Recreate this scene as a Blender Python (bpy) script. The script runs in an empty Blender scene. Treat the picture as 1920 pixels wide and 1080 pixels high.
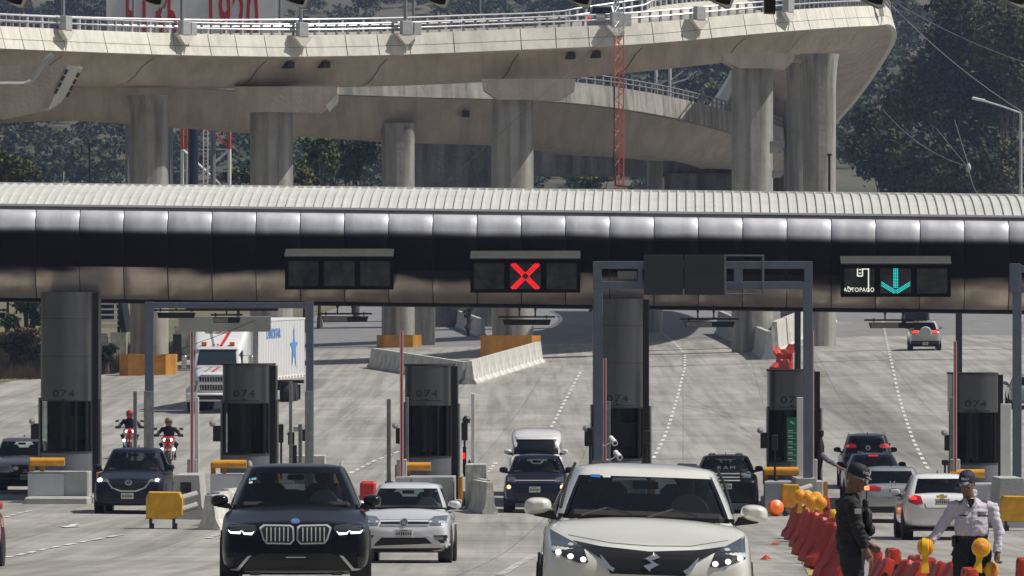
import bpy, bmesh, math, random
import numpy as np
from mathutils import Vector, Matrix, noise
from mathutils.bvhtree import BVHTree
R = math.radians
sc = bpy.context.scene
COL = sc.collection
# ------------------------------------------------------------ camera, sky, sun, exposure
F = 12000.0            # focal length in pixels of the 1920 px wide frame
EZ = 4.5               # eye height above the toll plaza
cam_d = bpy.data.cameras.new('camera'); cam = bpy.data.objects.new('camera', cam_d); COL.objects.link(cam)
cam.location = (0, 0, EZ); cam.rotation_euler = (R(90), 0, 0)
cam_d.sensor_width = 36; cam_d.lens = 36*F/1920; cam_d.shift_y = 100/1920
cam_d.clip_start = 0.5; cam_d.clip_end = 6000
sc.camera = cam
SUN_EL, SUN_AZ = R(55), R(93)      # azimuth clockwise from the view direction (+Y)
w = bpy.data.worlds.new('World'); sc.world = w; w.use_nodes = True
nt = w.node_tree; bg = nt.nodes['Background']; sky = nt.nodes.new('ShaderNodeTexSky')
sky.sky_type = 'NISHITA'; sky.sun_disc = False; sky.sun_elevation = SUN_EL; sky.sun_rotation = SUN_AZ
sky.air_density = 1.2; sky.dust_density = 1.6
hs = nt.nodes.new('ShaderNodeHueSaturation'); hs.inputs['Saturation'].default_value = 0.62
nt.links.new(sky.outputs[0], hs.inputs['Color']); nt.links.new(hs.outputs[0], bg.inputs[0]); bg.inputs[1].default_value = 0.055
sd = bpy.data.lights.new('sun', 'SUN'); sd.energy = 4.5; sd.angle = R(0.5); sd.color = (1.0, 0.955, 0.88)
sun = bpy.data.objects.new('sun', sd); COL.objects.link(sun)
sv = Vector((math.sin(SUN_AZ)*math.cos(SUN_EL), math.cos(SUN_AZ)*math.cos(SUN_EL), math.sin(SUN_EL)))
sun.rotation_euler = sv.to_track_quat('Z', 'Y').to_euler()
sc.view_settings.view_transform = 'Standard'; sc.view_settings.look = 'None'
sc.view_settings.exposure = 0.0; sc.view_settings.gamma = 1.0
sc.view_settings.use_curve_mapping = False
try: sc.cycles.volume_bounces = 1; sc.cycles.volume_step_rate = 5
except Exception: pass

# ------------------------------------------------------------ helpers
def pt(px, py, D):
    """point on the sight line of photo pixel (px, py) at real distance D"""
    return Vector(((px-960)/F*D, D, EZ+(640-py)/F*D))
_GR = [(0,-1.75,-1.75),(20,-1.85,-1.85),(53,-2.33,-2.62),(81,-3.1,-3.4),(121,-4.12,-4.14),(146,-4.33,-4.55),
       (182,-4.45,-4.78),(230,-4.1,-4.2),(290,-2.95,-2.7),(350,-1.8,-0.5),(450,0.3,1.2),(600,3.2,3.2),(800,6,6)]
def gz(x, D):
    if D > 800:
        t = D-800
        n = noise.noise(Vector((x*0.006, D*0.006, 3)))*12*min(1, t/300)+noise.noise(Vector((x*0.002, D*0.002, 9)))*25*min(1, t/500)
        return EZ+6+t*0.125+n-0.02*x*min(1,t/400)
    D = max(D, 0.0)
    for i in range(len(_GR)-1):
        if _GR[i+1][0] >= D: break
    a, b = _GR[i], _GR[i+1]
    # smooth (Catmull-Rom) interpolation along the road
    p0 = _GR[max(i-1, 0)]; p3 = _GR[min(i+2, len(_GR)-1)]
    t = (D-a[0])/(b[0]-a[0])
    def cr(k):
        m1 = (b[k]-p0[k])/(b[0]-p0[0])*(b[0]-a[0]); m2 = (p3[k]-a[k])/(p3[0]-a[0])*(b[0]-a[0])
        return ((2*t**3-3*t*t+1)*a[k]+(t**3-2*t*t+t)*m1+(-2*t**3+3*t*t)*b[k]+(t**3-t*t)*m2)
    zl, zr = cr(1), cr(2)
    px = 960+x*F/max(D, 120)
    u = min(1, max(0, (px-200)/1500))
    return EZ+zl+(zr-zl)*u
def gp(px, D, dz=0.0):
    x = (px-960)/F*D
    return Vector((x, D, gz(x, D)+dz))
def on_road(px, py, lo=30, hi=650):
    """distance at which pixel (px,py) looks at the road"""
    a, b = lo, hi
    f = lambda D: (640-py)/F*D - (gz((px-960)/F*D, D)-EZ)
    prev = f(a); D = a
    while D < b:
        D2 = D*1.01; v = f(D2)
        if prev > 0 >= v or prev < 0 <= v:
            for _ in range(20):
                m = (D+D2)/2
                if (f(m) > 0) == (prev > 0): D = m
                else: D2 = m
            return D
        prev = v; D = D2
    return b
PA = R(1.53); CA, SA = math.cos(PA), math.sin(PA)
def PL(u, v, z=0.0):
    """toll plaza frame: u along the canopy (to the right), v along the lanes (away), origin under the canopy front"""
    return Vector((u*CA+v*SA, 182-u*SA+v*CA, z))
def pz(u): return 0.05-0.0122*(u+12.6)-0.0     # plaza cross fall, follows the ground

def tag(o, label=None, cat=None, group=None, kind=None):
    if label: o['label'] = label
    if cat: o['category'] = cat
    if group: o['group'] = group
    if kind: o['kind'] = kind
    return o
def thing(name, label, cat, loc=(0, 0, 0), rz=0, group=None, rot=None):
    o = bpy.data.objects.new(name, None); COL.objects.link(o)
    o.location = loc; o.rotation_euler = rot if rot else (0, 0, rz); o.empty_display_size = 0.2
    return tag(o, label, cat, group)
def copy_tree(o, parent=None, loc=None, rz=None, label=None, group=None):
    c = o.copy(); COL.objects.link(c)
    if parent is not None: c.parent = parent
    if loc is not None: c.location = loc
    if rz is not None: c.rotation_euler = (0, 0, rz)
    if label: c['label'] = label
    if group: c['group'] = group
    for ch in list(o.children): copy_tree(ch, c)
    return c

class MB:
    def __init__(s): s.v = []; s.f = []; s.m = []; s.cur = 0
    def face(s, idx): s.f.append(tuple(idx)); s.m.append(s.cur)
    def add(s, vs, fs):
        n = len(s.v); s.v += [tuple(p) for p in vs]
        for f in fs: s.face([n+i for i in f])
        return s
    def box(s, c, d, rz=0, M=None, bev=0):
        hx, hy, hz = d[0]/2, d[1]/2, d[2]/2
        if bev > 0:
            b = min(bev, hx*.9, hy*.9, hz*.9)
            vs = []
            for sx in (-1, 1):
                for sy in (-1, 1):
                    for sz in (-1, 1):
                        vs += [(sx*(hx-b), sy*(hy-b), sz*hz), (sx*(hx-b), sy*hy, sz*(hz-b)), (sx*hx, sy*(hy-b), sz*(hz-b))]
            bm = bmesh.new(); [bm.verts.new(v) for v in vs]; bmesh.ops.convex_hull(bm, input=bm.verts)
            bmesh.ops.dissolve_limit(bm, angle_limit=0.01, verts=bm.verts, edges=bm.edges)
            bm.verts.index_update(); vs = [v.co.copy() for v in bm.verts]; fs = [[v.index for v in f.verts] for f in bm.faces]; bm.free()
        else:
            vs = [(x, y, z) for x in (-hx, hx) for y in (-hy, hy) for z in (-hz, hz)]
            fs = [(0, 1, 3, 2), (4, 6, 7, 5), (0, 4, 5, 1), (2, 3, 7, 6), (0, 2, 6, 4), (1, 5, 7, 3)]
        T = Matrix.Translation(Vector(c)) @ Matrix.Rotation(rz, 4, 'Z')
        if M is not None: T = T @ M
        return s.add([T @ Vector(v) for v in vs], fs)
    def cyl(s, p0, p1, r0, r1=None, n=12, caps=True):
        p0, p1 = Vector(p0), Vector(p1); r1 = r0 if r1 is None else r1
        q = (p1-p0).to_track_quat('Z', 'Y').to_matrix()
        vs = []
        for p, r in ((p0, r0), (p1, r1)):
            for i in range(n):
                a = 2*math.pi*i/n; vs.append(p+q @ Vector((r*math.cos(a), r*math.sin(a), 0)))
        fs = [(i, (i+1) % n, n+(i+1) % n, n+i) for i in range(n)]
        if caps: fs += [tuple(range(n-1, -1, -1)), tuple(range(n, 2*n))]
        return s.add(vs, fs)
    def tube(s, path, r, n=8):
        path = [Vector(p) for p in path]
        rs = r if isinstance(r, (list, tuple)) else [r]*len(path)
        rings = []
        for i, p in enumerate(path):
            t = (path[min(i+1, len(path)-1)]-path[max(i-1, 0)])
            q = t.to_track_quat('Z', 'Y').to_matrix()
            rings.append([p+q @ Vector((rs[i]*math.cos(2*math.pi*k/n), rs[i]*math.sin(2*math.pi*k/n), 0)) for k in range(n)])
        return s.loft(rings, True, True)
    def loft(s, rings, closed=True, caps=False):
        n = len(rings[0]); base = len(s.v); s.v += [tuple(p) for r in rings for p in r]
        for i in range(len(rings)-1):
            for k in range(n if closed else n-1):
                k2 = (k+1) % n
                s.face((base+i*n+k, base+i*n+k2, base+(i+1)*n+k2, base+(i+1)*n+k))
        if caps:
            s.face([base+k for k in range(n-1, -1, -1)]); s.face([base+(len(rings)-1)*n+k for k in range(n)])
        return s
    def lathe(s, prof, c=(0, 0, 0), n=24, M=None):
        """prof: (r, z) list"""
        rings = []
        for r, z in prof:
            ring = []
            for i in range(n):
                a = 2*math.pi*i/n; p = Vector((r*math.cos(a), r*math.sin(a), z))
                if M is not None: p = M @ p
                ring.append(Vector(c)+p)
            rings.append(ring)
        return s.loft(rings, True, True)
    def prism(s, poly, y0, y1, M=None):
        """poly of (x,z), extruded along y"""
        n = len(poly); vs = [Vector((x, y0, z)) for x, z in poly]+[Vector((x, y1, z)) for x, z in poly]
        if M is not None: vs = [M @ v for v in vs]
        fs = [tuple(range(n)), tuple(range(2*n-1, n-1, -1))]+[(i, n+i, n+(i+1) % n, (i+1) % n) for i in range(n)]
        return s.add(vs, fs)
    def build(s, name, mats, parent=None, smooth=False, fix=True, loc=None):
        me = bpy.data.meshes.new(name); me.from_pydata(s.v, [], s.f)
        mats = mats if isinstance(mats, (list, tuple)) else [mats]
        for m in mats: me.materials.append(m)
        if len(mats) > 1: me.polygons.foreach_set('material_index', s.m)
        if fix:
            bm = bmesh.new(); bm.from_mesh(me); bmesh.ops.recalc_face_normals(bm, faces=bm.faces); bm.to_mesh(me); bm.free()
        if smooth:
            me.polygons.foreach_set('use_smooth', [True]*len(me.polygons))
            try: me.set_sharp_from_angle(angle=R(35) if smooth is True else smooth)
            except Exception: pass
        me.update()
        o = bpy.data.objects.new(name, me); COL.objects.link(o)
        if parent is not None: o.parent = parent
        if loc is not None: o.location = loc
        return o
def np_mesh(name, verts, quads, mats, parent=None, midx=None, smooth=False, nper=4):
    me = bpy.data.meshes.new(name); nv, nq = len(verts), len(quads)
    me.vertices.add(nv); me.vertices.foreach_set('co', np.asarray(verts, 'f').ravel())
    me.loops.add(nq*nper); me.loops.foreach_set('vertex_index', np.asarray(quads, 'i').ravel())
    me.polygons.add(nq); me.polygons.foreach_set('loop_start', np.arange(nq)*nper); me.polygons.foreach_set('loop_total', np.full(nq, nper))
    for m in (mats if isinstance(mats, list) else [mats]): me.materials.append(m)
    if midx is not None: me.polygons.foreach_set('material_index', np.asarray(midx, 'i'))
    if smooth: me.polygons.foreach_set('use_smooth', [True]*nq)
    me.update(calc_edges=True)
    o = bpy.data.objects.new(name, me); COL.objects.link(o)
    if parent is not None: o.parent = parent
    return o

# ------------------------------------------------------------ materials
def mat(name, col, rough=0.6, metal=0.0, var=0.0, scale=4.0, col2=None, bump=0.0, bscale=None, emit=0, coat=0.0, spec=None,
        streak=None, stretch=(1, 1, 1), alpha=None):
    m = bpy.data.materials.new(name); m.use_nodes = True; t = m.node_tree; b = t.nodes['Principled BSDF']
    b.inputs['Base Color'].default_value = (*col, 1); b.inputs['Roughness'].default_value = rough; b.inputs['Metallic'].default_value = metal
    if spec is not None: b.inputs['Specular IOR Level'].default_value = spec
    if coat: b.inputs['Coat Weight'].default_value = coat; b.inputs['Coat Roughness'].default_value = 0.03
    if emit: b.inputs['Emission Color'].default_value = (*col, 1); b.inputs['Emission Strength'].default_value = emit
    tc = t.nodes.new('ShaderNodeTexCoord'); mp = t.nodes.new('ShaderNodeMapping'); mp.inputs['Scale'].default_value = stretch
    t.links.new(tc.outputs['Object'], mp.inputs[0])
    if var or col2:
        n = t.nodes.new('ShaderNodeTexNoise'); n.inputs['Scale'].default_value = scale; n.inputs['Detail'].default_value = 6; n.inputs['Roughness'].default_value = 0.65
        t.links.new(mp.outputs[0], n.inputs['Vector'])
        r = t.nodes.new('ShaderNodeValToRGB'); e = r.color_ramp.elements; e[0].position = 0.33; e[1].position = 0.68
        c2 = col2 if col2 else tuple(c*(1-var) for c in col)
        e[0].color = (*c2, 1); e[1].color = (*[min(1, c*(1+var*0.5)) for c in col], 1)
        t.links.new(n.outputs[0], r.inputs[0]); out = r.outputs[0]
        if streak:
            mp2 = t.nodes.new('ShaderNodeMapping'); mp2.inputs['Scale'].default_value = streak[0]
            t.links.new(tc.outputs['Object'], mp2.inputs[0])
            n2 = t.nodes.new('ShaderNodeTexNoise'); n2.inputs['Scale'].default_value = 1; n2.inputs['Detail'].default_value = 5; n2.inputs['Roughness'].default_value = 0.6
            t.links.new(mp2.outputs[0], n2.inputs['Vector'])
            r2 = t.nodes.new('ShaderNodeValToRGB'); r2.color_ramp.elements[0].position = 0.35; r2.color_ramp.elements[1].position = 0.6
            k = 1-streak[1]; r2.color_ramp.elements[0].color = (k, k, k, 1); r2.color_ramp.elements[1].color = (1, 1, 1, 1)
            mx = t.nodes.new('ShaderNodeMixRGB'); mx.blend_type = 'MULTIPLY'; mx.inputs[0].default_value = 1
            t.links.new(n2.outputs[0], r2.inputs[0]); t.links.new(out, mx.inputs[1]); t.links.new(r2.outputs[0], mx.inputs[2]); out = mx.outputs[0]
        t.links.new(out, b.inputs['Base Color'])
    if bump:
        n = t.nodes.new('ShaderNodeTexNoise'); n.inputs['Scale'].default_value = bscale or scale*4; n.inputs['Detail'].default_value = 4
        t.links.new(mp.outputs[0], n.inputs['Vector'])
        bp = t.nodes.new('ShaderNodeBump'); bp.inputs['Strength'].default_value = bump; bp.inputs['Distance'].default_value = 0.05
        t.links.new(n.outputs[0], bp.inputs['Height']); t.links.new(bp.outputs[0], b.inputs['Normal'])
    return m
def glass_mat(name, tint=(0.25, 0.3, 0.32), gloss=0.9, ior=1.5, transp=1.0):
    m = bpy.data.materials.new(name); m.use_nodes = True; t = m.node_tree; t.nodes.clear()
    o = t.nodes.new('ShaderNodeOutputMaterial'); mx = t.nodes.new('ShaderNodeMixShader'); tr = t.nodes.new('ShaderNodeBsdfTransparent')
    gl = t.nodes.new('ShaderNodeBsdfGlossy'); fr = t.nodes.new('ShaderNodeFresnel'); fr.inputs[0].default_value = ior
    tr.inputs[0].default_value = (*tint, 1); gl.inputs['Roughness'].default_value = 0.02; gl.inputs[0].default_value = (gloss, gloss, gloss, 1)
    t.links.new(fr.outputs[0], mx.inputs[0]); t.links.new(tr.outputs[0], mx.inputs[1]); t.links.new(gl.outputs[0], mx.inputs[2]); t.links.new(mx.outputs[0], o.inputs[0])
    return m
M = {}
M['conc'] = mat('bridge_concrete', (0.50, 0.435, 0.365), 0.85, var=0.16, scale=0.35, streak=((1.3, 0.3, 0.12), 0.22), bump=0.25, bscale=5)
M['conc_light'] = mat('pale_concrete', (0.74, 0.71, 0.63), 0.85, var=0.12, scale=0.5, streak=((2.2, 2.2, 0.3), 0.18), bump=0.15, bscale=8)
M['conc_grey'] = mat('grey_concrete', (0.38, 0.37, 0.34), 0.88, var=0.22, scale=0.5, streak=((2.0, 2.0, 0.12), 0.5), bump=0.3, bscale=4)
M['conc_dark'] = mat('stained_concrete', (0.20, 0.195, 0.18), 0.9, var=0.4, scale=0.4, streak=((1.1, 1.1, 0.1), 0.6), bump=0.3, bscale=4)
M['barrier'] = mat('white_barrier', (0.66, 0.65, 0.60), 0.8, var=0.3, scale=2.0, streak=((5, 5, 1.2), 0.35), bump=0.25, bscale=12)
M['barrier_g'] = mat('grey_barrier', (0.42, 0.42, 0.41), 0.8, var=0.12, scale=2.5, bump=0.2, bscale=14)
M['joint'] = mat('joint_line', (0.04, 0.038, 0.035), 0.9)
M['rail'] = mat('galvanised_rail', (0.62, 0.62, 0.64), 0.42, metal=0.35, var=0.15, scale=3)
M['rail_post'] = mat('rail_post_grey', (0.22, 0.23, 0.25), 0.6, var=0.2, scale=3)
M['box_grey'] = mat('grey_cabinet', (0.42, 0.43, 0.43), 0.5, var=0.15, scale=5)
M['steel'] = mat('painted_blue_grey_steel', (0.115, 0.14, 0.19), 0.5, var=0.15, scale=2.5)
M['steel2'] = mat('galvanised_post', (0.30, 0.31, 0.31), 0.5, metal=0.3, var=0.25, scale=6, streak=((8, 8, 1.0), 0.3))
M['black'] = mat('black_plastic', (0.012, 0.012, 0.014), 0.5)
M['black_gloss'] = mat('black_gloss', (0.008, 0.008, 0.010), 0.12)
M['dark_metal'] = mat('dark_metal', (0.03, 0.03, 0.032), 0.45, metal=0.3)
M['white'] = mat('white_paint', (0.78, 0.78, 0.76), 0.5, var=0.08, scale=4)
M['yellow'] = mat('yellow_paint', (0.78, 0.40, 0.02), 0.45, var=0.25, scale=3.5, streak=((6, 6, 2), 0.2))
M['yellow_line'] = mat('yellow_line', (0.62, 0.46, 0.16), 0.8, var=0.3, scale=8)
M['orange_pad'] = mat('orange_paint', (0.62, 0.27, 0.03), 0.6, var=0.25, scale=1.5, streak=((3, 3, 0.5), 0.25))
M['orange'] = mat('orange_plastic', (0.85, 0.16, 0.015), 0.4, var=0.1, scale=5)
M['red_plastic'] = mat('red_orange_plastic', (0.60, 0.045, 0.014), 0.5, col2=(0.42, 0.022, 0.012), scale=2.2, bump=0.12, bscale=14, streak=((9, 9, 2.5), 0.25))
M['red'] = mat('red_paint', (0.55, 0.03, 0.03), 0.5, var=0.15, scale=5)
M['mast_red'] = mat('mast_red', (0.55, 0.10, 0.07), 0.55, var=0.2, scale=2)
M['navy'] = mat('navy_pole', (0.012, 0.02, 0.05), 0.4)
M['green_sign'] = mat('green_sign', (0.01, 0.20, 0.10), 0.5)
M['letter_green'] = mat('dark_green_lettering', (0.002, 0.022, 0.015), 0.6)
M['roof_sheet'] = mat('roof_sheet', (0.60, 0.60, 0.56), 0.5, var=0.08, scale=0.8, streak=((0.8, 3, 3), 0.1))
M['roof_trim'] = mat('roof_trim', (0.80, 0.80, 0.78), 0.45)
M['gutter'] = mat('grey_gutter', (0.22, 0.225, 0.24), 0.5, var=0.1, scale=2)
M['panel'] = mat('brushed_metal_panel', (0.74, 0.735, 0.77), 0.46, metal=0.4, var=0.16, scale=1.1, bump=0.12, bscale=1.6, streak=((3.0, 1.0, .4), .14))
M['belly'] = mat('brown_reflection_panel', (0.80, 0.68, 0.58), 0.30, metal=0.6, var=0.25, scale=0.9, bump=0.06, bscale=1.5)  # brown tint painted in for the road mirrored in the lower panels
M['dark_reflection'] = mat('dark_reflection_metal', (0.006, 0.006, 0.007), 0.45, spec=.12, var=0.3, scale=0.7, bump=0.06, bscale=1.2)  # near-black base colour stands in for a dark reflection
M['booth'] = mat('grey_booth_metal', (0.135, 0.138, 0.15), 0.30, metal=0.7, var=0.10, scale=1.2)
M['booth_low'] = mat('booth_blue_grey', (0.17, 0.18, 0.21), 0.45, metal=0.2, var=0.12, scale=2)
M['rubber'] = mat('tyre_rubber', (0.018, 0.018, 0.019), 0.85)
M['plate'] = mat('plate', (0.62, 0.62, 0.60), 0.5, var=0.2, scale=30)
M['seat'] = mat('seat_fabric', (0.03, 0.03, 0.034), 0.8)
M['skin'] = mat('skin', (0.20, 0.095, 0.055), 0.55, var=0.1, scale=12)
M['hair'] = mat('hair', (0.01, 0.008, 0.007), 0.6)
M['win_glass'] = glass_mat('booth_glass', (0.35, 0.42, 0.42), 0.55, 1.45)
M['chrome'] = mat('chrome', (0.72, 0.72, 0.72), 0.22, metal=.9)
# ------------------------------------------------------------ ground, road, hills
def road_mat():
    m = bpy.data.materials.new('worn_concrete_road'); m.use_nodes = True; t = m.node_tree; b = t.nodes['Principled BSDF']; b.inputs['Roughness'].default_value = 0.8
    tc = t.nodes.new('ShaderNodeTexCoord')
    def noi(sc_, s, det=5, rough=0.6):
        mp = t.nodes.new('ShaderNodeMapping'); mp.inputs['Scale'].default_value = sc_; mp.inputs['Rotation'].default_value = (0, 0, PA)
        t.links.new(tc.outputs['Object'], mp.inputs[0]); n = t.nodes.new('ShaderNodeTexNoise'); n.inputs['Scale'].default_value = s
        n.inputs['Detail'].default_value = det; n.inputs['Roughness'].default_value = rough; t.links.new(mp.outputs[0], n.inputs['Vector']); return n.outputs[0]
    def ramp(src, stops):
        r = t.nodes.new('ShaderNodeValToRGB'); cr = r.color_ramp
        while len(cr.elements) < len(stops): cr.elements.new(0.5)
        for e, (p, c) in zip(cr.elements, stops): e.position = p; e.color = (*c, 1) if isinstance(c, tuple) else (c, c, c, 1)
        t.links.new(src, r.inputs[0]); return r.outputs[0]
    def mul(a, b_):
        x = t.nodes.new('ShaderNodeMixRGB'); x.blend_type = 'MULTIPLY'; x.inputs[0].default_value = 1; t.links.new(a, x.inputs[1]); t.links.new(b_, x.inputs[2]); return x.outputs[0]
    c = ramp(noi((1, 0.5, 1), 0.25), [(0.3, (0.30, 0.29, 0.265)), (0.7, (0.43, 0.415, 0.38))])
    c = mul(c, ramp(noi((1.4, 0.05, 1), 1.0), [(0.35, 0.76), (0.6, 1.06)]))       # tyre tracks along the lanes
    c = mul(c, ramp(noi((0.25, 2.0, 1), 1.0, 3), [(0.35, 0.80), (0.6, 1.04)]))      # ripples across the road
    c = mul(c, ramp(noi((1, 1, 1), 9.0, 3), [(0.3, 0.90), (0.7, 1.04)]))
    br = t.nodes.new('ShaderNodeTexBrick'); br.offset = 0; br.inputs['Scale'].default_value = 1; br.inputs['Brick Width'].default_value = 3.6; br.inputs['Row Height'].default_value = 6; br.inputs['Mortar Size'].default_value = .02
    br.inputs['Color1'].default_value = (1, 1, 1, 1); br.inputs['Color2'].default_value = (.90, .90, .895, 1); br.inputs['Mortar'].default_value = (.62, .61, .6, 1)
    mpb = t.nodes.new('ShaderNodeMapping'); mpb.inputs['Rotation'].default_value = (0, 0, PA); t.links.new(tc.outputs['Object'], mpb.inputs[0]); t.links.new(mpb.outputs[0], br.inputs['Vector']); c = mul(c, br.outputs[0])
    c = mul(c, ramp(noi((2.2, 0.012, 1), 1.0, 2), [(0.40, 0.84), (0.52, 1.0)]))     # rubber laid down along the wheel paths
    # asphalt further up the hill
    sx = t.nodes.new('ShaderNodeSeparateXYZ'); t.links.new(tc.outputs['Object'], sx.inputs[0])
    mr = t.nodes.new('ShaderNodeMapRange'); mr.inputs[1].default_value = 392; mr.inputs[2].default_value = 396; t.links.new(sx.outputs[1], mr.inputs[0])
    mx = t.nodes.new('ShaderNodeMixRGB'); t.links.new(mr.outputs[0], mx.inputs[0]); t.links.new(c, mx.inputs[1])
    t.links.new(ramp(noi((1, 0.3, 1), 0.8), [(0.3, (0.16, 0.16, 0.16)), (0.7, (0.22, 0.22, 0.215))]), mx.inputs[2])
    # oil staining in the middle of the right-hand lane
    mp = t.nodes.new('ShaderNodeMapping'); mp.inputs['Location'].default_value = (-15.2, -262, 0); mp.inputs['Scale'].default_value = (1, 1, 1); mp.vector_type = 'POINT'
    t.links.new(tc.outputs['Object'], mp.inputs[0])
    vm = t.nodes.new('ShaderNodeVectorMath'); vm.operation = 'MULTIPLY'; vm.inputs[1].default_value = (0.42, 0.0115, 0); t.links.new(mp.outputs[0], vm.inputs[0])
    vl = t.nodes.new('ShaderNodeVectorMath'); vl.operation = 'LENGTH'; t.links.new(vm.outputs[0], vl.inputs[0])
    c3 = mul(mx.outputs[0], ramp(vl.outputs['Value'], [(0.2, 0.62), (0.95, 1.0)]))
    t.links.new(c3, b.inputs['Base Color'])
    n = t.nodes.new('ShaderNodeTexNoise'); n.inputs['Scale'].default_value = 14; t.links.new(tc.outputs['Object'], n.inputs['Vector'])
    bp = t.nodes.new('ShaderNodeBump'); bp.inputs['Strength'].default_value = 0.2; bp.inputs['Distance'].default_value = 0.03
    t.links.new(n.outputs[0], bp.inputs['Height']); t.links.new(bp.outputs[0], b.inputs['Normal'])
    return m
M['road'] = road_mat()
M['earth'] = mat('dry_grass_ground', (0.20, 0.17, 0.09), 0.95, col2=(0.055, 0.065, 0.03), scale=0.25, bump=0.5, bscale=2)
M['hill'] = mat('dry_hillside', (0.12, 0.105, 0.075), 0.95, col2=(0.035, 0.045, 0.025), scale=0.03, bump=0.6, bscale=0.4)
ROWS = sorted(set([-10, 0, 6, 12]+list(range(20, 60, 4))+list(range(60, 420, 6))+list(range(420, 640, 12))+[640, 680, 720, 760, 800]))
def sheet(name, xl, xr, rows, nx, dz, m, kind='structure', lab=None):
    vs, fs = [], []
    for D in rows:
        a, b = xl(D), xr(D)
        for i in range(nx+1):
            x = a+(b-a)*i/nx; vs.append((x, D, gz(x, D)+dz))
    for j in range(len(rows)-1):
        for i in range(nx):
            k = j*(nx+1)+i; fs.append((k, k+1, k+nx+2, k+nx+1))
    o = np_mesh(name, vs, fs, m, smooth=True); tag(o, kind=kind); return o
def road_l(D):
    ks = [(-10, -26), (300, -26), (335, -26.5), (348, -22.5), (360, -20), (430, -17), (640, -16)]
    for (a, va), (b, vb) in zip(ks, ks[1:]):
        if D <= b: return va+(vb-va)*(D-a)/(b-a)
    return -16
sheet('ground', lambda D: -260, lambda D: 260, ROWS, 52, -0.22, M['earth'])
sheet('road', road_l, lambda D: 34 if D < 300 else min(70, 34+(D-300)*.3), [r for r in ROWS if r <= 700], 24, 0.0, M['road'])
# hills that close the view
rows = list(range(800, 2400, 25))
sheet('hills', lambda D: -420, lambda D: 420, rows, 84, -0.22, M['hill'])
# unseen hill added behind the camera, only to reflect dark in the canopy metal
vs, fs = [], []
for j in range(14):
    for i in range(61):
        x = -900+30*i; y = -140-j*40
        vs.append((x, y, 2.0+max(0, j)*15.5+noise.noise(Vector((x*.008, y*.008, 1)))*8*(j > 0)))
for j in range(13):
    for i in range(60):
        k = j*61+i; fs.append((k, k+61, k+62, k+1))
o = np_mesh('hills', vs, fs, M['hill'], smooth=True); tag(o, kind='structure')  # added unseen hill, there only to be reflected in the canopy
vs = [(-900, -140, 2.0), (900, -140, 2.0), (900, -10, 2.5), (-900, -10, 2.5)]
o = np_mesh('ground', vs, [(0, 1, 2, 3)], M['earth']); tag(o, kind='structure')

# painted markings: sheets that follow the road
def strip(pts, wd, dashes=None):
    """pts: list of (px,py) photo points on the road -> list of quads in world"""
    P = []
    for px, py in pts:
        D = on_road(px, py); P.append(gp(px, D, 0.012))
    return P
def paint(name, P, wd, m, dash=None):
    mb = MB()
    # resample
    L = [0]
    for a, b in zip(P, P[1:]): L.append(L[-1]+(b-a).length)
    def at(s):
        for i in range(len(P)-1):
            if L[i+1] >= s: return P[i].lerp(P[i+1], (s-L[i])/max(1e-6, L[i+1]-L[i])), (P[i+1]-P[i]).normalized()
        return P[-1], (P[-1]-P[-2]).normalized()
    segs = []
    if dash:
        s = 0
        while s < L[-1]: segs.append((s, min(s+dash[0], L[-1]))); s += dash[0]+dash[1]
    else: segs = [(0, L[-1])]
    for a, b in segs:
        n = max(1, int((b-a)/2)); ring = []
        for k in range(n+1):
            p, d = at(a+(b-a)*k/n); nrm = Vector((d.y, -d.x, 0)).normalized()*wd/2
            for q in (p-nrm, p+nrm): q.z = gz(q.x, q.y)+0.016; ring.append(q)
        base = len(mb.v); mb.v += [tuple(q) for q in ring]
        for k in range(n): mb.face((base+2*k, base+2*k+1, base+2*k+3, base+2*k+2))
    o = mb.build(name, m, fix=False); tag(o, kind='structure'); return o
M['line'] = mat('white_road_paint', (0.66, 0.65, 0.62), 0.8, var=0.4, scale=2.2)
W_ = [((1655,602),(1662,640),(1668,665),(1680,720),(1693,770),(1712,825),(1740,880)),
      ((1225,612),(1262,640),(1284,665),(1284,690),(1270,745),(1250,810),(1225,860)),
      ((1088,698),(1060,750),(1028,812))]
for w_ in W_: paint('lane_marking', strip(w_, .15), 0.135, M['line'], (2.4, 2.0))
paint('lane_marking', strip([(930,868),(908,892)], .15), 0.135, M['line'], (1.6, 1.2))
paint('lane_marking', strip([(656,888),(700,865),(740,850),(800,828)], .15), 0.135, M['line'], (2.0, 1.1))
paint('lane_marking', strip([(10,1046),(90,1029),(180,1012),(232,1003)], .15), 0.15, M['line'], (1.5, 0.7))
paint('lane_marking', strip([(0,974),(40,962),(60,958)], .15), 0.15, M['line'], (1.2, 0.8))
paint('lane_marking', strip([(938,1079),(970,1060),(1003,1042)], .15), 0.15, M['line'], (1.0, 0.5))
paint('lane_marking', strip([(392,1010),(416,1000)], .15), 0.15, M['line'], (1.0, 0.5))
paint('lane_marking', strip([(1492,1015),(1506,1045),(1524,1080)], .15), 0.14, M['yellow_line'], (0.5, 0.22))
for px in (100, 800):
    D = on_road(px+36, 986 if px < 500 else 982)
    mb = MB()
    for (du, dv) in [((-.06, .06), (0, 2.4)), ]:
        q = [gp(px+36, D+dv[0], .02), gp(px+36, D+dv[1], .02)]
    c = gp(px+36, D, 0.02); vs = []
    for (x, y) in [(-.09, 1.4), (.09, 1.4), (.09, -.6), (.34, -.6), (0, -2.2), (-.34, -.6), (-.09, -.6)]:
        p = c+Vector((x, y, 0)); p.z = gz(p.x, p.y)+0.018; vs.append(p)
    mb.add(vs, [tuple(range(7))]); o = mb.build('arrow_marking', M['line'], fix=False); tag(o, kind='structure')
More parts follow.
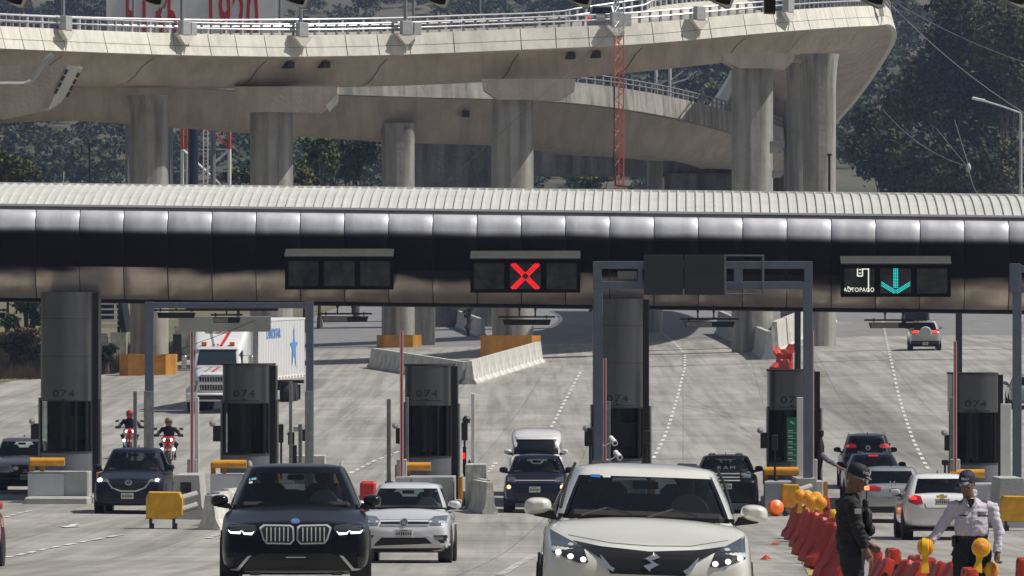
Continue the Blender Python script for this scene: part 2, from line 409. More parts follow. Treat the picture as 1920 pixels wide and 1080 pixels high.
for a, b, y in ((330, 430, 990), (880, 935, 938), (1440, 1700, 925), (1600,1900,958)):
    paint('stop_line', strip([(a, y), (b, y+1)], .15), 0.12, M['yellow_line'])
# transverse joints in the slabs
for D, a, b in ((118, -200, 420), (133, 820, 1480), (228, 180, 1800), (205, 180, 1850), (160, 0, 1700), (140, 0, 1650), (335, 1200, 1800), (352, 1200, 1900), (108, 1250, 1900)):
    P = [gp(a+(b-a)*k/24, D+0.25*math.sin(k*1.7)+.15*math.sin(k*4.1), .01) for k in range(25)]
    paint('road_joint', P, 0.05 if D < 300 else 0.3, M['joint'])

# ------------------------------------------------------------ toll canopy
UL, UR = -17.5, 17.0
def cz(u): return 0.05-0.0122*(u+12.6)      # canopy follows the cross fall
can = thing('toll_canopy', 'long barrel-roofed toll canopy of bulging metal panels above the booths', 'canopy', PL(0, 0, 0), -PA)
def CP(u, v, z): return Vector((u, v, z+cz(u)))
# cross-section of the panelled belly (v, z)
sec = []
for k in range(9):      # top bulge, from the gutter
    a = R(88-k*9.6); sec.append((-0.25-0.62*math.cos(a)*1.0, 7.50+0.72*math.sin(a)))
sec = [(0.05, 8.22), (-0.18, 8.215), (-0.36, 8.18), (-0.50, 8.10), (-0.60, 7.98), (-0.67, 7.82), (-0.71, 7.62), (-0.722, 7.50), (-0.73, 7.2), (-0.73, 6.98),
       (-0.725, 6.76), (-0.705, 6.58), (-0.67, 6.42), (-0.61, 6.22), (-0.51, 6.02), (-0.38, 5.84), (-0.24, 5.70), (-0.10, 5.61), (0.0, 5.585), (0.3, 5.60), (2.6, 5.61), (4.4, 5.65), (5.3, 6.3), (5.5, 8.2)]
seams = [x for x in range(-92, 2100, 82)]
def pu(px): return (px-960)/F*182
seam_u = [pu(68.5+82.7*k) for k in range(-11, 36)]
for a, b in zip(seam_u, seam_u[1:]):
    g = 0.012
    rings = [[CP(u, v, z) for v, z in sec] for u in (a+g, b-g)]
    # slight inward roll at the panel edges
    rings = []
    for u, ins in ((a+g, .012), (a+g+.02, .002), (a+.3, 0), ((a+b)/2, 0), (b-.3, 0), (b-g-.02, .002), (b-g, .012)):
        rings.append([CP(u, v+ins*(1 if v < 0 else 0), z-ins*(.3)) for v, z in sec])
    for (i0, i1, nm, mm) in ((0, 8, 'panel', 'panel'), (7, 12, 'dark_reflection_band', 'dark_reflection'), (11, len(sec), 'belly_panel', 'belly')):  # middle strip carries the painted dark reflection
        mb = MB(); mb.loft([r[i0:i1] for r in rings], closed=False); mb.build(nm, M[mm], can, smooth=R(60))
mb = MB()
rings = [[CP(u, v+.06, z-.04) for v, z in sec[:-2]] for u in (seam_u[0], seam_u[-1])]
mb.loft(rings, closed=False); mb.build('backing', M['black'], can)
def paint_reflection(m, z_hi, z_lo, amp=2.0):  # blends the base colour to black by height, imitating a reflection's fading edge
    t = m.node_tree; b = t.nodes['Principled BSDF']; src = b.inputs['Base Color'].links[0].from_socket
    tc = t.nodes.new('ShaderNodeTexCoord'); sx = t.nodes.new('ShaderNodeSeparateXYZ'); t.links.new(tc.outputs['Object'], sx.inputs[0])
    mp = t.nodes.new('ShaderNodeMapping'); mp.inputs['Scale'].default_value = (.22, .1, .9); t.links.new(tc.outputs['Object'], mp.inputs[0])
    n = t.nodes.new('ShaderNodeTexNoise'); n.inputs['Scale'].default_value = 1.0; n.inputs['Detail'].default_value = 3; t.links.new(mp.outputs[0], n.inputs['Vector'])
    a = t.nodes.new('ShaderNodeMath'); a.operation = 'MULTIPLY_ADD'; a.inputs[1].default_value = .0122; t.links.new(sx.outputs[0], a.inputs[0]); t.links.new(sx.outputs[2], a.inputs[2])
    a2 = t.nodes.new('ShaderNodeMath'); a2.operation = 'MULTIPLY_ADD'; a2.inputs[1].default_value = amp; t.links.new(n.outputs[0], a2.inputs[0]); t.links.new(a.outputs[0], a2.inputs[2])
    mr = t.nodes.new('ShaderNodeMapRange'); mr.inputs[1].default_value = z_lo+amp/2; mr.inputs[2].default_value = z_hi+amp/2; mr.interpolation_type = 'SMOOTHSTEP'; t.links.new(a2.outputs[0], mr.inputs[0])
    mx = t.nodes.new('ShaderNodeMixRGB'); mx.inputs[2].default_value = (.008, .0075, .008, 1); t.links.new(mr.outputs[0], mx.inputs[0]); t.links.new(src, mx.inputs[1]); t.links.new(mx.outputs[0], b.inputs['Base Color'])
paint_reflection(M['panel'], 7.42, 7.66, .2); paint_reflection(M['belly'], 6.50, 5.95)      # soft edges of the dark reflection, painted into both panel colours
# barrel roof with standing ribs
mb = MB(); u = seam_u[0]; NR = int((seam_u[-1]-seam_u[0])/0.265)
rp = [(-0.30, 8.30), (0.2, 8.42), (1.0, 8.60), (2.0, 8.78), (3.2, 8.93), (4.4, 9.02), (4.9, 9.0), (5.3, 8.8), (5.6, 8.3)]
rings = []
for k in range(NR):
    u0 = seam_u[0]+k*0.265
    for du, h in ((0, 0), (.205, 0), (.215, .055), (.255, .055), (.265, 0)):
        rings.append([CP(u0+du, v, z+h*.9-.02) for v, z in rp])
mb.loft(rings, closed=False); mb.build('roof', M['roof_sheet'], can)
u0, u1 = seam_u[0], seam_u[-1]
def ubeam(mb, a, b, v0, v1, z0, z1):
    vs = [CP(u, v, z) for u in (a, b) for v in (v0, v1) for z in (z0, z1)]
    mb.add(vs, [(0, 1, 3, 2), (4, 6, 7, 5), (0, 4, 5, 1), (2, 3, 7, 6), (0, 2, 6, 4), (1, 5, 7, 3)])
mb = MB(); ubeam(mb, u0, u1, -.36, -.28, 8.285, 8.345); ubeam(mb, u0, u1, 4.85, 5.0, 9.0, 9.075); mb.build('roof_trim', M['roof_trim'], can)
mb = MB()
k = u0
while k < u1: ubeam(mb, k+.006, min(k+3.1, u1), -.34, -.05, 8.235, 8.283); k += 3.1
ubeam(mb, u0, u1, -.34, -.30, 8.17, 8.284)
mb.build('gutter', M['gutter'], can)
mb = MB(); ubeam(mb, u0, u1, -.27, 5.4, 8.18, 8.23); mb.build('deck', M['black'], can)

# ------------------------------------------------------------ light fixtures over the lanes
def text_mesh(txt, size, name, m, parent, loc, rot=(R(90), 0, 0), sx=1.0, thick=0.01, align='CENTER', spacing=1.0, bold=0.0):
    cu = bpy.data.curves.new(name, 'FONT'); cu.body = txt; cu.size = size; cu.align_x = align; cu.align_y = 'CENTER'; cu.extrude = thick; cu.space_character = spacing
    cu.offset = bold; cu.resolution_u = 3
    to = bpy.data.objects.new('tmp', cu); COL.objects.link(to)
    me = bpy.data.meshes.new_from_object(to.evaluated_get(bpy.context.evaluated_depsgraph_get()))
    bpy.data.objects.remove(to); me.name = name
    me.transform(Matrix.Scale(sx, 4, (1, 0, 0))); me.materials.clear(); me.materials.append(m)
    o = bpy.data.objects.new(name, me); COL.objects.link(o); o.location = loc; o.rotation_euler = rot
    if parent is not None: o.parent = parent
    return o
M['lens'] = mat('lamp_lens', (0.35, 0.33, 0.30), 0.4, var=.2, scale=5)
def lane_lamp(px, py, wide, rods, name_label, lensm=None):
    u = pu(px); base = thing('lane_light', name_label, 'light fixture', PL(u, -0.2, 0), -PA, 'light fixtures hung under the canopy')
    z0 = EZ+(640-py)/F*181; top = 5.75+cz(u); w2 = wide/F*181/2
    mb = MB()
    for r in rods: mb.cyl((r/F*181, 0, z0+.02), (r/F*181, 0, top), .022, n=6); mb.box((r/F*181, 0, (z0+top)/2), (.07, .06, .08))
    mb.build('rod', M['dark_metal'], base)
    mb = MB(); mb.box((0, 0, z0), (w2*2, .07, .05)); mb.box((-w2*.7, 0, z0), (.04, .1, .1)); mb.box((w2*.7, 0, z0), (.04, .1, .1)); mb.build('bar', M['dark_metal'], base)
    mb = MB(); ww = w2*.86
    mb.prism([(-ww, z0-.07), (ww, z0-.07), (ww*.93, z0-.23), (-ww*.93, z0-.23)], -.02, .28); mb.build('lamp_housing', M['dark_metal'], base)
    mb = MB(); mb.prism([(-ww*.95, z0-.09), (ww*.1, z0-.09), (ww*.1, z0-.22), (-ww*.88, z0-.22)], -.035, -.02); mb.build('lens', lensm or M['lens'], base)
lane_lamp(647, 588, 102, (-14, 14), 'twin tube lane light hanging on one rod left of the third booth')
lane_lamp(988, 594, 106, (-14, 16), 'hanging lane light just below the red cross signal', M['dark_metal'])
lane_lamp(1330, 598, 112, (-22, 8), 'hanging lane light with rusty lens beside the tall blue-grey post')
lane_lamp(1678, 600, 118, (-20, 14), 'hanging lane light below the cyan arrow signal')
lane_lamp(-8, 581, 40, (4,), 'hanging lane light cut by the left edge of the photo', M['dark_metal'])
lane_lamp(330, 581, 84, (0,), 'thin dark lane light bar near the two motorcycles', M['dark_metal'])
lane_lamp(425, 590, 60, (0,), 'stubby lane light over the grey banner')
for px in (297, 620, 990):  # small recessed fittings on the belly
    pass

# ------------------------------------------------------------ lane signals on the canopy face
M['led_red'] = mat('red_led', (1.0, 0.015, 0.02), 0.5, emit=1.6)
M['led_cyan'] = mat('cyan_led', (0.03, 0.75, 0.72), 0.5, emit=1.0)
M['led_white'] = mat('white_led', (0.85, 0.84, 0.7), 0.5, emit=1.0)
M['hood'] = mat('dusty_dark_hood', (.045, .045, .042), .7, var=.3, scale=4)
M['screen'] = mat('dark_screen', (0.07, 0.07, 0.066), 0.3, col2=(.008, .008, .008), scale=2.6, bump=0.6, bscale=5)  # mottled albedo imitates reflections on crumpled plastic
M['black_frame'] = mat('signal_black', (.004, .004, .004), .6, spec=.15)
def signal(pxl, pxr, pyt, pyb, label):
    D = 181.0; s = D/F
    xc = (pxl+pxr)/2; u = pu(xc)*181/182; w2 = (pxr-pxl)/2*s; zt = EZ+(640-pyt)*s; zb = EZ+(640-pyb)*s
    b = thing('lane_signal', label, 'signal', PL(u, -1.0, 0), -PA, 'lane signal boxes on the canopy front')
    mb = MB(); mb.box((0, 0.1, (zt+zb)/2-.05), (w2*2-.06, .42, zt-zb-.2))
    # bezel bars
    h0, h1 = zb, zt-.26
    for xa in (-w2+.05, -w2/3, w2/3, w2-.05): mb.box((xa, -.13, (h0+h1)/2), (.10, .05, h1-h0))
    mb.box((0, -.13, h0+.05), (w2*2-.02, .046, .1)); mb.box((0, -.13, h1-.05), (w2*2-.02, .046, .1))
    mb.build('cabinet', M['black_frame'], b)
    mb = MB(); vs = [(-w2, .2, zt), (w2, .2, zt), (w2, -.42, zt-.22), (-w2, -.42, zt-.22)]
    vs += [(x, y, z-.03) for x, y, z in vs]; mb.add(vs, [(0, 1, 2, 3), (7, 6, 5, 4), (0, 4, 5, 1), (1, 5, 6, 2), (2, 6, 7, 3), (3, 7, 4, 0)])
    mb.build('hood', M['hood'], b)
    for xa in (-w2*2/3, 0, w2*2/3):
        mb = MB(); mb.box((xa, -.125, (h0+h1)/2), (w2*.56, .02, h1-h0-.2)); mb.build('screen', M['screen'], b)
    return b, w2, (h0+h1)/2, (h1-h0)/2
signal(536, 740, 466, 543, 'unlit three-panel lane signal above the left white-topped lanes, leftmost of its row')
sg, w2, zc, hh = signal(884, 1090, 470, 549, 'lane signal showing a glowing red cross')
mb = MB(); a = hh*.80
for sgn in (1, -1):
    d = Vector((1, 0, sgn)).normalized(); nr = Vector((-d.z, 0, d.x))
    for i in range(-11, 12):
        if abs(i) < 2: continue
        for j in (-1.2, 0, 1.2):
            p = d*(i*a*1.34/11)+nr*(j*.042); mb.box((p.x, -.145, zc+p.z), (.028, .012, .034), M=Matrix.Rotation(R(45), 4, 'Y'))
mb.build('red_cross', M['led_red'], sg)
sg, w2, zc, hh = signal(1577, 1783, 480, 557, 'lane signal reading AUTOPAGO with a cyan down arrow')
mb = MB()
for i in range(14):
    for j in range(-1, 2): mb.box((j*.050, -.145, zc+hh*.85-i*.043), (.030, .012, .028))
for sgn in (-1, 1):
    for i in range(11):
        for j in range(3):
            mb.box((sgn*(.02+i*.037), -.145, zc-hh*.80+i*.023+j*.048), (.026, .012, .028))
mb.build('down_arrow', M['led_cyan'], sg)
text_mesh('AUTOPAGO', .17, 'lettering', M['led_white'], sg, (-w2*2/3, -.145, zc-hh*.56), sx=.86, thick=.004, spacing=1.12)
mb = MB(); xa = -w2*2/3
mb.box((xa+.27, -.145, zc+.02), (.03, .01, .66)); mb.box((xa+.18, -.145, zc+.34), (.2, .01, .03))
for q in ((-.07, 0, .03, .26), (.07, 0, .03, .26), (0, .13, .14, .03), (0, -.13, .14, .03), (0, .05, .06, .03), (0, -.05, .06, .03)):
    mb.box((xa+.03+q[0], -.145, zc+.27+q[1]), (q[2], .01, q[3]), M=Matrix.Rotation(R(0), 4, 'Y'))
mb.box((xa-.26, -.145, zc-.2), (.15, .01, .03), M=Matrix.Rotation(R(35), 4, 'Y')); mb.build('pictogram', M['led_white'], sg)

# the open structure the photographer stands beneath: lamp heads hang into the top of the frame
fr = thing('overhead_footbridge', 'dark underside of an overhead walkway close above the camera', 'footbridge', (0, 0, 0))
mb = MB(); mb.box((0, 24, EZ+3.2), (44, 3.0, .35)); mb.box((0, 24, EZ+2.95), (44, .3, .25)); mb.build('deck', M['dark_metal'], fr)
mb = MB(); mb.box((-21.5, 24, EZ+.6), (.5, .5, 5.2)); mb.box((21.5, 24, EZ+.6), (.5, .5, 5.2)); mb.build('post', M['dark_metal'], fr)
for k, px in enumerate((30, 290, 558, 822, 1090, 1355, 1640, 1905)):
    D = 26.0; p = pt(px, 13, D)
    l = thing('flood_lamp', 'dark angled lamp head poking into the top of the photo, number %d counted from the left edge' % (k+1), 'lamp', (p.x, D, p.z), 0, 'lamp heads along the top edge of the photo')
    l['label'] = ['leftmost', 'second from left', 'third from left', 'fourth from left', 'fourth from right', 'third from right', 'second from right', 'rightmost'][k]+' dark lamp head poking into the top edge of the photo'
    mb = MB(); s = D/F
    mb.prism([(-38*s, 22*s), (8*s, -1*s), (16*s, 0), (24*s, 22*s), (24*s, 60*s), (-38*s, 60*s)], -.05, .12)
    mb.cyl((-.01, 0.03, .1), (-.01, -.2, EZ+2.9-p.z), .015)
    mb.build('housing', M['black'], l)
    mb = MB(); mb.prism([(-14*s, 8*s), (6*s, -2*s), (15*s, -2*s), (24*s, 20*s), (18*s, 22*s), (12*s, 3*s), (5*s, 3*s)], -.06, -.052); mb.build('rim', M['white'], l)
D = 26.0; p = pt(1440, 8, D)
l = thing('hanging_bracket', 'plain black bracket hanging into the top edge over the flyover', 'bracket', (p.x, D, p.z)); mb = MB(); s = D/F
mb.prism([(-6*s, -16*s), (14*s, -17*s), (14*s, 60*s), (-8*s, 60*s)], 0, .1); mb.cyl((0, .05, .1), (0, -.2, EZ+2.9-p.z), .012); mb.build('plate', M['black'], l)
# ------------------------------------------------------------ curved flyover
def flyover(name, label, pts, width, sec_out, mats):
    """pts: list of (x, y, z_parapet_top) of the near/outer parapet; the deck lies to the left of travel (away)"""
    root = thing(name, label, 'flyover', (0, 0, 0))
    P = [Vector(p) for p in pts]
    # densify with Catmull-Rom
    Q = []
    for i in range(len(P)-1):
        p0 = P[max(i-1, 0)]; p1 = P[i]; p2 = P[i+1]; p3 = P[min(i+2, len(P)-1)]
        for k in range(10):
            t = k/10; Q.append(0.5*((2*p1)+(p2-p0)*t+(2*p0-5*p1+4*p2-p3)*t*t+(3*p1-p0-3*p2+p3)*t**3))
    Q.append(P[-1]); N = []
    for i in range(len(Q)):
        d = Q[min(i+1, len(Q)-1)]-Q[max(i-1, 0)]; N.append(Vector((-d.y, d.x, 0)).normalized())
    return root, Q, N
def sweep(mb, Q, N, sec, closed=True):
    mb.loft([[q+n*u+Vector((0, 0, wz)) for u, wz in sec] for q, n in zip(Q, N)], closed=closed, caps=closed)
def along(Q, s0, s1=None):
    """cumulative length helper"""
    L = [0]
    for a, b in zip(Q, Q[1:]): L.append(L[-1]+(b-a).length)
    return L
def posts_rail(Q, N, root, off, z0, h, step, mp, mr, rails=(1.0, .52), rr=.05, name='railing', pw=.12, lim=None):
    L = along(Q, 0); s = 0.3; i = 0; pos = []
    while s < L[-1]-.3:
        while L[i+1] < s: i += 1
        t = (s-L[i])/(L[i+1]-L[i]); p = Q[i].lerp(Q[i+1], t)+N[i]*off; d = (Q[i+1]-Q[i]); pos.append((p, math.atan2(d.y, d.x))); s += step
    vis = sorted(range(len(pos)), key=lambda k: pos[k][0].y+(1000 if abs(pos[k][0].x/pos[k][0].y) > .0805 else 0)); near = set(vis[:100]); rest = MB()
    m0 = MB(); m0.box((0, 0, h*.46), (pw, .10, h*.92)); first_ = None
    for k, (p, a) in enumerate(pos):
        if k in near:
            if first_ is None: first_ = o = m0.build('railing_post', mp, root)
            else: o = first_.copy(); COL.objects.link(o)
            o.location = p+Vector((0, 0, z0)); o.rotation_euler = (0, 0, a)
        else: rest.box(p+Vector((0, 0, z0+h*.46)), (pw, .10, h*.92), rz=a)
    if rest.v: tag(rest.build('railing_post', mp, root), kind='stuff')
    for k, r in enumerate(rails):
        mb = MB(); mb.tube([q+n*(off-.03)+Vector((0, 0, z0+h*r)) for q, n in zip(Q, N)], rr, 6); mb.build('rail', mr, root)
def W3(px, py, D): p = pt(px, py, D); return (p.x, p.y, p.z)
up_pts = [W3(-160, 40, 322), W3(0, 48, 332), W3(150, 55, 339), W3(300, 61, 345), W3(440, 64.5, 349), W3(580, 65.5, 352), W3(760, 62, 355), W3(960, 54, 357), W3(1200, 43, 359),
          W3(1400, 26, 363), W3(1500, 18, 367), W3(1580, 13, 373), W3(1640, 11, 381), W3(1672, 11.5, 392), (24.6, 410, 25.0), (25.2, 440, 24.3), (25.2, 470, 23.2), (24.6, 500, 21.9), (23.4, 530, 20.5), (21.5, 565, 19)]
fo, Q, N = flyover('curved_flyover', 'pale curved concrete flyover sweeping across the top and bending away at the right', up_pts, 9, None, None)
# parapet panels
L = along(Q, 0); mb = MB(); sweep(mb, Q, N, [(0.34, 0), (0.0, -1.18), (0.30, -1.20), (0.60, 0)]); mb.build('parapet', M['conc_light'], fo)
mb = MB(); s = .8; i = 0
while s < L[-1]-1:
    while L[i+1] < s: i += 1
    t = (s-L[i])/(L[i+1]-L[i]); p = Q[i].lerp(Q[i+1], t); d = (Q[i+1]-Q[i]).normalized(); n = N[i]
    mb.add([p+n*.328-d*.018+Vector((0, 0, -.02)), p+n*.328+d*.018+Vector((0, 0, -.02)), p-n*.012+d*.018+Vector((0, 0, -1.17)), p-n*.012-d*.018+Vector((0, 0, -1.17))], [(0, 1, 2, 3)])
    s += random.Random(int(s*10)).choice([1.9, 2.6, 3.9, 2.0])
sweep(mb, Q, N, [(0.143, -.66), (0.137, -.68), (0.17, -.68), (0.17, -.66)]); mb.build('panel_joint', M['joint'], fo)
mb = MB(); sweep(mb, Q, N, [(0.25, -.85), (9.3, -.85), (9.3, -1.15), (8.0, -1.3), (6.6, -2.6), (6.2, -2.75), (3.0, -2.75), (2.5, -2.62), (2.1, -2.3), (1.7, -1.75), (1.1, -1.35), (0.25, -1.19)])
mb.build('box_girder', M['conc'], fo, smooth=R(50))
mb = MB()
s = 4; i = 0
while s < L[-1]-5:
    while L[i+1] < s: i += 1
    p = Q[i]; d = (Q[i+1]-Q[i]).normalized(); n = N[i]; ln = []
    for u, z in [(1.1, -1.36), (1.7, -1.76), (2.1, -2.31), (2.5, -2.64), (3.0, -2.77)]: ln.append((u-.012, z-.012))
    vs = []
    for k, (u, z) in enumerate(ln): q = p+n*u+Vector((0, 0, z))-d*(k*.18); vs += [q-d*.03, q+d*.03]
    mb.add(vs, [(2*k, 2*k+1, 2*k+3, 2*k+2) for k in range(4)]); s += 7.6
mb.build('girder_joint', M['joint'], fo)
mb = MB(); sweep(mb, Q, N, [(8.95, 0.45), (8.95, -.9), (9.3, -.9), (9.3, .45)]); mb.build('far_parapet', M['conc_light'], fo)
posts_rail(Q, N, fo, .45, 0, .62, .69, M['rail_post'], M['rail'], rails=(.98, .50), rr=.052)
posts_rail(Q, N, fo, 9.1, 0.45, .75, 1.0, M['rail'], M['rail'], rails=(1.0, .5), rr=.05)
# asphalt deck strip
mb = MB(); sweep(mb, Q, N, [(0.65, -.80), (8.9, -.20), (8.9, -.84), (.65, -.84)]); mb.build('deck_surface', M['road'], fo)
# scuppers in the girder side
for px, py in ((562, 122), (632, 119), (1083, 99), (1138, 101)):
    j = min(range(len(Q)), key=lambda k: abs(960+Q[k].x*F/Q[k].y-px) if Q[k].y < 365 else 1e9)
    q = Q[j]+N[j]*1.45+Vector((0, 0, -1.62)); mb = MB(); mb.box(q, (.42, .9, .34), rz=math.atan2(N[j].y, N[j].x)-R(90)); mb.build('scupper', M['joint'], fo)
# lamp poles with cabinets on the outer edge
for k, px in enumerate((118, 347, 560, 768, 1145, 1316, 1478, 1648)):
    j = min(range(len(Q)), key=lambda k: abs(960+Q[k].x*F/Q[k].y-px) if Q[k].y < 384 else 1e9)
    q, n = Q[j], N[j]; a = math.atan2(n.y, n.x)-R(90)
    lp = thing('lamp_pole', ['first', 'second', 'third', 'fourth', 'fifth', 'sixth', 'seventh', 'eighth'][k]+' lamp pole from the left along the flyover edge, rising from a grey cabinet', 'lamp pole', q, a, 'lamp poles along the flyover edge')
    mb = MB(); mb.box((0, -.12, .28), (.62, .42, .78), bev=.03); mb.build('cabinet', M['box_grey'], lp)
    if k in (1, 3, 4):
        mb = MB(); mb.box((.66, -.05, .26), (.46, .36, .70), bev=.03); mb.build('cabinet', M['box_grey'], lp)
    mb = MB(); mb.prism([(-.62, -.10), (.62, -.10), (.55, -.16), (.1, -.62), (-.1, -.62), (-.55, -.16)], -.30, -.02)
    mb.tube([(0, -.12, -.5), (.02, -.16, -.8), (-.02, -.12, -1.15)], .05, 6); mb.build('bracket', M['conc_light'], lp)
    if k in (0, 1, 2, 3, 4): mb = MB(); mb.cyl((.05, .1, .6), (.05, .1, 6.5), .11, .08, 8); mb.build('pole', M['rail_post'], lp)
# thin cable masts behind
for px, py, D in ((130, 60, 352), (250+640-0, 30, 0)):
    pass

def pier(px, wpx, ytop, D, cap=None, flare=0, base_pad=None, name='bridge_pier', label='', m='conc_grey', flat=False):
    s = D/F; x = (px-960)*s; zt = EZ+(640-ytop)*s; zb = gz(x, D)-.4; r = wpx/2*s
    t = thing(name, label, 'pier', (x, D+r, zb), 0, 'concrete piers of the flyovers')
    h = zt-zb; mb = MB()
    prof = [(r, 0), (r, h-flare*2.6)]
    if flare: prof += [(r*1.02, h-flare*2), (r*1.06, h-flare*1.2), (r*1.14, h-flare*.4), (r*1.2, h)]
    else: prof += [(r, h)]
    rings = []
    for rr, z in prof:       # rounded shaft with two shallow flutes on the front
        ring = []
        for i in range(40):
            a = 2*math.pi*i/40; k = 1.0
            if abs(((math.degrees(a)-270+180) % 360)-180-4) < 8: k = .965
            ring.append(Vector((rr*math.cos(a)*k, rr*.85*math.sin(a)*k, z)))
        rings.append(ring)
    mb.loft(rings, True, True); mb.build('shaft', M[m], t, smooth=R(50))
    return t, h
def capbeam(t, h, x0, x1, hgt, slope_r=.9, slope_l=.6, m='conc', depth=2.6, z0=0):
    mb = MB(); z = h+z0
    mb.prism([(x0, z+hgt), (x1, z+hgt), (x1-.08, z+hgt*.45), (x1-slope_r, z), (x0+slope_l, z), (x0+.1, z+hgt*.5)], -depth/2, depth/2); o = mb.build('cap_beam', M[m], t, smooth=R(30)); return o
s = 355/F
t, h = pier(507.5, 81, 210, 352, label='thick pier with cap beam standing second from left under the near flyover'); capbeam(t, h, -2.0, 3.7, 1.4, 1.0, 1.0)
mb = MB(); mb.prism([(3.05, h+.35), (3.75, h+1.05), (3.7, h+.5), (3.25, h-.02)], -1.5, -1.32); mb.build('end_plate', M['conc_light'], t)
t, h = pier(961.5, 78, 187, 356, label='thick pier with cap beam in the middle of the photo'); capbeam(t, h, -1.75, 3.5, 1.15, .9, .9)
t, h = pier(1412, 78, 128, 356, label='thick sunlit-edged pier left of the slim tall one at right', m='conc_grey'); capbeam(t, h, -1.7, 2.3, .8, .5, .9, depth=3.5)
t, h = pier(1538, 62, 100, 366, flare=.75, label='tall flared pier at the right end of the near flyover')
t, h = pier(1500, 46, 118, 402, flare=.75, label='slim flared pier half hidden behind the right end pier')
t, h = pier(1487, 34, 150, 448, flare=.75, label='slimmer flared pier receding behind the right end piers')
t, h = pier(1478, 28, 190, 500, flare=.7, label='farthest thin pier receding behind the right end piers')
t, h = pier(278, 72, 178, 349, flare=.5, label='flared pier at left with an orange base block')
# left hammerhead beam (its pier is outside the frame)
t = thing('hammerhead_beam', 'heavy concrete cross beam entering at the upper left, its pier off frame', 'cross beam', W3(-60, 215, 330)); s = 330/F
mb = MB()
mb.prism([(-60*s, 2), (60*s, -6*s), (148*s, 12*s), (168*s, 25*s), (208*s, 88*s), (210*s, 92*s), (-60*s, 92*s)], 0, 2.4); mb.build('beam', M['conc'], t)
mb = MB(); mb.prism([(150*s, 8*s), (164*s, 17*s), (172*s, 24*s), (209*s, 90*s), (186*s, 92*s)], -.06, -.004); mb.build('end_plate', M['conc_light'], t)
mb = MB(); mb.tube([(-5*s, -.8, 56*s), (108*s, -.8, 56*s), (122*s, -.8, 62*s), (150*s, -.8, 103*s), (160*s, -.8, 112*s)], .13, 8); mb.build('drain_pipe', M['box_grey'], t)
mb = MB()
for (a, b) in ((166, 44), (172, 56), (178, 68), (184, 80), (188, 38), (194, 50), (200, 62), (206, 74)): mb.box((a*s, -.08, b*s), (.14, .04, .28), M=Matrix.Rotation(R(30), 4, 'Y'))
mb.build('anchor', M['joint'], t)
# lower flyover behind
lo_pts = [W3(-40, 132, 383), W3(200, 118, 388), W3(400, 125, 392), W3(600, 135, 396), W3(800, 142, 400), W3(940, 146, 404), W3(1080, 154, 408), W3(1200, 170, 413), W3(1300, 190, 420), W3(1390, 214, 428), W3(1450, 232, 440), W3(1490, 252, 458), W3(1512, 290, 480), W3(1520, 330, 510)]
lf, Q2, N2 = flyover('lower_flyover', 'lower grey flyover descending rightwards behind the near one', lo_pts, 8, None, None)
def lsweep(mb, f):
    mb.loft([f(q, n, i/(len(Q2)-1)) for i, (q, n) in enumerate(zip(Q2, N2))], True, True)
mb = MB(); lsweep(mb, lambda q, n, t: [q+n*u+Vector((0, 0, z)) for u, z in [(0.1, 0), (0, -1.35), (.4, -1.4), (.4, 0)]]); mb.build('parapet', M['conc_grey'], lf)
def gsec(q, n, t):
    k = 1.0+ (1.0 if t < .55 else max(-.55, 1.0-(t-.55)*7.5))*0.55*min(1, t*3)
    return [q+n*u+Vector((0, 0, z)) for u, z in [(.3, -.9), (8, -.9), (8, -1.4), (6.5, -1.5-1.6*k), (3.2, -1.5-1.7*k), (2.4, -1.5-1.55*k), (1.8, -1.5-1.0*k), (1.2, -1.6-.3*k), (.4, -1.42)]]
mb = MB(); lsweep(mb, gsec); mb.build('box_girder', M['conc'], lf, smooth=R(50))
posts_rail(Q2, N2, lf, .2, 0, .62, .8, M['rail_post'], M['rail_post'], rails=(.98, .5), rr=.05)
q = Q2[min(range(len(Q2)), key=lambda k: abs(960+Q2[k].x*F/Q2[k].y-868))]
mb = MB(); mb.box((q.x, q.y+1.2, q.z-2.3), (.45, .8, .4)); mb.build('scupper', M['joint'], lf)
t, h = pier(746, 62, 230, 400, flare=.5, label='flared pier under the lower flyover left of the middle thick pier')
t, h = pier(1228, 30, 262, 432, label='short stub pier under the lower flyover ramp'); 
# retaining walls below / behind
def wall(name, label, px0, px1, yt0, yt1, D, dep, m, yb=None, cat='wall'):
    s = D/F; a = (px0-960)*s; b = (px1-960)*s; za = EZ+(640-yt0)*s; zb_ = EZ+(640-yt1)*s
    z0 = (EZ+(640-yb)*s) if yb else gz((a+b)/2, D)-.5
    t = thing(name, label, cat, ((a+b)/2, D, z0)); mb = MB()
    mb.prism([(a-(a+b)/2, 0), (b-(a+b)/2, 0), (b-(a+b)/2, zb_-z0), (a-(a+b)/2, za-z0)], 0, dep); mb.build('wall', M[m], t)
    return t, z0, s
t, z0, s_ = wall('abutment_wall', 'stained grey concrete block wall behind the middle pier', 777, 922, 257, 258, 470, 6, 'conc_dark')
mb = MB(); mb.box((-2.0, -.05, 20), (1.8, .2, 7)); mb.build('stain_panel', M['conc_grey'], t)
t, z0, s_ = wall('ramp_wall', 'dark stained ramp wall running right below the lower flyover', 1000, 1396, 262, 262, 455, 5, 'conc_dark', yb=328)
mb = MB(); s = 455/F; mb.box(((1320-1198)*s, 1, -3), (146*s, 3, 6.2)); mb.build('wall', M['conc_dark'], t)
t = thing('tin_shed', 'white tin roof peeking over the stained block wall', 'shed', W3(780, 262, 500)); s = 500/F; mb = MB(); mb.prism([(0, -4), (0, 18*s), (14*s, 24*s), (142*s, 2*s), (142*s, -4)], 0, 4); mb.build('roof', M['white'], t)
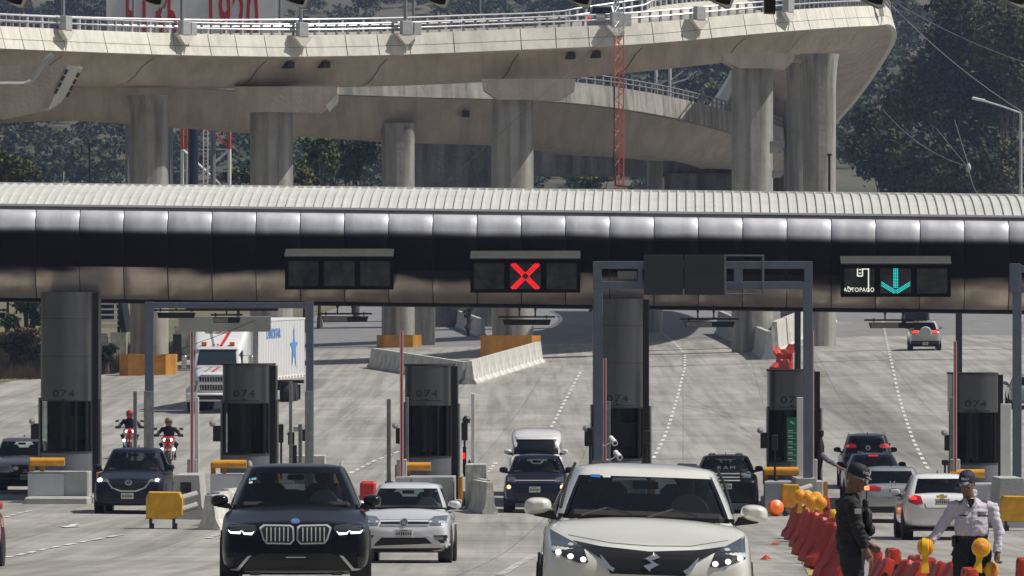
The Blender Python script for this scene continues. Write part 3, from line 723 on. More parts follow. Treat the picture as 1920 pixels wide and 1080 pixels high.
# curved white ramp end under the right piers
t = thing('ramp_end_wall', 'sunlit curved ramp parapet between the two right-hand piers', 'wall', W3(1480, 356, 470)); s = 470/F; mb = MB()
mb.prism([(18*s, -6), (20*s, 40*s), (12*s, 64*s), (-8*s, 86*s), (-34*s, 96*s), (-34*s, 76*s), (-12*s, 66*s), (4*s, 46*s), (8*s, 20*s), (8*s, -6)], 0, 3); mb.build('parapet', M['conc_light'], t)
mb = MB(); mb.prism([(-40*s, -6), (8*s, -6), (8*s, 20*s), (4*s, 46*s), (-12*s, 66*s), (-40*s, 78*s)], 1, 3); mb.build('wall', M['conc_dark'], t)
for px, py, w_, h_ in ((1457, 276, 26, 22), (1459, 326, 22, 13)):
    t = thing('concrete_bracket', ['larger upper', 'smaller lower'][py > 300]+' concrete stub on the sunlit edge of the thick right pier', 'bracket', W3(px, py, 352)); s = 352/F
    mb = MB(); mb.prism([(-w_/2*s, -h_/2*s), (w_/4*s, -h_/2*s), (w_/2*s, 0), (w_/2*s, h_/2*s), (-w_/2*s, h_/2*s)], 0, .7); mb.build('stub', M['conc_grey'], t)
# orange base pads
def pad(px0, px1, yt, D, label, dep=2.6):
    s = D/F; a, b = (px0-960)*s, (px1-960)*s; c = (a+b)/2; zb = gz(c, D)-.3; zt = EZ+(640-yt)*s
    t = thing('base_block', label, 'base block', (c, D, zb), 0, 'orange painted blocks round the pier feet'); mb = MB(); w2 = (b-a)/2
    ring = [(-w2, .5), (-w2+.5, 0), (w2-.5, 0), (w2, .5), (w2, dep), (-w2, dep)]
    mb.loft([[Vector((x, y, z)) for x, y in ring] for z in (0, zt-zb)], True, True); mb.build('block', M['orange_pad'], t)
pad(223, 328, 664, 345, 'wide orange painted block round the foot of the left pier')
pad(706, 789, 628, 396, 'orange block behind the left arm of the white barrier wedge')
pad(901, 1014, 629, 352, 'orange block behind the right arm of the white barrier wedge')
t = thing('pier_box', 'grey concrete box column beside the pier above the white barrier wedge', 'column', gp(796, 401, -.4)); mb = MB(); mb.box((0, .6, 3.2), (1.3, 1.2, 6.6)); mb.build('shaft', M['conc_grey'], t)

# ------------------------------------------------------------ concrete jersey barriers
def jersey(path, label, m='barrier', h=.95, seg=3.0, joints=True, w=.6, group=None):
    P = [Vector(p) for p in path]
    for i in range(len(P)-1):
        a, b = P[i], P[i+1]; n = max(1, round((b-a).length/seg))
        for k in range(n):
            p = a.lerp(b, k/n); q = a.lerp(b, (k+1)/n); d = (q-p); ang = math.atan2(d.y, d.x)
            c = (p+q)/2; l = d.length-.03
            yield c, ang, l, math.atan2(d.z, math.hypot(d.x, d.y))
BAR = {}
def barrier_at(c, ang, l, pitch, label, m='barrier', h=.95, w=.6, group='precast concrete barriers', mark=True):
    key = (round(l, 1), m, h, w)
    t = thing('concrete_barrier', label, 'barrier', c, 0, group, rot=(0, -pitch, ang))
    if key not in BAR:
        mb = MB(); w2 = w/2
        sec = [(-w2, 0), (-w2, .08), (-w2*.62, .26), (-w2*.34, h), (w2*.34, h), (w2*.62, .26), (w2, .08), (w2, 0)]
        mb.loft([[Vector((x, y*(1 if abs(x) < l/2-.01 else .97), z)) for y, z in sec] for x in (-l/2, -l/2+.04, l/2-.04, l/2)], True, True)
        BAR[key] = mb.build('body', M[m], t, smooth=False)
        if mark:
            mb = MB()
            mb.box((l/2-.07, 0, h*.5), (.05, w*.42, h*.7)); mb.build('joint_recess', M['joint'], t)
    else:
        src = BAR[key]; c2 = src.copy(); COL.objects.link(c2); c2.parent = t
    return t
ordn = ['first', 'second', 'third', 'fourth', 'fifth', 'sixth', 'seventh', 'eighth', 'ninth', 'tenth', 'eleventh', 'twelfth', 'thirteenth', 'fourteenth', 'fifteenth', 'sixteenth', 'seventeenth', 'eighteenth', 'nineteenth', 'twentieth', 'twenty-first', 'twenty-second', 'twenty-third', 'twenty-fourth']
def run(pix, D, label, **kw):
    path = [gp(px, d, 0) for px, d in zip(pix, D)]
    L = list(jersey(path, label, **{k: v for k, v in kw.items() if k in ('seg',)}))
    kw.pop('seg', None)
    for i, (c, a, l, p) in enumerate(L): barrier_at(c, a, l, p, ordn[i] + ' ' + label, **kw)
run([700, 873], [348, 318], 'white barrier from the left in the left arm of the wedge island', h=1.05, w=.75, seg=3.2)
run([880, 1010], [316, 347], 'white barrier from the left in the right arm of the wedge island', h=1.15, w=.75, seg=3.0)
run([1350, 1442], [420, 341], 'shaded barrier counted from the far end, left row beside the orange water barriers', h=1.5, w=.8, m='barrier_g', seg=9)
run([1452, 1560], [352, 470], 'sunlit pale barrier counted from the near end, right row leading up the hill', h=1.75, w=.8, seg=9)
run([820, 905], [520, 425], 'white barrier from the far end on the shaded slope behind the wedge island', h=1.2, seg=12)
t = thing('boundary_wall', 'white and grey boundary wall behind the left pier', 'wall', gp(215, 372, -.3)); s = 372/F; mb = MB()
mb.box((-40*s, 0, 1.0), (55*s, .4, 2.2)); mb.build('wall', M['barrier_g'], t); mb = MB(); mb.box((8*s, -.02, 1.0), (30*s, .5, 2.3)); mb.build('wall', M['barrier'], t)
t = thing('boundary_wall', 'pale boundary wall right of the left pier, behind the truck', 'wall', gp(345, 378, -.3)); mb = MB(); s = 378/F
mb.box((30*s, 0, 1.1), (95*s, .4, 2.4)); mb.build('wall', M['barrier'], t)
mb = MB(); mb.box((-12*s, -.35, 1.0), (16*s, .3, 1.6)); mb.box((18*s, -.35, 1.0), (9*s, .3, 1.6)); mb.build('opening', M['joint'], t)
# steel stair tower left
t = thing('steel_stair', 'dark open steel stair with pale treads behind the left canopy column', 'stair', gp(208, 385, 0)); s = 385/F; mb = MB()
for k in range(9): mb.box((-6*s, 0, 2.0+k*.33), (40*s, .8, .10))
mb.build('tread', M['white'], t); mb = MB()
for x in (-26, 14): mb.box((x*s, .4, 2.6), (.18, .18, 5.6))
mb.tube([(30*s, 0, 1.6), (8*s, 0, 5.6)], .35, 4); mb.box((-8*s, .7, 3.2), (.8, .2, 1.6)); mb.build('frame', M['dark_metal'], t)
# telecom tower with its dark pole, cable mast, poles, billboard
D = 430; s = D/F
t = thing('telecom_tower', 'red and white lattice tower seen between the two left piers', 'tower', W3(386, 350, D)); zt = 175*s
def lat(mb, z0, z1, half, r=.06):
    for x in (-half, half): mb.cyl((x, 0, z0), (x, 0, z1), .16, n=6)
for z0, z1, m_, nm in ((-.4, 70*s, 'white', 'white_leg'), (70*s, zt, 'mast_red', 'red_leg'), (zt, zt+130*s, 'white', 'white_leg')):
    mb = MB()
    for x in (-44*s, 44*s): mb.cyl((x, 0, z0), (x, 0, z1), .13, n=6); mb.cyl((x*.9, 3, z0), (x*.9, 3, z1), .09, n=6)
    n = 1
    mb.cyl((-44*s, 0, z0), (44*s, 0, z1), .10, n=6); mb.cyl((44*s, 0, z0), (-44*s, 0, z1), .10, n=6); mb.cyl((-44*s, 0, z1), (44*s, 0, z1), .05, n=5); mb.cyl((-44*s, 0, (z0+z1)/2), (44*s, 0, (z0+z1)/2), .04, n=5)
    mb.build('lattice', M[m_], t)
mb = MB()
for x in (-4*s, 4*s): mb.cyl((x, -.3, 0), (x, -.3, 112*s), .04, n=5)
for k in range(16): mb.cyl((-4*s, -.3, k*7*s), (4*s, -.3, k*7*s), .035, n=5)
mb.build('ladder', M['roof_trim'], t)
t = thing('monopole', 'thick navy blue steel pole left inside the red and white tower', 'pole', W3(362, 350, 425)); mb = MB(); mb.cyl((0, 0, -3), (0, 0, 9), .36, .33, 16); mb.build('shaft', M['navy'], t, smooth=True)
D = 196; s = D/F; t = thing('cable_mast', 'slender red and white triangular lattice mast rising from the canopy roof', 'mast', PL((1149-960)/F*190, 5.2, EZ+(640-357)/F*188)); h = 360*188/F
def mastpart(z0, z1, m_):
    mb = MB(); w_ = .135; c3 = [(-w_, 0), (w_, 0), (0, .2)]
    for x, y in c3: mb.cyl((x, y, z0), (x, y, z1), .018, n=5)
    k = z0; f = 1
    while k < z1-.1: mb.cyl((-w_*f, 0, k), (w_*f, 0, min(z1, k+.22)), .010, n=4); mb.cyl((w_*f, 0, k), (0, .2, min(z1, k+.22)), .008, n=4); k += .22; f = -f
    mb.build('lattice', M[m_], t)
mastpart(0, h*.80, 'mast_red'); mastpart(h*.80, h*1.1, 'rail')
mb = MB(); mb.tube([(-.14, -.05, 3.0), (-.15, -.05, .8), (-.1, -.1, .12), (.5, -.2, .05), (.9, -.2, .08)], .03, 6); mb.build('cable', M['black'], t)
M['wire'] = mat('wire', (0.25, 0.25, 0.25), .5, metal=.3); M['wire_d'] = mat('dark_wire', (0.03, 0.03, 0.03), .6)
def wire(label, pts, r, m='wire', name='cable', sag=0):
    P = [Vector(p) for p in pts]; path = []
    for a, b in zip(P, P[1:]):
        for k in range(12): t = k/12; q = a.lerp(b, t); q.z -= sag*4*t*(1-t); path.append(q)
    path.append(P[-1]); mb = MB(); mb.tube(path, r, 5); o = mb.build(name, M[m]); tag(o, label, 'cable', 'overhead wires'); return o
wire('guy wire from the red mast down to the left roof edge', [pt(1147, 60, 189), pt(830, 348, 186)], .005, 'wire_d')
wire('upper wire crossing the right trees from the flyover corner', [pt(1672, 10, 300), pt(1925, 215, 260)], .022, sag=.3)
wire('lower wire crossing the right trees to the cable splice', [pt(1655, 205, 300), pt(1815, 312, 240), pt(1843, 362, 230)], .012, sag=.4)
wire('thin wire above the others at the far right', [pt(1680, 5, 300), pt(1930, 120, 260)], .014, sag=.2)
wire('left one of three thin wires fanning down to the cable splice', [pt(1755, 240, 262), pt(1815, 314, 240)], .012)
wire('right one of three thin wires fanning down to the cable splice', [pt(1790, 225, 262), pt(1817, 314, 240)], .012)
wire('thin service wire crossing in front of the truck trailer', [pt(292, 672, 178), pt(420, 625, 178), pt(480, 600, 178)], .008, 'wire_d')
t = thing('cable_splice', 'pale cable splice cluster hanging in front of the right trees', 'cable splice', pt(1816, 316, 239)); mb = MB(); mb.lathe([(.02, .22), (.09, .1), (.1, 0), (.05, -.12), (.02, -.16)], n=10); mb.build('shell', M['box_grey'], t)
D = 470; s = D/F
t = thing('street_lamp', 'curved-arm street lamp in front of the dark trees at right', 'street lamp', (pt(1914, 0, D).x, D, gz(36, D)))
zt = EZ+(640-212)*s-t.location.z
mb = MB(); mb.cyl((0, 0, 0), (0, 0, zt), .14, .10, 10); mb.build('pole', M['rail'], t)
mb = MB(); mb.tube([(0, 0, zt), (-1.4, 0, zt+.5), (-2.7, 0, zt+.9)], .07, 8); mb.build('arm', M['rail'], t)
mb = MB(); mb.box((-3.1, 0, zt+1.0), (1.0, .4, .2), M=Matrix.Rotation(R(12), 4, 'Y'), bev=.05); mb.build('lamp_head', M['white'], t)
for px, yt, yb, D, lab in ((168, 270, 350, 420, 'thin dark lamp post in front of the left wooded hill'), (1555, 290, 360, 350, 'thin black post against the right end pier')):
    t = thing('thin_post', lab, 'post', W3(px, yb, D)); s = D/F; mb = MB(); mb.cyl((0, 0, -1), (0, 0, (yb-yt)*s), .07, n=6); mb.build('shaft', M['dark_metal'], t); mb = MB(); mb.box((0, 0, (yb-yt)*s), (.25, .1, .12)); mb.build('head', M['dark_metal'], t)
t = thing('green_flag', 'small light green flag above the left roof edge', 'flag', W3(119, 344, 400)); s = 400/F; mb = MB(); mb.cyl((0, 0, 0), (0, 0, .8), .02, n=5); mb.build('pole', M['white'], t); mb = MB(); mb.prism([(0, .3), (.1, .28), (.12, .7), (0, .8)], 0, .02); mb.build('cloth', mat('flag_green', (.25, .6, .3), .7), t)
for px, lab in ((1230, 'left one of two steel poles behind the lower flyover rail'), (1256, 'right one of two steel poles behind the lower flyover rail')):
    t = thing('steel_pole', lab, 'pole', W3(px, 215, 470)); mb = MB(); mb.cyl((0, 0, -2), (0, 0, 4), .12, n=8); mb.build('shaft', M['rail'], t)
    mb = MB(); mb.tube([(0, 0, 2.2), (1.2, 0, 2.6), (2.0, 0, 3.2)], .06, 6); mb.build('arm', M['rail'], t)
t = thing('far_house', 'small dark roofed house behind the lower flyover rail', 'house', W3(1265, 214, 520)); s = 520/F; mb = MB(); mb.box((0, 2, -1.6), (2.6, 3, 3)); mb.build('wall', M['barrier_g'], t); mb = MB(); mb.prism([(-1.6, 0), (1.9, -.3), (.3, .9)], .2, 4); mb.build('roof', M['dark_metal'], t)
t = thing('billboard', 'white billboard with big red numerals 5135 1920 behind the flyover rail', 'billboard', W3(359, 66, 420)); s = 420/F
M['bill'] = mat('billboard_white', (.84, .84, .84), .6, var=.08, scale=1); mb = MB(); mb.box((0, .1, 1.2), (320*s, .2, 6.4)); mb.build('board', M['bill'], t)
mb = MB()
for x in (-120, -40, 40, 120): mb.cyl((x*s, .4, -14), (x*s, .4, 2.2), .18, n=8)
mb.build('post', M['rail_post'], t)
a = text_mesh('5135', 5.2, 'numerals', M['red'], t, (-76*s, -.03, .98), sx=.33, thick=.02, bold=.075, spacing=1.06)
a = text_mesh('1920', 5.2, 'numerals', M['red'], t, (75*s, -.03, .98), sx=.33, thick=.02, bold=.075, spacing=1.06)
for px, yt in ((1590, 0),):
    pass
for k, px in enumerate((250, 525, 900, 775)):
    t = thing('far_lamp_post', ['leftmost', 'second', 'rightmost', 'third'][k]+' of four thin grey posts beyond the flyover deck', 'post', W3(px, 50, 372), 0, 'thin posts beyond the flyover'); mb = MB(); mb.cyl((0, 0, -1), (0, 0, 3), .07, n=6); mb.build('shaft', M['rail_post'], t)

# ------------------------------------------------------------ trees and bushes
def foliage(name, dark, light, sc_=.6, yellow=None):
    m = bpy.data.materials.new(name); m.use_nodes = True; t = m.node_tree; b = t.nodes['Principled BSDF']; b.inputs['Roughness'].default_value = .75; b.inputs['Specular IOR Level'].default_value = .25
    g = t.nodes.new('ShaderNodeNewGeometry'); tc = t.nodes.new('ShaderNodeTexCoord'); n = t.nodes.new('ShaderNodeTexNoise'); n.inputs['Scale'].default_value = sc_; n.inputs['Detail'].default_value = 5
    t.links.new(tc.outputs['Object'], n.inputs['Vector']); r = t.nodes.new('ShaderNodeValToRGB'); e = r.color_ramp.elements; e[0].position = .35; e[1].position = .65; e[0].color = (*dark, 1); e[1].color = (*light, 1)
    if yellow: k = e.new(.78); k.color = (*yellow, 1)
    ad = t.nodes.new('ShaderNodeMath'); ad.operation = 'MULTIPLY_ADD'; ad.inputs[1].default_value = .22; t.links.new(g.outputs['Random Per Island'], ad.inputs[0]); t.links.new(n.outputs[0], ad.inputs[2])
    sb = t.nodes.new('ShaderNodeMath'); sb.operation = 'SUBTRACT'; sb.inputs[1].default_value = .11; t.links.new(ad.outputs[0], sb.inputs[0]); t.links.new(sb.outputs[0], r.inputs[0])
    t.links.new(r.outputs[0], b.inputs['Base Color']); return m
M['leaf_dark'] = foliage('dark_leaves', (.005, .010, .004), (.040, .066, .014), .28, (.15, .16, .04))
M['leaf_olive'] = foliage('olive_leaves', (.03, .038, .014), (.14, .14, .045), .4)
M['leaf_green'] = foliage('green_leaves', (.03, .06, .018), (.11, .17, .05), .4)
M['leaf_dry'] = foliage('dry_leaves', (.10, .075, .045), (.20, .15, .08), .5)
M['leaf_far'] = foliage('far_wood_leaves', (.016, .032, .014), (.075, .100, .040), .035, (.17, .15, .085))
M['bark'] = mat('bark', (.10, .08, .06), .9, var=.4, scale=4)
rng = np.random.default_rng(7)
def leaf_cloud(blobs, n, size, seed, flat=.75, fill=.45):
    """quads scattered through ellipsoid blobs; blobs: (x,y,z,rx,ry,rz)"""
    r = np.random.default_rng(seed); B = np.array(blobs, float); vol = B[:, 3]*B[:, 5]; pr = vol/vol.sum()
    k = r.choice(len(B), n, p=pr); d = r.normal(size=(n, 3)); d /= np.linalg.norm(d, axis=1)[:, None]
    rad = r.random(n)**.38; rad = rad*(1+.16*np.sin(d[:, 0]*9+k*2)+.14*np.sin(d[:, 2]*11+k)+.10*r.normal(size=n))
    c = B[k, :3]+d*rad[:, None]*B[k, 3:6]
    s = size*(.5+r.random(n)*.9); a = r.normal(size=(n, 3)); a /= np.linalg.norm(a, axis=1)[:, None]
    nn = d*.7+r.normal(size=(n, 3))*.6; b = np.cross(a, nn); b /= np.linalg.norm(b, axis=1)[:, None]+1e-9
    a = np.cross(b, nn); a /= np.linalg.norm(a, axis=1)[:, None]+1e-9
    a *= s[:, None]; b *= (s*flat)[:, None]
    V = np.stack([c-a, c-b*.8+a*.1, c+a, c+b*.8-a*.1], 1).reshape(-1, 3)
    Qd = np.arange(4*n).reshape(n, 4); return V, Qd
def tree(name, label, loc, h, blobs, n, size, mleaf, seed, group=None, trunk=.3, cat='tree'):
    t = thing(name, label, cat, loc, 0, group); r = random.Random(seed); mb = MB()
    mb.tube([(0, 0, -.5), (r.uniform(-.2, .2), 0, h*.3), (r.uniform(-.4, .4), 0, h*.62)], [trunk, trunk*.7, trunk*.4], 8)
    for b in blobs[:7]:
        mb.tube([(0, 0, h*r.uniform(.2, .4)), ((b[0])*.5, b[1]*.5, (b[2]+h*.35)*.5+.3), (b[0], b[1], b[2]+b[5]*.3)], [trunk*.5, trunk*.25, trunk*.08], 6)
    mb.build('trunk', M['bark'], t)
    V, Qd = leaf_cloud(blobs, n, size, seed); np_mesh('crown', V, Qd, M[mleaf], t); return t
def blobset(cx, cz, rx, rz, n, seed, ry=None):
    r = random.Random(seed); out = []
    for _ in range(n):
        a = r.uniform(0, 6.28); q = r.random()**.6; k = r.uniform(.24, .42)
        out.append((cx+math.cos(a)*q*rx*.75, r.uniform(-1, 1)*(ry or rx)*.5, cz+math.sin(a)*q*rz*.75, rx*k, rx*k, rz*k*.9))
    return out
def tree_px(name, label, px, yc, rxp, ryp, D, n, size, ml, seed, nb=16, **kw):
    s = D/F; x = (px-960)*s; zg = gz(x, D); cz_ = EZ+(640-yc)*s-zg
    return tree(name, label, (x, D, zg), cz_+ryp*s*.6, blobset(0, cz_, rxp*s, ryp*s, nb, seed), n, size, ml, seed, **kw)
G = 'big trees at the right edge'
tree_px('tree', 'huge dark evergreen filling the right edge of the photo', 1790, 190, 150, 190, 690, 15000, .30, 'leaf_dark', 1, 26, group=G, trunk=.45)
tree_px('tree', 'dark bushy tree at the lower left of the right-hand tree group', 1668, 275, 88, 105, 660, 8000, .27, 'leaf_dark', 2, 18, group=G)
tree_px('tree', 'tall feathery top rising above the right-hand tree group', 1800, 50, 70, 100, 700, 5500, .28, 'leaf_dark', 3, 14, group=G)
tree_px('tree', 'olive crown at the upper right corner', 1885, 90, 85, 120, 680, 6500, .28, 'leaf_olive', 4, 16, group=G)
tree_px('tree', 'yellow-green bush at the lower right beside the lamp pole', 1890, 320, 42, 60, 640, 2500, .22, 'leaf_olive', 5, 10, group=G)
tree_px('tree', 'shadowy crown at the foot of the right-hand trees above the roof', 1780, 330, 150, 70, 650, 9000, .27, 'leaf_dark', 6, 20, group=G)
tree_px('tree', 'round green tree between the second and third piers', 600, 300, 52, 56, 470, 3800, .17, 'leaf_green', 8, 12)
tree_px('tree', 'dark tall tree left of the lower flyover pier', 668, 285, 52, 75, 520, 4200, .19, 'leaf_dark', 9, 12)
tree_px('tree', 'pale dry tree at the left edge above the roof', 14, 305, 46, 44, 450, 2600, .16, 'leaf_olive', 10, 10)
tree_px('tree', 'small olive bush right of the dry tree at the left edge', 50, 330, 28, 24, 440, 1300, .14, 'leaf_olive', 11, 8)
tree_px('tree', 'olive bush left of the second pier just above the roof', 447, 335, 36, 30, 455, 1800, .15, 'leaf_olive', 12, 8)
tree_px('tree', 'olive bush right of the second pier just above the roof', 572, 335, 34, 24, 455, 1500, .15, 'leaf_olive', 13, 8)
tree_px('bush', 'leafy bush above the dry bank at the left edge', 52, 590, 62, 36, 372, 3600, .11, 'leaf_green', 14, 12, cat='bush')
tree_px('bush', 'rust coloured dry bush on the left bank', 48, 622, 60, 22, 366, 2400, .10, 'leaf_dry', 15, 10, cat='bush')
tree_px('bush', 'dark green scrub at the foot of the left bank', 40, 655, 75, 32, 358, 4200, .10, 'leaf_olive', 16, 12, cat='bush')
tree_px('bush', 'dark bush between canopy column and left pier', 197, 655, 30, 26, 352, 1700, .09, 'leaf_dark', 17, 8, cat='bush')
tree_px('bush', 'sprig of weeds on the barrier above the middle wedge island', 880, 585, 16, 12, 430, 320, .07, 'leaf_green', 18, 5, cat='bush')
tree_px('bush', 'pale shrub seen under the ramp wall', 1110, 340, 60, 18, 560, 1500, .18, 'leaf_green', 19, 8, cat='bush')
# the wood on the far hillside: nobody could count it
proto = []
for k in range(6):
    bl = blobset(0, 3.6, 4.4, 3.0, 7, 100+k); V, Qd = leaf_cloud(bl, 300, .42, 200+k); proto.append(V)
VV = []; r = np.random.default_rng(5); cnt = 0
for i in range(4600):
    D = 900+(r.random()**.8)*800; x = (r.random()*2-1)*(D*.088+8)
    dens = noise.noise(Vector((x*.012, D*.010, 4)))
    if dens < -.30 and r.random() < .7: continue
    sc2 = r.uniform(.45, 1.25)*(1.0 if dens > .1 else .75); V = proto[r.integers(6)]*np.array([sc2, sc2, sc2*r.uniform(.8, 1.2)]); a = r.random()*6.28
    Vx = V[:, 0]*math.cos(a)-V[:, 1]*math.sin(a)+x; Vy = V[:, 0]*math.sin(a)+V[:, 1]*math.cos(a)+D; Vz = V[:, 2]+gz(x, D)-.8
    VV.append(np.stack([Vx, Vy, Vz], 1))
VV = np.concatenate(VV); o = np_mesh('wood', VV, np.arange(len(VV)).reshape(-1, 4), M['leaf_far']); tag(o, kind='stuff', label='hazy wooded hillside')
# grass on the left bank
n = 16000; r = np.random.default_rng(3); D = 345+r.random(n)*60; x = -44+r.random(n)*26; keep = x < np.array([road_l(d) for d in D])-.2; D = D[keep]; x = x[keep]; n = len(x)
z = np.array([gz(a, b) for a, b in zip(x, D)])-.15; h = .25+r.random(n)*.6; dx = r.normal(size=n)*.15; wv = .03+r.random(n)*.05
V = np.stack([np.stack([x-wv, D, z], 1), np.stack([x+wv, D, z], 1), np.stack([x+dx+.01, D, z+h], 1), np.stack([x+dx-.01, D, z+h], 1)], 1).reshape(-1, 3)
o = np_mesh('grass', V, np.arange(4*n).reshape(n, 4), M['leaf_dry']); tag(o, kind='stuff')
# haze
hz = MB(); hz.box((0, 1150, 130), (1300, 2480, 290)); hz = hz.build('haze', bpy.data.materials.new('haze_air')); m = hz.data.materials[0]; m.use_nodes = True; t = m.node_tree
t.nodes.clear(); o_ = t.nodes.new('ShaderNodeOutputMaterial'); v_ = t.nodes.new('ShaderNodeVolumePrincipled'); v_.inputs['Color'].default_value = (.48, .60, 1.0, 1); v_.inputs['Density'].default_value = .0001; v_.inputs['Anisotropy'].default_value = .1
t.links.new(v_.outputs[0], o_.inputs['Volume']); tag(hz, kind='stuff')
# ------------------------------------------------------------ toll booths
def bend(o, r):
    for v in o.data.vertices:
        x, y, z = v.co; a = x/r; v.co = (math.sin(a)*(r-z), y, z*0+(r-z)*0+(math.cos(a)-1)*(r)+z)   # text lies in XY: bend towards -z of text space
def booth(k, px, full, label, top_py):
    u = (px-960)/F*178.6; zg = cz(u)-.02
    b = thing('toll_booth', label, 'toll booth', PL(u, -3.0, zg), -PA, 'numbered toll booths')
    s = 179/F; r = 43*s; H = (5.85 if full else (EZ+(640-top_py)*s)-zg); dx = -8*s
    def shell(z0, z1, rr, back=3.0, x0=0, n=18):
        ring = [(math.cos(R(180+180*i/n))*rr+dx, math.sin(R(180+180*i/n))*rr) for i in range(n+1)]+[(rr+dx, back), (-rr+dx, back)]
        return [[Vector((x, y, z)) for x, y in ring] for z in (z0, z1)]
    rr = 47*s if full else r
    if full: ddx = dx; 
    z1, z2 = 1.38, 2.80
    mb = MB(); mb.loft(shell(z2, H, rr), True, True); mb.build('upper_shell', M['booth'], b, smooth=R(40))
    mb = MB(); mb.loft(shell(.1, z1, rr), True, True); mb.build('lower_shell', M['booth_low'], b, smooth=R(40))
    mb = MB()
    for z in ([4.05, 5.1] if full else [])+[z2+.012]: mb.loft(shell(z, z+.012, rr+.004), True, True)
    mb.loft(shell(z1-.03, z1+.012, rr+.012), True, True)
    if not full: mb.loft(shell(H-.001, H+.05, rr+.02), True, True)
    mb.build('trim', M['joint'], b)
    mb = MB(); ring = shell(z1, z2, rr-.03); mb.loft([g[:19] for g in ring], closed=False); mb.build('window', M['win_glass'], b, smooth=R(40))
    mb = MB(); mb.box((dx, 2.2, (z1+z2)/2), (rr*1.9, 1.5, z2-z1)); mb.box((dx+rr*.97, .9, (z1+z2)/2), (.06, 1.8, z2-z1)); mb.build('interior', M['black'], b)
    mb = MB()
    for a in (-88, -62, 60, 88) if k % 2 else (-88, 30, 62, 88):
        x = math.sin(R(a))*(rr-.015)+dx; y = -math.cos(R(a))*(rr-.015); mb.box((x, y, (z1+z2)/2), (.05, .05, z2-z1))
    mb.build('window_frame', M['dark_metal'], b)
    mb = MB(); mb.box((dx-.12, .5, z1+.75), (.13, .05, 1.3)); mb.box((dx+.1, .7, z1+.55), (.05, .05, .9)); mb.build('mullion', M['booth_low'], b)
    if k in (0, 3, 4): mb = MB(); mb.box((dx+.3, .3, z1+.66), (.40, .02, .68)); mb.build('notice', mat('notice_green%d' % k, (.16, .22, .18), .6), b)
    # dark door bay on the right flank
    mb = MB(); x0 = dx+rr; mb.box((x0+.04, .95, (H)/2), (.26, .9, H-.02)); mb.build('door_bay', M['dark_metal'], b)
    mb = MB(); mb.cyl((x0+.06, .7, .1), (x0+.06, .7, z2+.1), .032, n=8); mb.cyl((x0+.2, .74, .1), (x0+.2, .74, z2+.05), .045, n=8); mb.cyl((dx-rr-.02, -.1, .1), (dx-rr-.02, -.1, z2+.1), .04, n=8); mb.build('guard_rail', M['steel2'], b)
    # number
    zt = EZ+(640-(738 if px < 900 else 747 if px < 1400 else 757 if px > 1700 else 750))*s-zg
    o = text_mesh('074', .27, 'number', M['letter_green'], b, (dx-.0, -rr-.006, zt), sx=1.55, thick=.006, bold=.001, spacing=1.08); 
    for v in o.data.vertices:
        x, y, z = v.co; a = (x)/rr; v.co = (math.sin(a)*rr, y, (math.cos(a)-1)*rr+z)
    mb = MB()
    for i in range(9):
        a = -.6+.15*i; mb.box((math.sin(a)*(rr+.004)+dx, -math.cos(a)*(rr+.004), zt-.19+(.02 if i == 4 else 0)), (.05+.03*(i % 3), .008, .025+.03*(i == 4)), rz=a)
    mb.build('plaza_script', M['letter_green'], b)
    # island with crash blocks
    mb = MB(); mb.box((0, 2.5, .09), (1.75, 13, .22), bev=.04); mb.build('island_kerb', M['barrier_g'], b)
    mb = MB(); mb.box((.05-.15, -1.9, .44), (1.62, 1.6, .86), bev=.02); mb.build('crash_block', M['barrier_g'], b)
    mb = MB(); mb.box((-.40, -2.74, .42), (1.0, .1, .80)); mb.build('front_plate', mat('crash_plate%d' % k, (.50, .51, .54), .5, var=.06, scale=3), b)
    mb = MB(); x0 = -.90; mb.cyl((x0, -2.1, 1.14), (x0+.95, -2.1, 1.14), .115, n=16); mb.build('crash_roller', M['yellow_dk'], b, smooth=True)
    mb = MB(); mb.box((x0+.02, -2.0, .98), (.13, .14, .4)); mb.box((x0+.32, -2.0, .95), (.11, .1, .3)); mb.build('roller_stand', M['orange_pad'], b)
    mb = MB(); mb.box((rr+.18, -.6, .42), (.10, .9, .8)); mb.build('guard_panel', M['orange_pad'], b)
    # lane light / camera box on the left
    mb = MB(); mb.box((-.94+(.0 if full else .05), -.5, z1+.58), (.20, .2, .44)); mb.build('lane_display', M['black'], b)
    mb = MB(); mb.lathe([(.0, 0), (.09, .02), (.09, .06), (0, .1)], c=(-1.0, -.62, z1+.86), n=12, M=Matrix.Rotation(R(90), 3, 'X')); mb.build('horn', M['box_grey'], b)
    return b
M['yellow_dk'] = mat('crash_roller_yellow', (0.72, 0.33, 0.02), 0.45, var=0.2, scale=4)
lab = ['booth 074 built round the full-height canopy column at the far left', 'short booth 074 in front of the white truck', 'short booth 074 with half-hidden number left of the red cross signal', 'booth 074 on the tall canopy column in the centre, behind the light SUV roof', 'short booth with green tariff board behind the blue-grey post', 'short booth 074 at the far right behind the man in the white shirt']
B = [booth(k, px, k in (0, 3), lab[k], {1: 685, 2: 686, 4: 696, 5: 702}.get(k, 690)) for k, px in enumerate((133, 472, 815, 1172, 1498, 1842))]
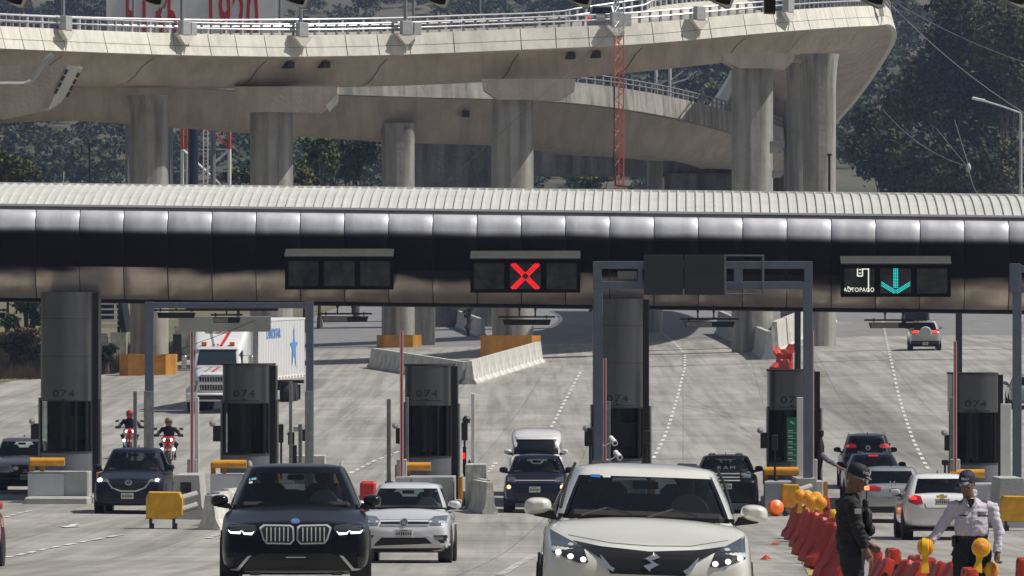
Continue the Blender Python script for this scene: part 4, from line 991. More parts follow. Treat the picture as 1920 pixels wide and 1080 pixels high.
# green tariff board
s = 176/F
def V(px, v=-6): return pu(px)*1.0
def stand(name, label, cat, px, py0, py1, wpx, m, v=-6.5, group=None, square=True, dep=None):
    """upright post between photo heights py0 (top) and py1 (bottom)"""
    D = 182+v; s = D/F; x = (px-960)*s; zt = EZ+(640-py0)*s; zb = min(EZ+(640-py1)*s, zt-.1)
    t = thing(name, label, cat, (x, D, zb), -PA, group); mb = MB()
    if square: mb.box((0, 0, (zt-zb)/2), (wpx*s, dep or wpx*s, zt-zb), bev=.01)
    else: mb.cyl((0, 0, 0), (0, 0, zt-zb), wpx/2*s, n=12)
    mb.build('shaft', m, t, smooth=not square); mb = MB(); mb.box((0, 0, .02), (wpx*s*1.8, wpx*s*1.8, .04)); mb.build('base_plate', M['steel2'], t)
    return t, s, zt-zb
t, s, h = stand('tariff_board', 'green tariff board with white lines on the booth island behind the barriers', 'sign', 1485, 783, 905, 4, M['steel2'], v=-4.4)
mb = MB(); mb.box((0, -.08, h-.62), (.28, .04, 1.26)); mb.build('panel', M['green_sign'], t)
mb = MB()
for i in range(6): mb.box((0, -.105, h-.42-.155*i), (.2 if i % 2 else .24, .006, .012)); mb.box((-.05, -.105, h-.36-.155*i), (.13, .006, .03))
mb.box((0, -.105, h-.14), (.14, .006, .035), M=Matrix.Rotation(R(28), 4, 'Y')); mb.build('lettering', M['white'], t)
# ground level for posts: use island tops
Z = 905
G = 'grey steel posts along the booth islands'
for px, a, b, w_, lab_ in ((253.5, 733, 900, 7, 'square grey post left of the first motorcycle gantry leg'), (369, 745, 905, 8, 'grey post just right of the tall red and white boom near the truck'), (545, 715, 900, 6, 'thin grey post right of the second booth'),
                    (563, 795, 900, 7, 'short grey post carrying meters right of the second booth'), (729, 748, 905, 8, 'free-standing grey post left of the third booth'), (763, 745, 905, 6, 'thin grey post hugging the left of the third booth'),
                    (887, 738, 900, 7, 'grey post right of the third booth above the white barriers'), (1139, 752, 900, 11, 'wide galvanised post right of the tall gantry leg in the centre'), (1785, 745, 905, 9, 'pale post left of the rightmost booth'),
                    (1500, 745, 905, 12, 'white post between the tariff board and the gantry leg'), (1886, 757, 960, 20, 'wide white concrete post right of the rightmost booth')):
    stand('guard_post', lab_, 'post', px, a, b, w_, M['white'] if 'white' in lab_ else M['steel2'], v=-4.8, group=G, dep=.09)
def boom(px, a, b, lab_):
    D = 182-5.5; s = D/F; zt = EZ+(640-a)*s; zb = EZ+(640-b)*s; t = thing('barrier_boom', lab_, 'barrier arm', ((px-960)*s, D, zb), -PA, 'raised barrier arms')
    mb = MB(); mb.box((0, 0, (zt-zb)/2), (.10, .04, zt-zb)); mb.build('arm', M['white'], t); mb = MB(); mb.box((0, -.024, (zt-zb)/2), (.045, .01, zt-zb-.02)); mb.build('red_stripe', M['red'], t)
    mb = MB(); mb.box((0, .12, .3), (.28, .2, .7), bev=.02); mb.build('drive_box', M['box_grey'], t); return t
boom(360, 622, 905, 'raised red and white boom beside the truck, leftmost'); boom(753, 620, 905, 'raised red and white boom left of the third booth'); boom(1134, 672, 905, 'short raised boom in front of the central column')
boom(1523, 620, 905, 'raised red and white boom right of the gantry leg behind the barriers'); boom(1791, 640, 905, 'raised boom left of the rightmost booth')
# ------------------------------------------------------------ gantries
def gantry(label, D, pieces, loc_px, tagcat='gantry'):
    s = D/F; x0 = (loc_px-960)*s; z0 = gz(x0, D); t = thing('steel_gantry', label, tagcat, (x0, D, z0)); return t, s, x0, z0
def gbox(mb, s, x0, z0, a, b, c, d, dep=.24, y=0):
    """photo rectangle x a..b, y c..d"""
    mb.box(((a+b)/2*s-960*s-x0, y, EZ+(640-(c+d)/2)*s-z0), (abs(b-a)*s, dep, abs(d-c)*s), bev=.008)
t, s, x0, z0 = gantry('blue-grey portal frame around the truck lane at left', 176.5, None, 430)
for a, b in ((272, 288), (574, 588)): mb = MB(); gbox(mb, s, x0, z0, a, b, 566, 938); mb.build('leg', M['steel'], t); mb = MB(); gbox(mb, s, x0, z0, a-2, b-2, 733, 938, dep=.27); mb.build('sleeve', M['steel2'], t)
mb = MB(); gbox(mb, s, x0, z0, 288, 574, 567, 578); mb.build('beam', M['steel'], t)
mb = MB(); gbox(mb, s, x0, z0, 347, 521, 576, 583, y=.3, dep=.1); mb.build('cable_tray', M['black'], t)
t, s, x0, z0 = gantry('tall blue-grey portal frame carrying blank dark sign panels in the centre', 175.5, None, 1318)
for a, b in ((1113, 1130), (1506, 1523)): mb = MB(); gbox(mb, s, x0, z0, a, b, 542, 950); mb.build('leg', M['steel'], t)
for c, d in ((490, 504), (528, 542)): mb = MB(); gbox(mb, s, x0, z0, 1112, 1523, c, d); mb.build('beam', M['steel'], t)
for a, b in ((1112, 1128), (1196, 1204), (1376, 1392), (1508, 1523)): mb = MB(); gbox(mb, s, x0, z0, a, b, 504, 528); mb.build('strut', M['steel'], t)
for a, b in ((1207, 1280), (1283, 1357)): mb = MB(); gbox(mb, s, x0, z0, a, b, 478, 553, y=-.2, dep=.12); mb.build('sign_panel', mat('blank_sign_%d' % a, (.022, .024, .026), .45, var=.15, scale=2), t)
mb = MB()
for q in ((1357, 1432, 478, 481), (1357, 1432, 550, 553), (1357, 1361, 481, 550), (1428, 1432, 481, 550)): gbox(mb, s, x0, z0, *q, y=-.2, dep=.1)
mb.build('empty_sign_frame', M['steel'], t)
mb = MB(); gbox(mb, s, x0, z0, 1158, 1195, 508, 524, y=.1, dep=.05); mb.build('label_plate', mat('faded_label', (.25, .27, .24), .6), t)
t, s, x0, z0 = gantry('blue-grey portal frame cut by the right edge', 175.5, None, 1960)
mb = MB(); gbox(mb, s, x0, z0, 1899, 1915, 496, 968); mb.build('leg', M['steel'], t)
for c, d in ((498, 511), (535, 549)): mb = MB(); gbox(mb, s, x0, z0, 1915, 2060, c, d); mb.build('beam', M['steel'], t)
mb = MB(); gbox(mb, s, x0, z0, 1893, 1912, 494, 548, y=-.02, dep=.3); mb.build('corner_plate', M['steel'], t)
for px, lab_ in ((1495.5, 'rear blue-grey post above the booth with the tariff board'), (1798, 'rear blue-grey post above the rightmost booth')):
    stand('steel_post', lab_, 'post', px, 570, 935, 12, M['steel'], v=7, group='rear blue-grey posts behind the booths', dep=.2)
# banner panel
D = 205; s = D/F; x0 = (428-960)*s; z0 = gz(x0, D); t = thing('hanging_sign', 'faded grey sign panel hanging in front of the truck cab', 'sign', (x0, D, z0)); M['faded'] = mat('faded_sign', (.38, .375, .355), .7, var=.15, scale=1.5)
mb = MB(); gbox(mb, s, x0, z0, 335, 508, 593, 622, dep=.06); mb.build('panel', M['faded'], t); M['faint'] = mat('faint_lettering', (.20, .195, .185), .7)
mb = MB(); gbox(mb, s, x0, z0, 474, 484, 622, 850, dep=.15, y=.1); mb.build('post', M['box_grey'], t)
# meters & little boxes right of the second booth
t = thing('meter_rack', 'grey meter boxes and black speakers on posts right of the second booth', 'cabinet', pt(560, 900, 178)); s = 178/F
mb = MB(); mb.box((-14*s, 0, 78*s), (12*s, .15, 24*s)); mb.box((10*s, 0, 84*s), (10*s, .15, 22*s)); mb.box((-8*s, 0, 48*s), (9*s, .15, 35*s)); mb.build('speaker', M['black'], t)
mb = MB(); mb.box((-3*s, -.12, 96*s), (13*s, .1, 10*s), bev=.02); mb.cyl((-22*s, 0, 86*s), (-8*s, 0, 86*s), .03, n=6); mb.build('meter', M['box_grey'], t)
t = thing('white_box', 'small white concrete box beyond the second booth island', 'box', gp(582, 200)); mb = MB(); mb.box((0, 0, .45), (.95, .6, .9), bev=.03); mb.build('body', M['barrier'], t); mb = MB(); mb.box((-.5, -.35, .38), (.08, .05, .6)); mb.build('orange_strip', M['orange'], t)
t = thing('debris_pile', 'small black and yellow pile on the island right of the white box', 'debris', gp(612, 196)); mb = MB(); mb.lathe([(.14, 0), (.16, .2), (.1, .34), (.02, .4)], n=8); mb.build('bag', M['black'], t); mb = MB(); mb.lathe([(.16, 0), (.14, .15), (.03, .3)], c=(.32, 0, 0), n=6); mb.build('wedge', M['yellow'], t)
t = thing('red_hut', 'dark red padded box peeking from behind the white hatchback', 'box', gp(690, 140)); mb = MB(); s = 140/F; zz = lambda y: EZ+(640-y)*s-t.location.z
mb.box((0, 0, zz(902)/2), (30*s, .4, zz(902)), bev=.05); mb.build('body', M['red'], t)
def cctv(px, py, lab_):
    t = thing('cctv_camera', lab_, 'camera', pt(px, py, 174.5), R(20)); mb = MB(); mb.cyl((0, -.18, -.06), (0, .16, .08), .085, .075, 12); mb.build('housing', M['white'], t, smooth=True); mb = MB(); mb.cyl((0, -.19, -.064), (0, -.182, -.06), .05, n=12); mb.build('lens', M['black'], t); mb = MB(); mb.tube([(0, .1, -.02), (-.15, .2, -.12), (-.22, .2, -.12)], .02, 6); mb.build('bracket', M['white'], t)
cctv(1149, 827, 'upper white security camera on the central booth'); cctv(1158, 854, 'lower white security camera just above the light SUV roof')
def lane_light(px, py0, py1, w_, lab_):
    t = thing('lane_traffic_light', lab_, 'traffic light', pt(px, py1, 176.5), 0, 'black lane lights beside the booths'); s = 176.5/F; mb = MB(); h = (py1-py0)*s; mb.box((0, 0, h/2), (w_*s, .2, h), bev=.02); mb.build('housing', M['black'], t)
    mb = MB(); mb.cyl((0, .05, 0), (0, .05, -1.0), .03, n=6); mb.build('post', M['dark_metal'], t); return t, s, h
t, s, h = lane_light(871, 792, 826, 12, 'black lane light right of the third booth'); mb = MB(); mb.lathe([(.0, 0), (.10, .0), (.11, .12), (.05, .2)], c=(.05, 0, h-.02), n=10); mb.build('hood', M['black'], t)
mb = MB(); mb.box((-.02, -.11, -.42), (.07, .02, .16)); mb.build('red_lamp', M['led_red'], t)
mb = MB(); mb.box((-.0, -.02, -.55), (.10, .16, .75)); mb.build('lower_housing', M['black'], t)
lane_light(1106, 802, 830, 12, 'black lane light left of the central gantry leg'); lane_light(1213, 807, 833, 13, 'black lane light right of the central booth')
lane_light(1453, 815, 845, 11, 'black lane light left of the booth with the tariff board'); lane_light(1772, 862, 872, 12, 'small black box left of the rightmost booth')
lane_light(527, 795, 830, 9, 'black lane light right of the second booth')
# booth attendant's arm reaching out of the fifth booth
t = thing('person', 'booth attendant reaching a grey-sleeved arm towards the dark cars', 'person', pt(1540, 905, 178.5)); s = 178.5/F
mb = MB(); mb.tube([(-3*s, .1, 0), (-4*s, .1, 50*s), (-2*s, .1, 70*s), (-1*s, .1, 84*s)], [.1, .16, .12, .05], 10); mb.lathe([(0, 0), (.07, .03), (.095, .12), (.085, .2), (0, .26)], c=(-1*s, .1, 84*s), n=12); mb.build('body', M['hair'], t, smooth=True)
mb = MB(); mb.tube([(0, 0, 54*s), (12*s, -.05, 42*s), (20*s, -.05, 38*s), (28*s, -.05, 32*s)], [.08, .075, .07, .05], 8); mb.build('sleeve', mat('grey_sleeve', (.16, .16, .2), .8), t, smooth=True)
mb = MB(); mb.tube([(28*s, -.05, 32*s), (38*s, -.05, 26*s), (46*s, -.05, 24*s)], [.035, .04, .02], 8)
for q in range(4): mb.tube([(42*s, -.08+q*.025, 25*s), (50*s, -.08+q*.025, 23*s), (55*s, -.08+q*.025, 20*s)], [.012, .010, .007], 6)
mb.build('hand', M['skin'], t, smooth=True)

# ------------------------------------------------------------ island ends: crash noses, yellow attenuators
def nose(px, py, label, w_=.9, h=1.1, recess=True, rz=0):
    D = on_road(px, py); t = thing('barrier_end_block', label, 'barrier', gp(px, D), rz, 'concrete island end blocks'); mb = MB(); w2 = w_/2
    rings = []
    for y, k in ((0, 1), (.35, 1), (3.0, 1)):
        rings.append([Vector((x*k, y, z)) for x, z in [(-w2*1.05, 0), (-w2*1.0, .12), (-w2*.82, .35), (-w2*.68, h), (w2*.68, h), (w2*.82, .35), (w2*1.0, .12), (w2*1.05, 0)]])
    mb.loft(rings, True, True); mb.build('body', M['barrier_g'], t)
    if recess:
        mb = MB(); mb.box((-.02, -.006, h*.72), (.27, .03, .27)); mb.build('recess', M['joint'], t); mb = MB(); mb.box((.03, -.03, h*.70), (.03, .02, .2), M=Matrix.Rotation(R(-30), 4, 'Y')); mb.build('bolt', M['dark_metal'], t)
    return t, D
nose(350, 974, 'grey concrete nose block with a square recess behind the yellow box at left')
def attenuator(px, py, label, w_=.86, rz=0, m='yellow', h=.62, zoff=.24):
    D = on_road(px, py); t = thing('crash_cushion', label, 'crash cushion', gp(px, D), rz, 'yellow crash cushions'); w2 = w_/2; mb = MB()
    sec2 = [(-w2, zoff), (w2*.45, zoff-.02), (w2*.98, zoff+.08), (w2, zoff+h*.72), (w2*.80, zoff+h*.98), (-w2*.85, zoff+h), (-w2, zoff+h*.8)]
    rings = [[Vector((x*k, y, (z-zoff-h/2)*k+zoff+h/2)) for x, z in sec2] for y, k in ((0, .96), (.03, 1), (.75, 1), (.78, .97))]
    mb.loft(rings, True, True); mb.build('body', M[m], t, smooth=R(30))
    mb = MB()
    for z in (zoff+.2, zoff+.46): mb.cyl((w2*.9, .3, z), (w2+.30, .5, z+.10), .085, n=10)
    mb.build('pipe', M['box_grey'], t); mb = MB()
    for x in (-w2*.75, w2*.5): mb.box((x, .15, zoff/2), (.06, .3, zoff)); mb.box((x+.06, .15, .03), (.03, .3, .2))
    mb.build('foot', M['dark_metal'], t); return t
attenuator(308, 992, 'yellow crash cushion with two grey pipes left of the black SUV'); attenuator(1484, 968, 'yellow crash cushion behind the row of amber lamps', w_=.5); attenuator(1912, 996, 'yellow crash cushion at the right edge behind the man in the white shirt', w_=.9)
nose(1512, 966, 'pale concrete nose block at the foot of the gantry leg behind the amber lamps', w_=.78, h=1.0, recess=False)
nose(1898, 990, 'pale concrete nose block at the far right edge', w_=.85, h=1.25, recess=False)
for px in (1500, 1530):
    pass
# white ribbed barriers running back left of the black SUV
for i, (px, D) in enumerate(((400, 150), (412, 154.5), (428, 159))):
    c = gp(px+26, D); barrier_at(c, R(78), 3.4, 0, ['nearest', 'middle', 'farthest'][i]+' white barrier in the short row left of the black SUV mirror', h=.82, w=.55)
for i, (px, D) in enumerate(((905, 172), (900, 175.5), (896, 179))):
    barrier_at(gp(px, D), R(97), 3.4, 0, ['nearest', 'middle', 'farthest'][i]+' white barrier in the row right of the third booth', h=.85, w=.42)
t = thing('white_block', 'white concrete block above the barriers right of the third booth', 'block', gp(893, 176)); mb = MB(); mb.box((0, .4, .62), (.6, .8, 1.25), bev=.03); mb.build('body', M['barrier'], t)
# channelizer cylinder, chevron bag
D = on_road(880, 940); t = thing('traffic_channelizer', 'red and white striped channelizer post right of the third booth', 'traffic cone', gp(880, D)); s = D/F
prof = [(.17, 0), (.17, .03), (.10, .05), (.095, .95), (.12, .96), (.12, 1.0), (.06, 1.06), (.03, 1.16), (.01, 1.2)]
mb = MB(); mb.lathe(prof, n=18); mb.build('body', M['orange2'] if 'orange2' in M else M['red_plastic'], t, smooth=R(35)); mb = MB()
for z in (.16, .42, .68): mb.lathe([(.101, z), (.101, z+.12)], n=18)
mb.lathe([(.122, .93), (.122, .985)], n=18); mb.build('reflective_band', M['white'], t)
t = thing('knocked_cone', 'small knocked orange cone beside the channelizer foot', 'traffic cone', gp(888, on_road(888, 941)), R(30)); mb = MB(); mb.lathe([(.15, 0), (.15, .03), (.08, .04), (.03, .35), (0, .36)], n=12, M=Matrix.Rotation(R(25), 3, 'Y')); mb.build('body', M['orange'], t); mb = MB(); mb.lathe([(.068, .12), (.05, .22)], n=12, M=Matrix.Rotation(R(25), 3, 'Y')); mb.build('band', M['white'], t)
t = thing('chevron_cushion', 'yellow and black chevron cushion leaning on the white barriers', 'crash cushion', gp(911, 176)); mb = MB(); s = 176/F
mb.prism([(-5*s, -.05), (5*s, .05), (9*s, 18*s), (8*s, 26*s), (-2*s, 36*s), (-7*s, 33*s)], 0, .4); mb.build('body', M['yellow'], t); mb = MB()
for k in range(4): mb.prism([(-7*s, (5+8*k)*s), (0, (8+8*k)*s), (-7*s, (10+8*k)*s)], -.012, .0)
mb.build('chevron', M['black'], t)

# ------------------------------------------------------------ plastic water barriers and amber lamps
def make_wb(label):
    t = thing('water_barrier', label, 'barrier', (0, 0, 0), 0, 'red plastic water barriers'); L = .52
    prof = [(-.23, 0), (-.23, .16), (-.15, .30), (-.10, .62), (-.085, .86), (-.06, .90), (.06, .90), (.085, .86), (.10, .62), (.15, .30), (.23, .16), (.23, 0)]
    mb = MB(); rings = []
    for y, k, hz_ in ((-L, .80, .90), (-L+.03, .97, .99), (-L+.10, 1, 1), (-.18, 1, 1), (-.14, .86, .93), (.14, .86, .93), (.18, 1, 1), (L-.10, 1, 1), (L-.03, .97, .99), (L, .80, .90)):
        rings.append([Vector((x*k, y, z*hz_)) for x, z in prof])
    mb.loft(rings, True, True); mb.build('body', M['red_plastic'], t, smooth=R(28))
    mb = MB(); mb.cyl((0, -L-.012, .62), (0, -L+.03, .62), .045, n=14); mb.build('drain_plug', M['black'], t)
    mb = MB(); mb.cyl((0, -L-.02, .27), (0, -L+.06, .27), .08, n=14); mb.build('coupling_lug', M['red_plastic'], t, smooth=True)
    mb = MB(); mb.cyl((0, 0, .82), (0, 0, .87), .05, n=12); mb.build('filler_cap', M['red_plastic'], t); return t
wb0 = make_wb('x'); first = [True]
def wb(px, py, label, rz=0, rx=0, ry=0, sc_=1.0, D=None, dz=0):
    D = D or on_road(px, py, lo=25); c = gp(px, D, dz)
    if first[0]: t = wb0; first[0] = False
    else: t = copy_tree(wb0)
    q_ = random.Random(int(px*7+py)); rz += q_.uniform(-.07, .07); ry += q_.uniform(-.06, .06); sc_ *= q_.uniform(.93, 1.03)
    t.location = c; t.rotation_euler = (rx, ry, rz); t.scale = (sc_,)*3; t['label'] = label; return t
rows_ = [(1484, 1010, 12, 14), (1500, 1016, 16, 12), (1509, 1030, 20, 14), (1522, 1045, 24, 16), (1536, 1057, 24, 14), (1552, 1070, 26, 18), (1566, 1092, 22, 16)]
for i, (px, py, rz, ry) in enumerate(rows_):
    wb(px, py, ordn[i]+' red barrier from the far end of the tilted row left of the policeman', R(rz), 0, R(ry), 1.0 if i else .85)
wb(1546, 1000, 'red barrier standing upright under the rightmost amber lamp of the row', R(4), 0, 0, .95)
wb(1515, 975, 'small red barrier under the cluster of amber lamps', R(0), 0, 0, .7); wb(1529, 985, 'red barrier half hidden behind the fourth of the row', R(8), 0, R(4), .8)
wb(1576, 1020, 'red barrier against the back of the policeman', R(10), 0, R(6), .9)
wb(1560, 1066, 'pinkish-lit barrier end behind the policeman elbow', R(14), 0, R(4), .9)
wb(1647, 1088, 'upright red barrier with a flat top right of the policeman', R(2), 0, 0, .72, D=86); wb(1679, 1096, 'second upright barrier behind the slanting one', R(1), 0, 0, .80, D=82)
wb(1622, 1110, 'barrier slanting down just right of the policeman legs', R(8), 0, R(22), .80, D=78); wb(1668, 1120, 'large slanting barrier in front of the two flat-topped ones', R(12), 0, R(24), .82, D=72)
for q, (px_, D_) in enumerate(((1706, 76), (1718, 75), (1730, 74), (1743, 73))): wb(px_, 1120, ['first', 'second', 'third', 'fourth'][q]+' of four bunched barriers left of the knees of the man in white', R(4), 0, R(2+9*q), .76, D=D_)
wb(1822, 1150, 'barrier with a flat pale top in front of the man in the white shirt', R(3), 0, 0, .70, D=63); wb(1921, 1100, 'red barrier cut by the lower right corner', R(2), 0, 0, .80, D=68)
for i, (px, py, rz, ry, k) in enumerate(((1466, 648, 70, 0, 1.3), (1474, 668, 20, 30, 1.2), (1462, 672, -30, -24, 1.1), (1470, 690, 60, 10, 1.2), (1480, 672, 10, -40, 1.0), (1452, 645, 80, 70, 1.0), (1458, 694, 70, 60, 1.1), (1476, 700, 30, -20, 1.2))):
    wb(px, py, ordn[i]+' barrier, counted downhill, of the far heap above the tariff booth', R(rz), 0, R(ry), k*.72, dz=.0)
M['amber'] = mat('amber_lens', (.95, .33, .008), .22, var=.15, scale=40, bump=.4, bscale=90); M['amber_case'] = mat('lamp_yellow', (.88, .50, .015), .45, var=.15, scale=9)
def amber(loc, label, rz=0, rx=0, ry=0, sc_=1.0, group='amber warning lamps'):
    t = thing('warning_lamp', label, 'warning lamp', loc, 0, group, rot=(rx, ry, rz)); t.scale = (sc_,)*3; X = Matrix.Rotation(R(90), 3, 'X')
    mb = MB(); mb.lathe([(.0, -.05), (.085, -.05), (.112, -.035), (.118, 0), (.112, .035), (.085, .05), (0, .05)], c=(0, 0, .30), n=24, M=X); 
    mb.loft([[Vector((x, y, z)) for x, y in ((-a, -b), (a, -b), (a, b), (-a, b))] for a, b, z in ((.062, .045, 0), (.05, .04, .06), (.03, .032, .13), (.045, .035, .20), (.06, .038, .24))], True, True)
    mb.build('case', M['amber_case'], t, smooth=R(40))
    for sg_ in (-1, 1):
        mb = MB(); mb.lathe([(.094, 0), (.088, .018), (.06, .036), (.025, .046), (0, .048)], c=(0, sg_*.05, .30), n=24, M=Matrix.Rotation(R(90)*(1 if sg_ < 0 else -1), 3, 'X')); mb.build('lens', M['amber'], t, smooth=True)
    return t
def amber_px(px, py, D, label, **kw):
    p = pt(px, py, D); p.z -= .30*kw.get('sc_', 1); return amber(p, label, **kw)
for i, (px, py, D, rz, k) in enumerate(((1500, 930, 140, 0, 1.25), (1514, 931, 140, 20, 1.2), (1522, 941, 133, -10, 1.25), (1531, 934, 136, 15, 1.2), (1539, 943, 128, 0, 1.05))):
    amber_px(px, py, D, ordn[i]+' amber lamp from the left in the cluster on the barriers', rz=R(rz), sc_=k)
amber_px(1566, 967, 122, 'amber lamp seen edge-on at the back of the policeman', rz=R(65), sc_=1.1)
t = thing('orange_drum', 'round orange drum lid lying beside the yellow cushion under the lamps', 'drum', gp(1454, on_road(1454, 968)), R(20)); mb = MB(); mb.lathe([(.19, -.13), (.22, -.05), (.22, .05), (.2, .12), (.05, .16), (0, .17)], c=(0, 0, .22), n=20, M=Matrix.Rotation(R(70), 3, 'X')); mb.build('body', M['orange'], t, smooth=R(35))
for i, (px, py) in enumerate(((1435, 1050), (1453, 1022))):
    t = thing('plastic_scrap', ['torn dark red plastic scrap', 'flat orange-red scrap'][i]+' on the road left of the barriers', 'debris', gp(px, on_road(px, py), .01)); mb = MB()
    vs = [(-.11, 0, 0), (-.04, .3, .03), (.02, .1, .09 if i == 0 else .02), (.07, .4, .04), (.13, 0, .01), (0, -.3, .01)]; mb.add(vs, [(0, 1, 2), (2, 1, 3), (2, 3, 4), (0, 2, 5), (2, 4, 5)]); mb.build('scrap', M['red_plastic'], t)
# ------------------------------------------------------------ vehicles
def paintm(name, col, metal=0.3, rough=0.35, coat=1.0):
    dk = max(col) < .05
    m = mat(name, col, rough, metal=metal, var=0.06, scale=1.5, coat=.35 if dk else coat, spec=.15 if dk else None); return m
M['head_glass'] = mat('headlamp_glass', (.20, .21, .22), .06, metal=.35, coat=1); M['head_dark'] = mat('headlamp_dark', (.03, .032, .036), .08, coat=1)
M['led'] = mat('led_daylight', (1.0, .97, .88), .4, emit=2.5); M['amber_on'] = mat('lit_indicator', (1.0, .62, .25), .4, emit=2.0)
M['tail'] = mat('tail_lamp', (.42, .008, .012), .15, coat=1); M['tail_on'] = mat('lit_brake_lamp', (.9, .05, .035), .3, emit=.7); M['tail_core'] = mat('lit_brake_core', (1.0, .22, .08), .3, emit=1.6)
M['glass_car'] = glass_mat('windscreen_glass', (.48, .53, .55), .8, 1.5); M['glass_tint'] = glass_mat('tinted_glass', (.30, .33, .34), .8, 1.5); M['glass_clear'] = glass_mat('clear_glass', (.78, .86, .85), .8, 1.5)
M['trimc'] = mat('bright_trim', (.60, .60, .60), .35, metal=.6); M['grille'] = mat('grille_black', (.010, .010, .011), .35); M['interior'] = mat('cabin_dark', (.012, .012, .013), .8)
M['blue'] = mat('badge_blue', (.03, .15, .5), .3); M['gold'] = mat('badge_gold', (.55, .36, .08), .3, metal=.8); M['sticker'] = mat('sticker', (.2, .5, .55), .5); M['sticker_w'] = mat('sticker_pale', (.6, .7, .6), .5)
def subdiv(verts, faces, midx, levels, creases=None):
    me = bpy.data.meshes.new('t'); me.from_pydata(verts, [], faces); me.polygons.foreach_set('material_index', midx)
    for k in range(max(midx)+1): me.materials.append(None)
    o = bpy.data.objects.new('t', me); COL.objects.link(o); md = o.modifiers.new('s', 'SUBSURF'); md.levels = levels; md.subdivision_type = 'CATMULL_CLARK'
    dg = bpy.context.evaluated_depsgraph_get(); me2 = bpy.data.meshes.new_from_object(o.evaluated_get(dg)); bpy.data.objects.remove(o)
    return me2
def split_mesh(me, k):
    vs = [v.co.copy() for v in me.vertices]; used = {}; nv = []; nf = []
    for p in me.polygons:
        if p.material_index != k: continue
        f = []
        for i in p.vertices:
            if i not in used: used[i] = len(nv); nv.append(tuple(vs[i]))
            f.append(used[i])
        nf.append(f)
    return nv, nf
def raw(name, vs, fs, m, parent, smooth=True):
    me = bpy.data.meshes.new(name); me.from_pydata(vs, [], fs); me.materials.append(m)
    bm = bmesh.new(); bm.from_mesh(me); bmesh.ops.recalc_face_normals(bm, faces=bm.faces); bm.to_mesh(me); bm.free()
    if smooth: me.polygons.foreach_set('use_smooth', [True]*len(me.polygons))
    o = bpy.data.objects.new(name, me); COL.objects.link(o); o.parent = parent; return o
def decal(name, poly, bvh, m, parent, side='front', off=.006, th=.012, grid=.05, smooth=True):
    """poly: (x,z) outline laid on the body by projection along y ('front' from -y, 'rear' from +y)"""
    bm = bmesh.new(); vs = [bm.verts.new((x, 0, z)) for x, z in poly]; bm.faces.new(vs)
    xs = [p[0] for p in poly]; zs = [p[1] for p in poly]
    for lo, hi, ax in ((min(xs), max(xs), 0), (min(zs), max(zs), 2)):
        n = int((hi-lo)/grid)
        for k in range(1, n+1):
            c = [0, 0, 0]; c[ax] = lo+(hi-lo)*k/(n+1); nn = [0, 0, 0]; nn[ax] = 1
            bmesh.ops.bisect_plane(bm, geom=bm.verts[:]+bm.edges[:]+bm.faces[:], plane_co=c, plane_no=nn)
    sgn = -1 if side == 'front' else 1; last = 0; hits = {}
    for v in bm.verts:
        r_ = bvh.ray_cast(Vector((v.co.x, sgn*20, v.co.z)), Vector((0, -sgn, 0)))
        hits[v] = r_[0].y if r_[0] is not None else None
    ok = [h for h in hits.values() if h is not None]; fb = (min(ok) if sgn < 0 else max(ok)) if ok else 0
    for v, h in hits.items():
        if h is None:
            nr = bvh.find_nearest(Vector((v.co.x, fb, v.co.z))); h = nr[0].y if nr[0] is not None else fb
        v.co.y = h+sgn*off
    bm.normal_update(); ex = bmesh.ops.extrude_face_region(bm, geom=bm.faces[:]); bmesh.ops.translate(bm, verts=[g for g in ex['geom'] if isinstance(g, bmesh.types.BMVert)], vec=(0, -sgn*(th+off), 0))
    bmesh.ops.recalc_face_normals(bm, faces=bm.faces); me = bpy.data.meshes.new(name); bm.to_mesh(me); bm.free(); me.materials.append(m)
    o = bpy.data.objects.new(name, me); COL.objects.link(o); o.parent = parent; return o
def mir(p): return [(-x, z) for x, z in p][::-1]
def ell(cx, cz_, rx, rz, n=20): return [(cx+rx*math.cos(2*math.pi*i/n), cz_+rz*math.sin(2*math.pi*i/n)) for i in range(n)]
def rect(cx, cz_, w_, h_): return [(cx-w_/2, cz_-h_/2), (cx+w_/2, cz_-h_/2), (cx+w_/2, cz_+h_/2), (cx-w_/2, cz_+h_/2)]
def wheel(parent, x, y, r, wd, rimm='trimc', out=1):
    w_ = bpy.data.objects.new('wheel', None); COL.objects.link(w_); w_.parent = parent; w_.location = (x, y, r)
    X = Matrix.Rotation(R(90), 3, 'Y'); mb = MB(); mb.lathe([(r*.62, -wd/2), (r*.93, -wd/2), (r*.99, -wd*.38), (r, 0), (r*.99, wd*.38), (r*.93, wd/2), (r*.62, wd/2)], n=28, M=X); mb.build('tyre', M['rubber'], w_, smooth=True)
    mb = MB(); mb.lathe([(0, wd/2*out*.8), (r*.1, wd/2*out*.82), (r*.14, wd/2*out*.7), (r*.56, wd/2*out*.80), (r*.62, wd/2*out*.99), (r*.66, wd/2*out*.96), (r*.60, 0)], n=20, M=X)
    mb.build('rim', M[rimm], w_, smooth=R(30)); mb = MB()
    for k in range(5):
        a = k*1.2566+.3; mb.box((wd/2*out*.86, math.cos(a)*r*.36, math.sin(a)*r*.36), (.015, .07, .07))
    mb.build('rim_opening', M['black'], w_); return w_
def plate(parent, x, y, z, side=-1, w_=.30, m='plate', h=.15):
    mb = MB(); mb.box((x, y, z), (w_, .012, h), bev=.004); o = mb.build('licence_plate', M[m], parent); mb = MB(); r = random.Random(int(x*100+z*1000))
    for k in range(7): mb.box((x-w_*.38+k*w_*.127, y+side*.008, z-.005), (.022, .004, r.uniform(.04, .06)))
    mb.box((x, y+side*.008, z+h*.36), (w_*.4, .004, .012)); mb.build('plate_marks', M['grille'], o); return o
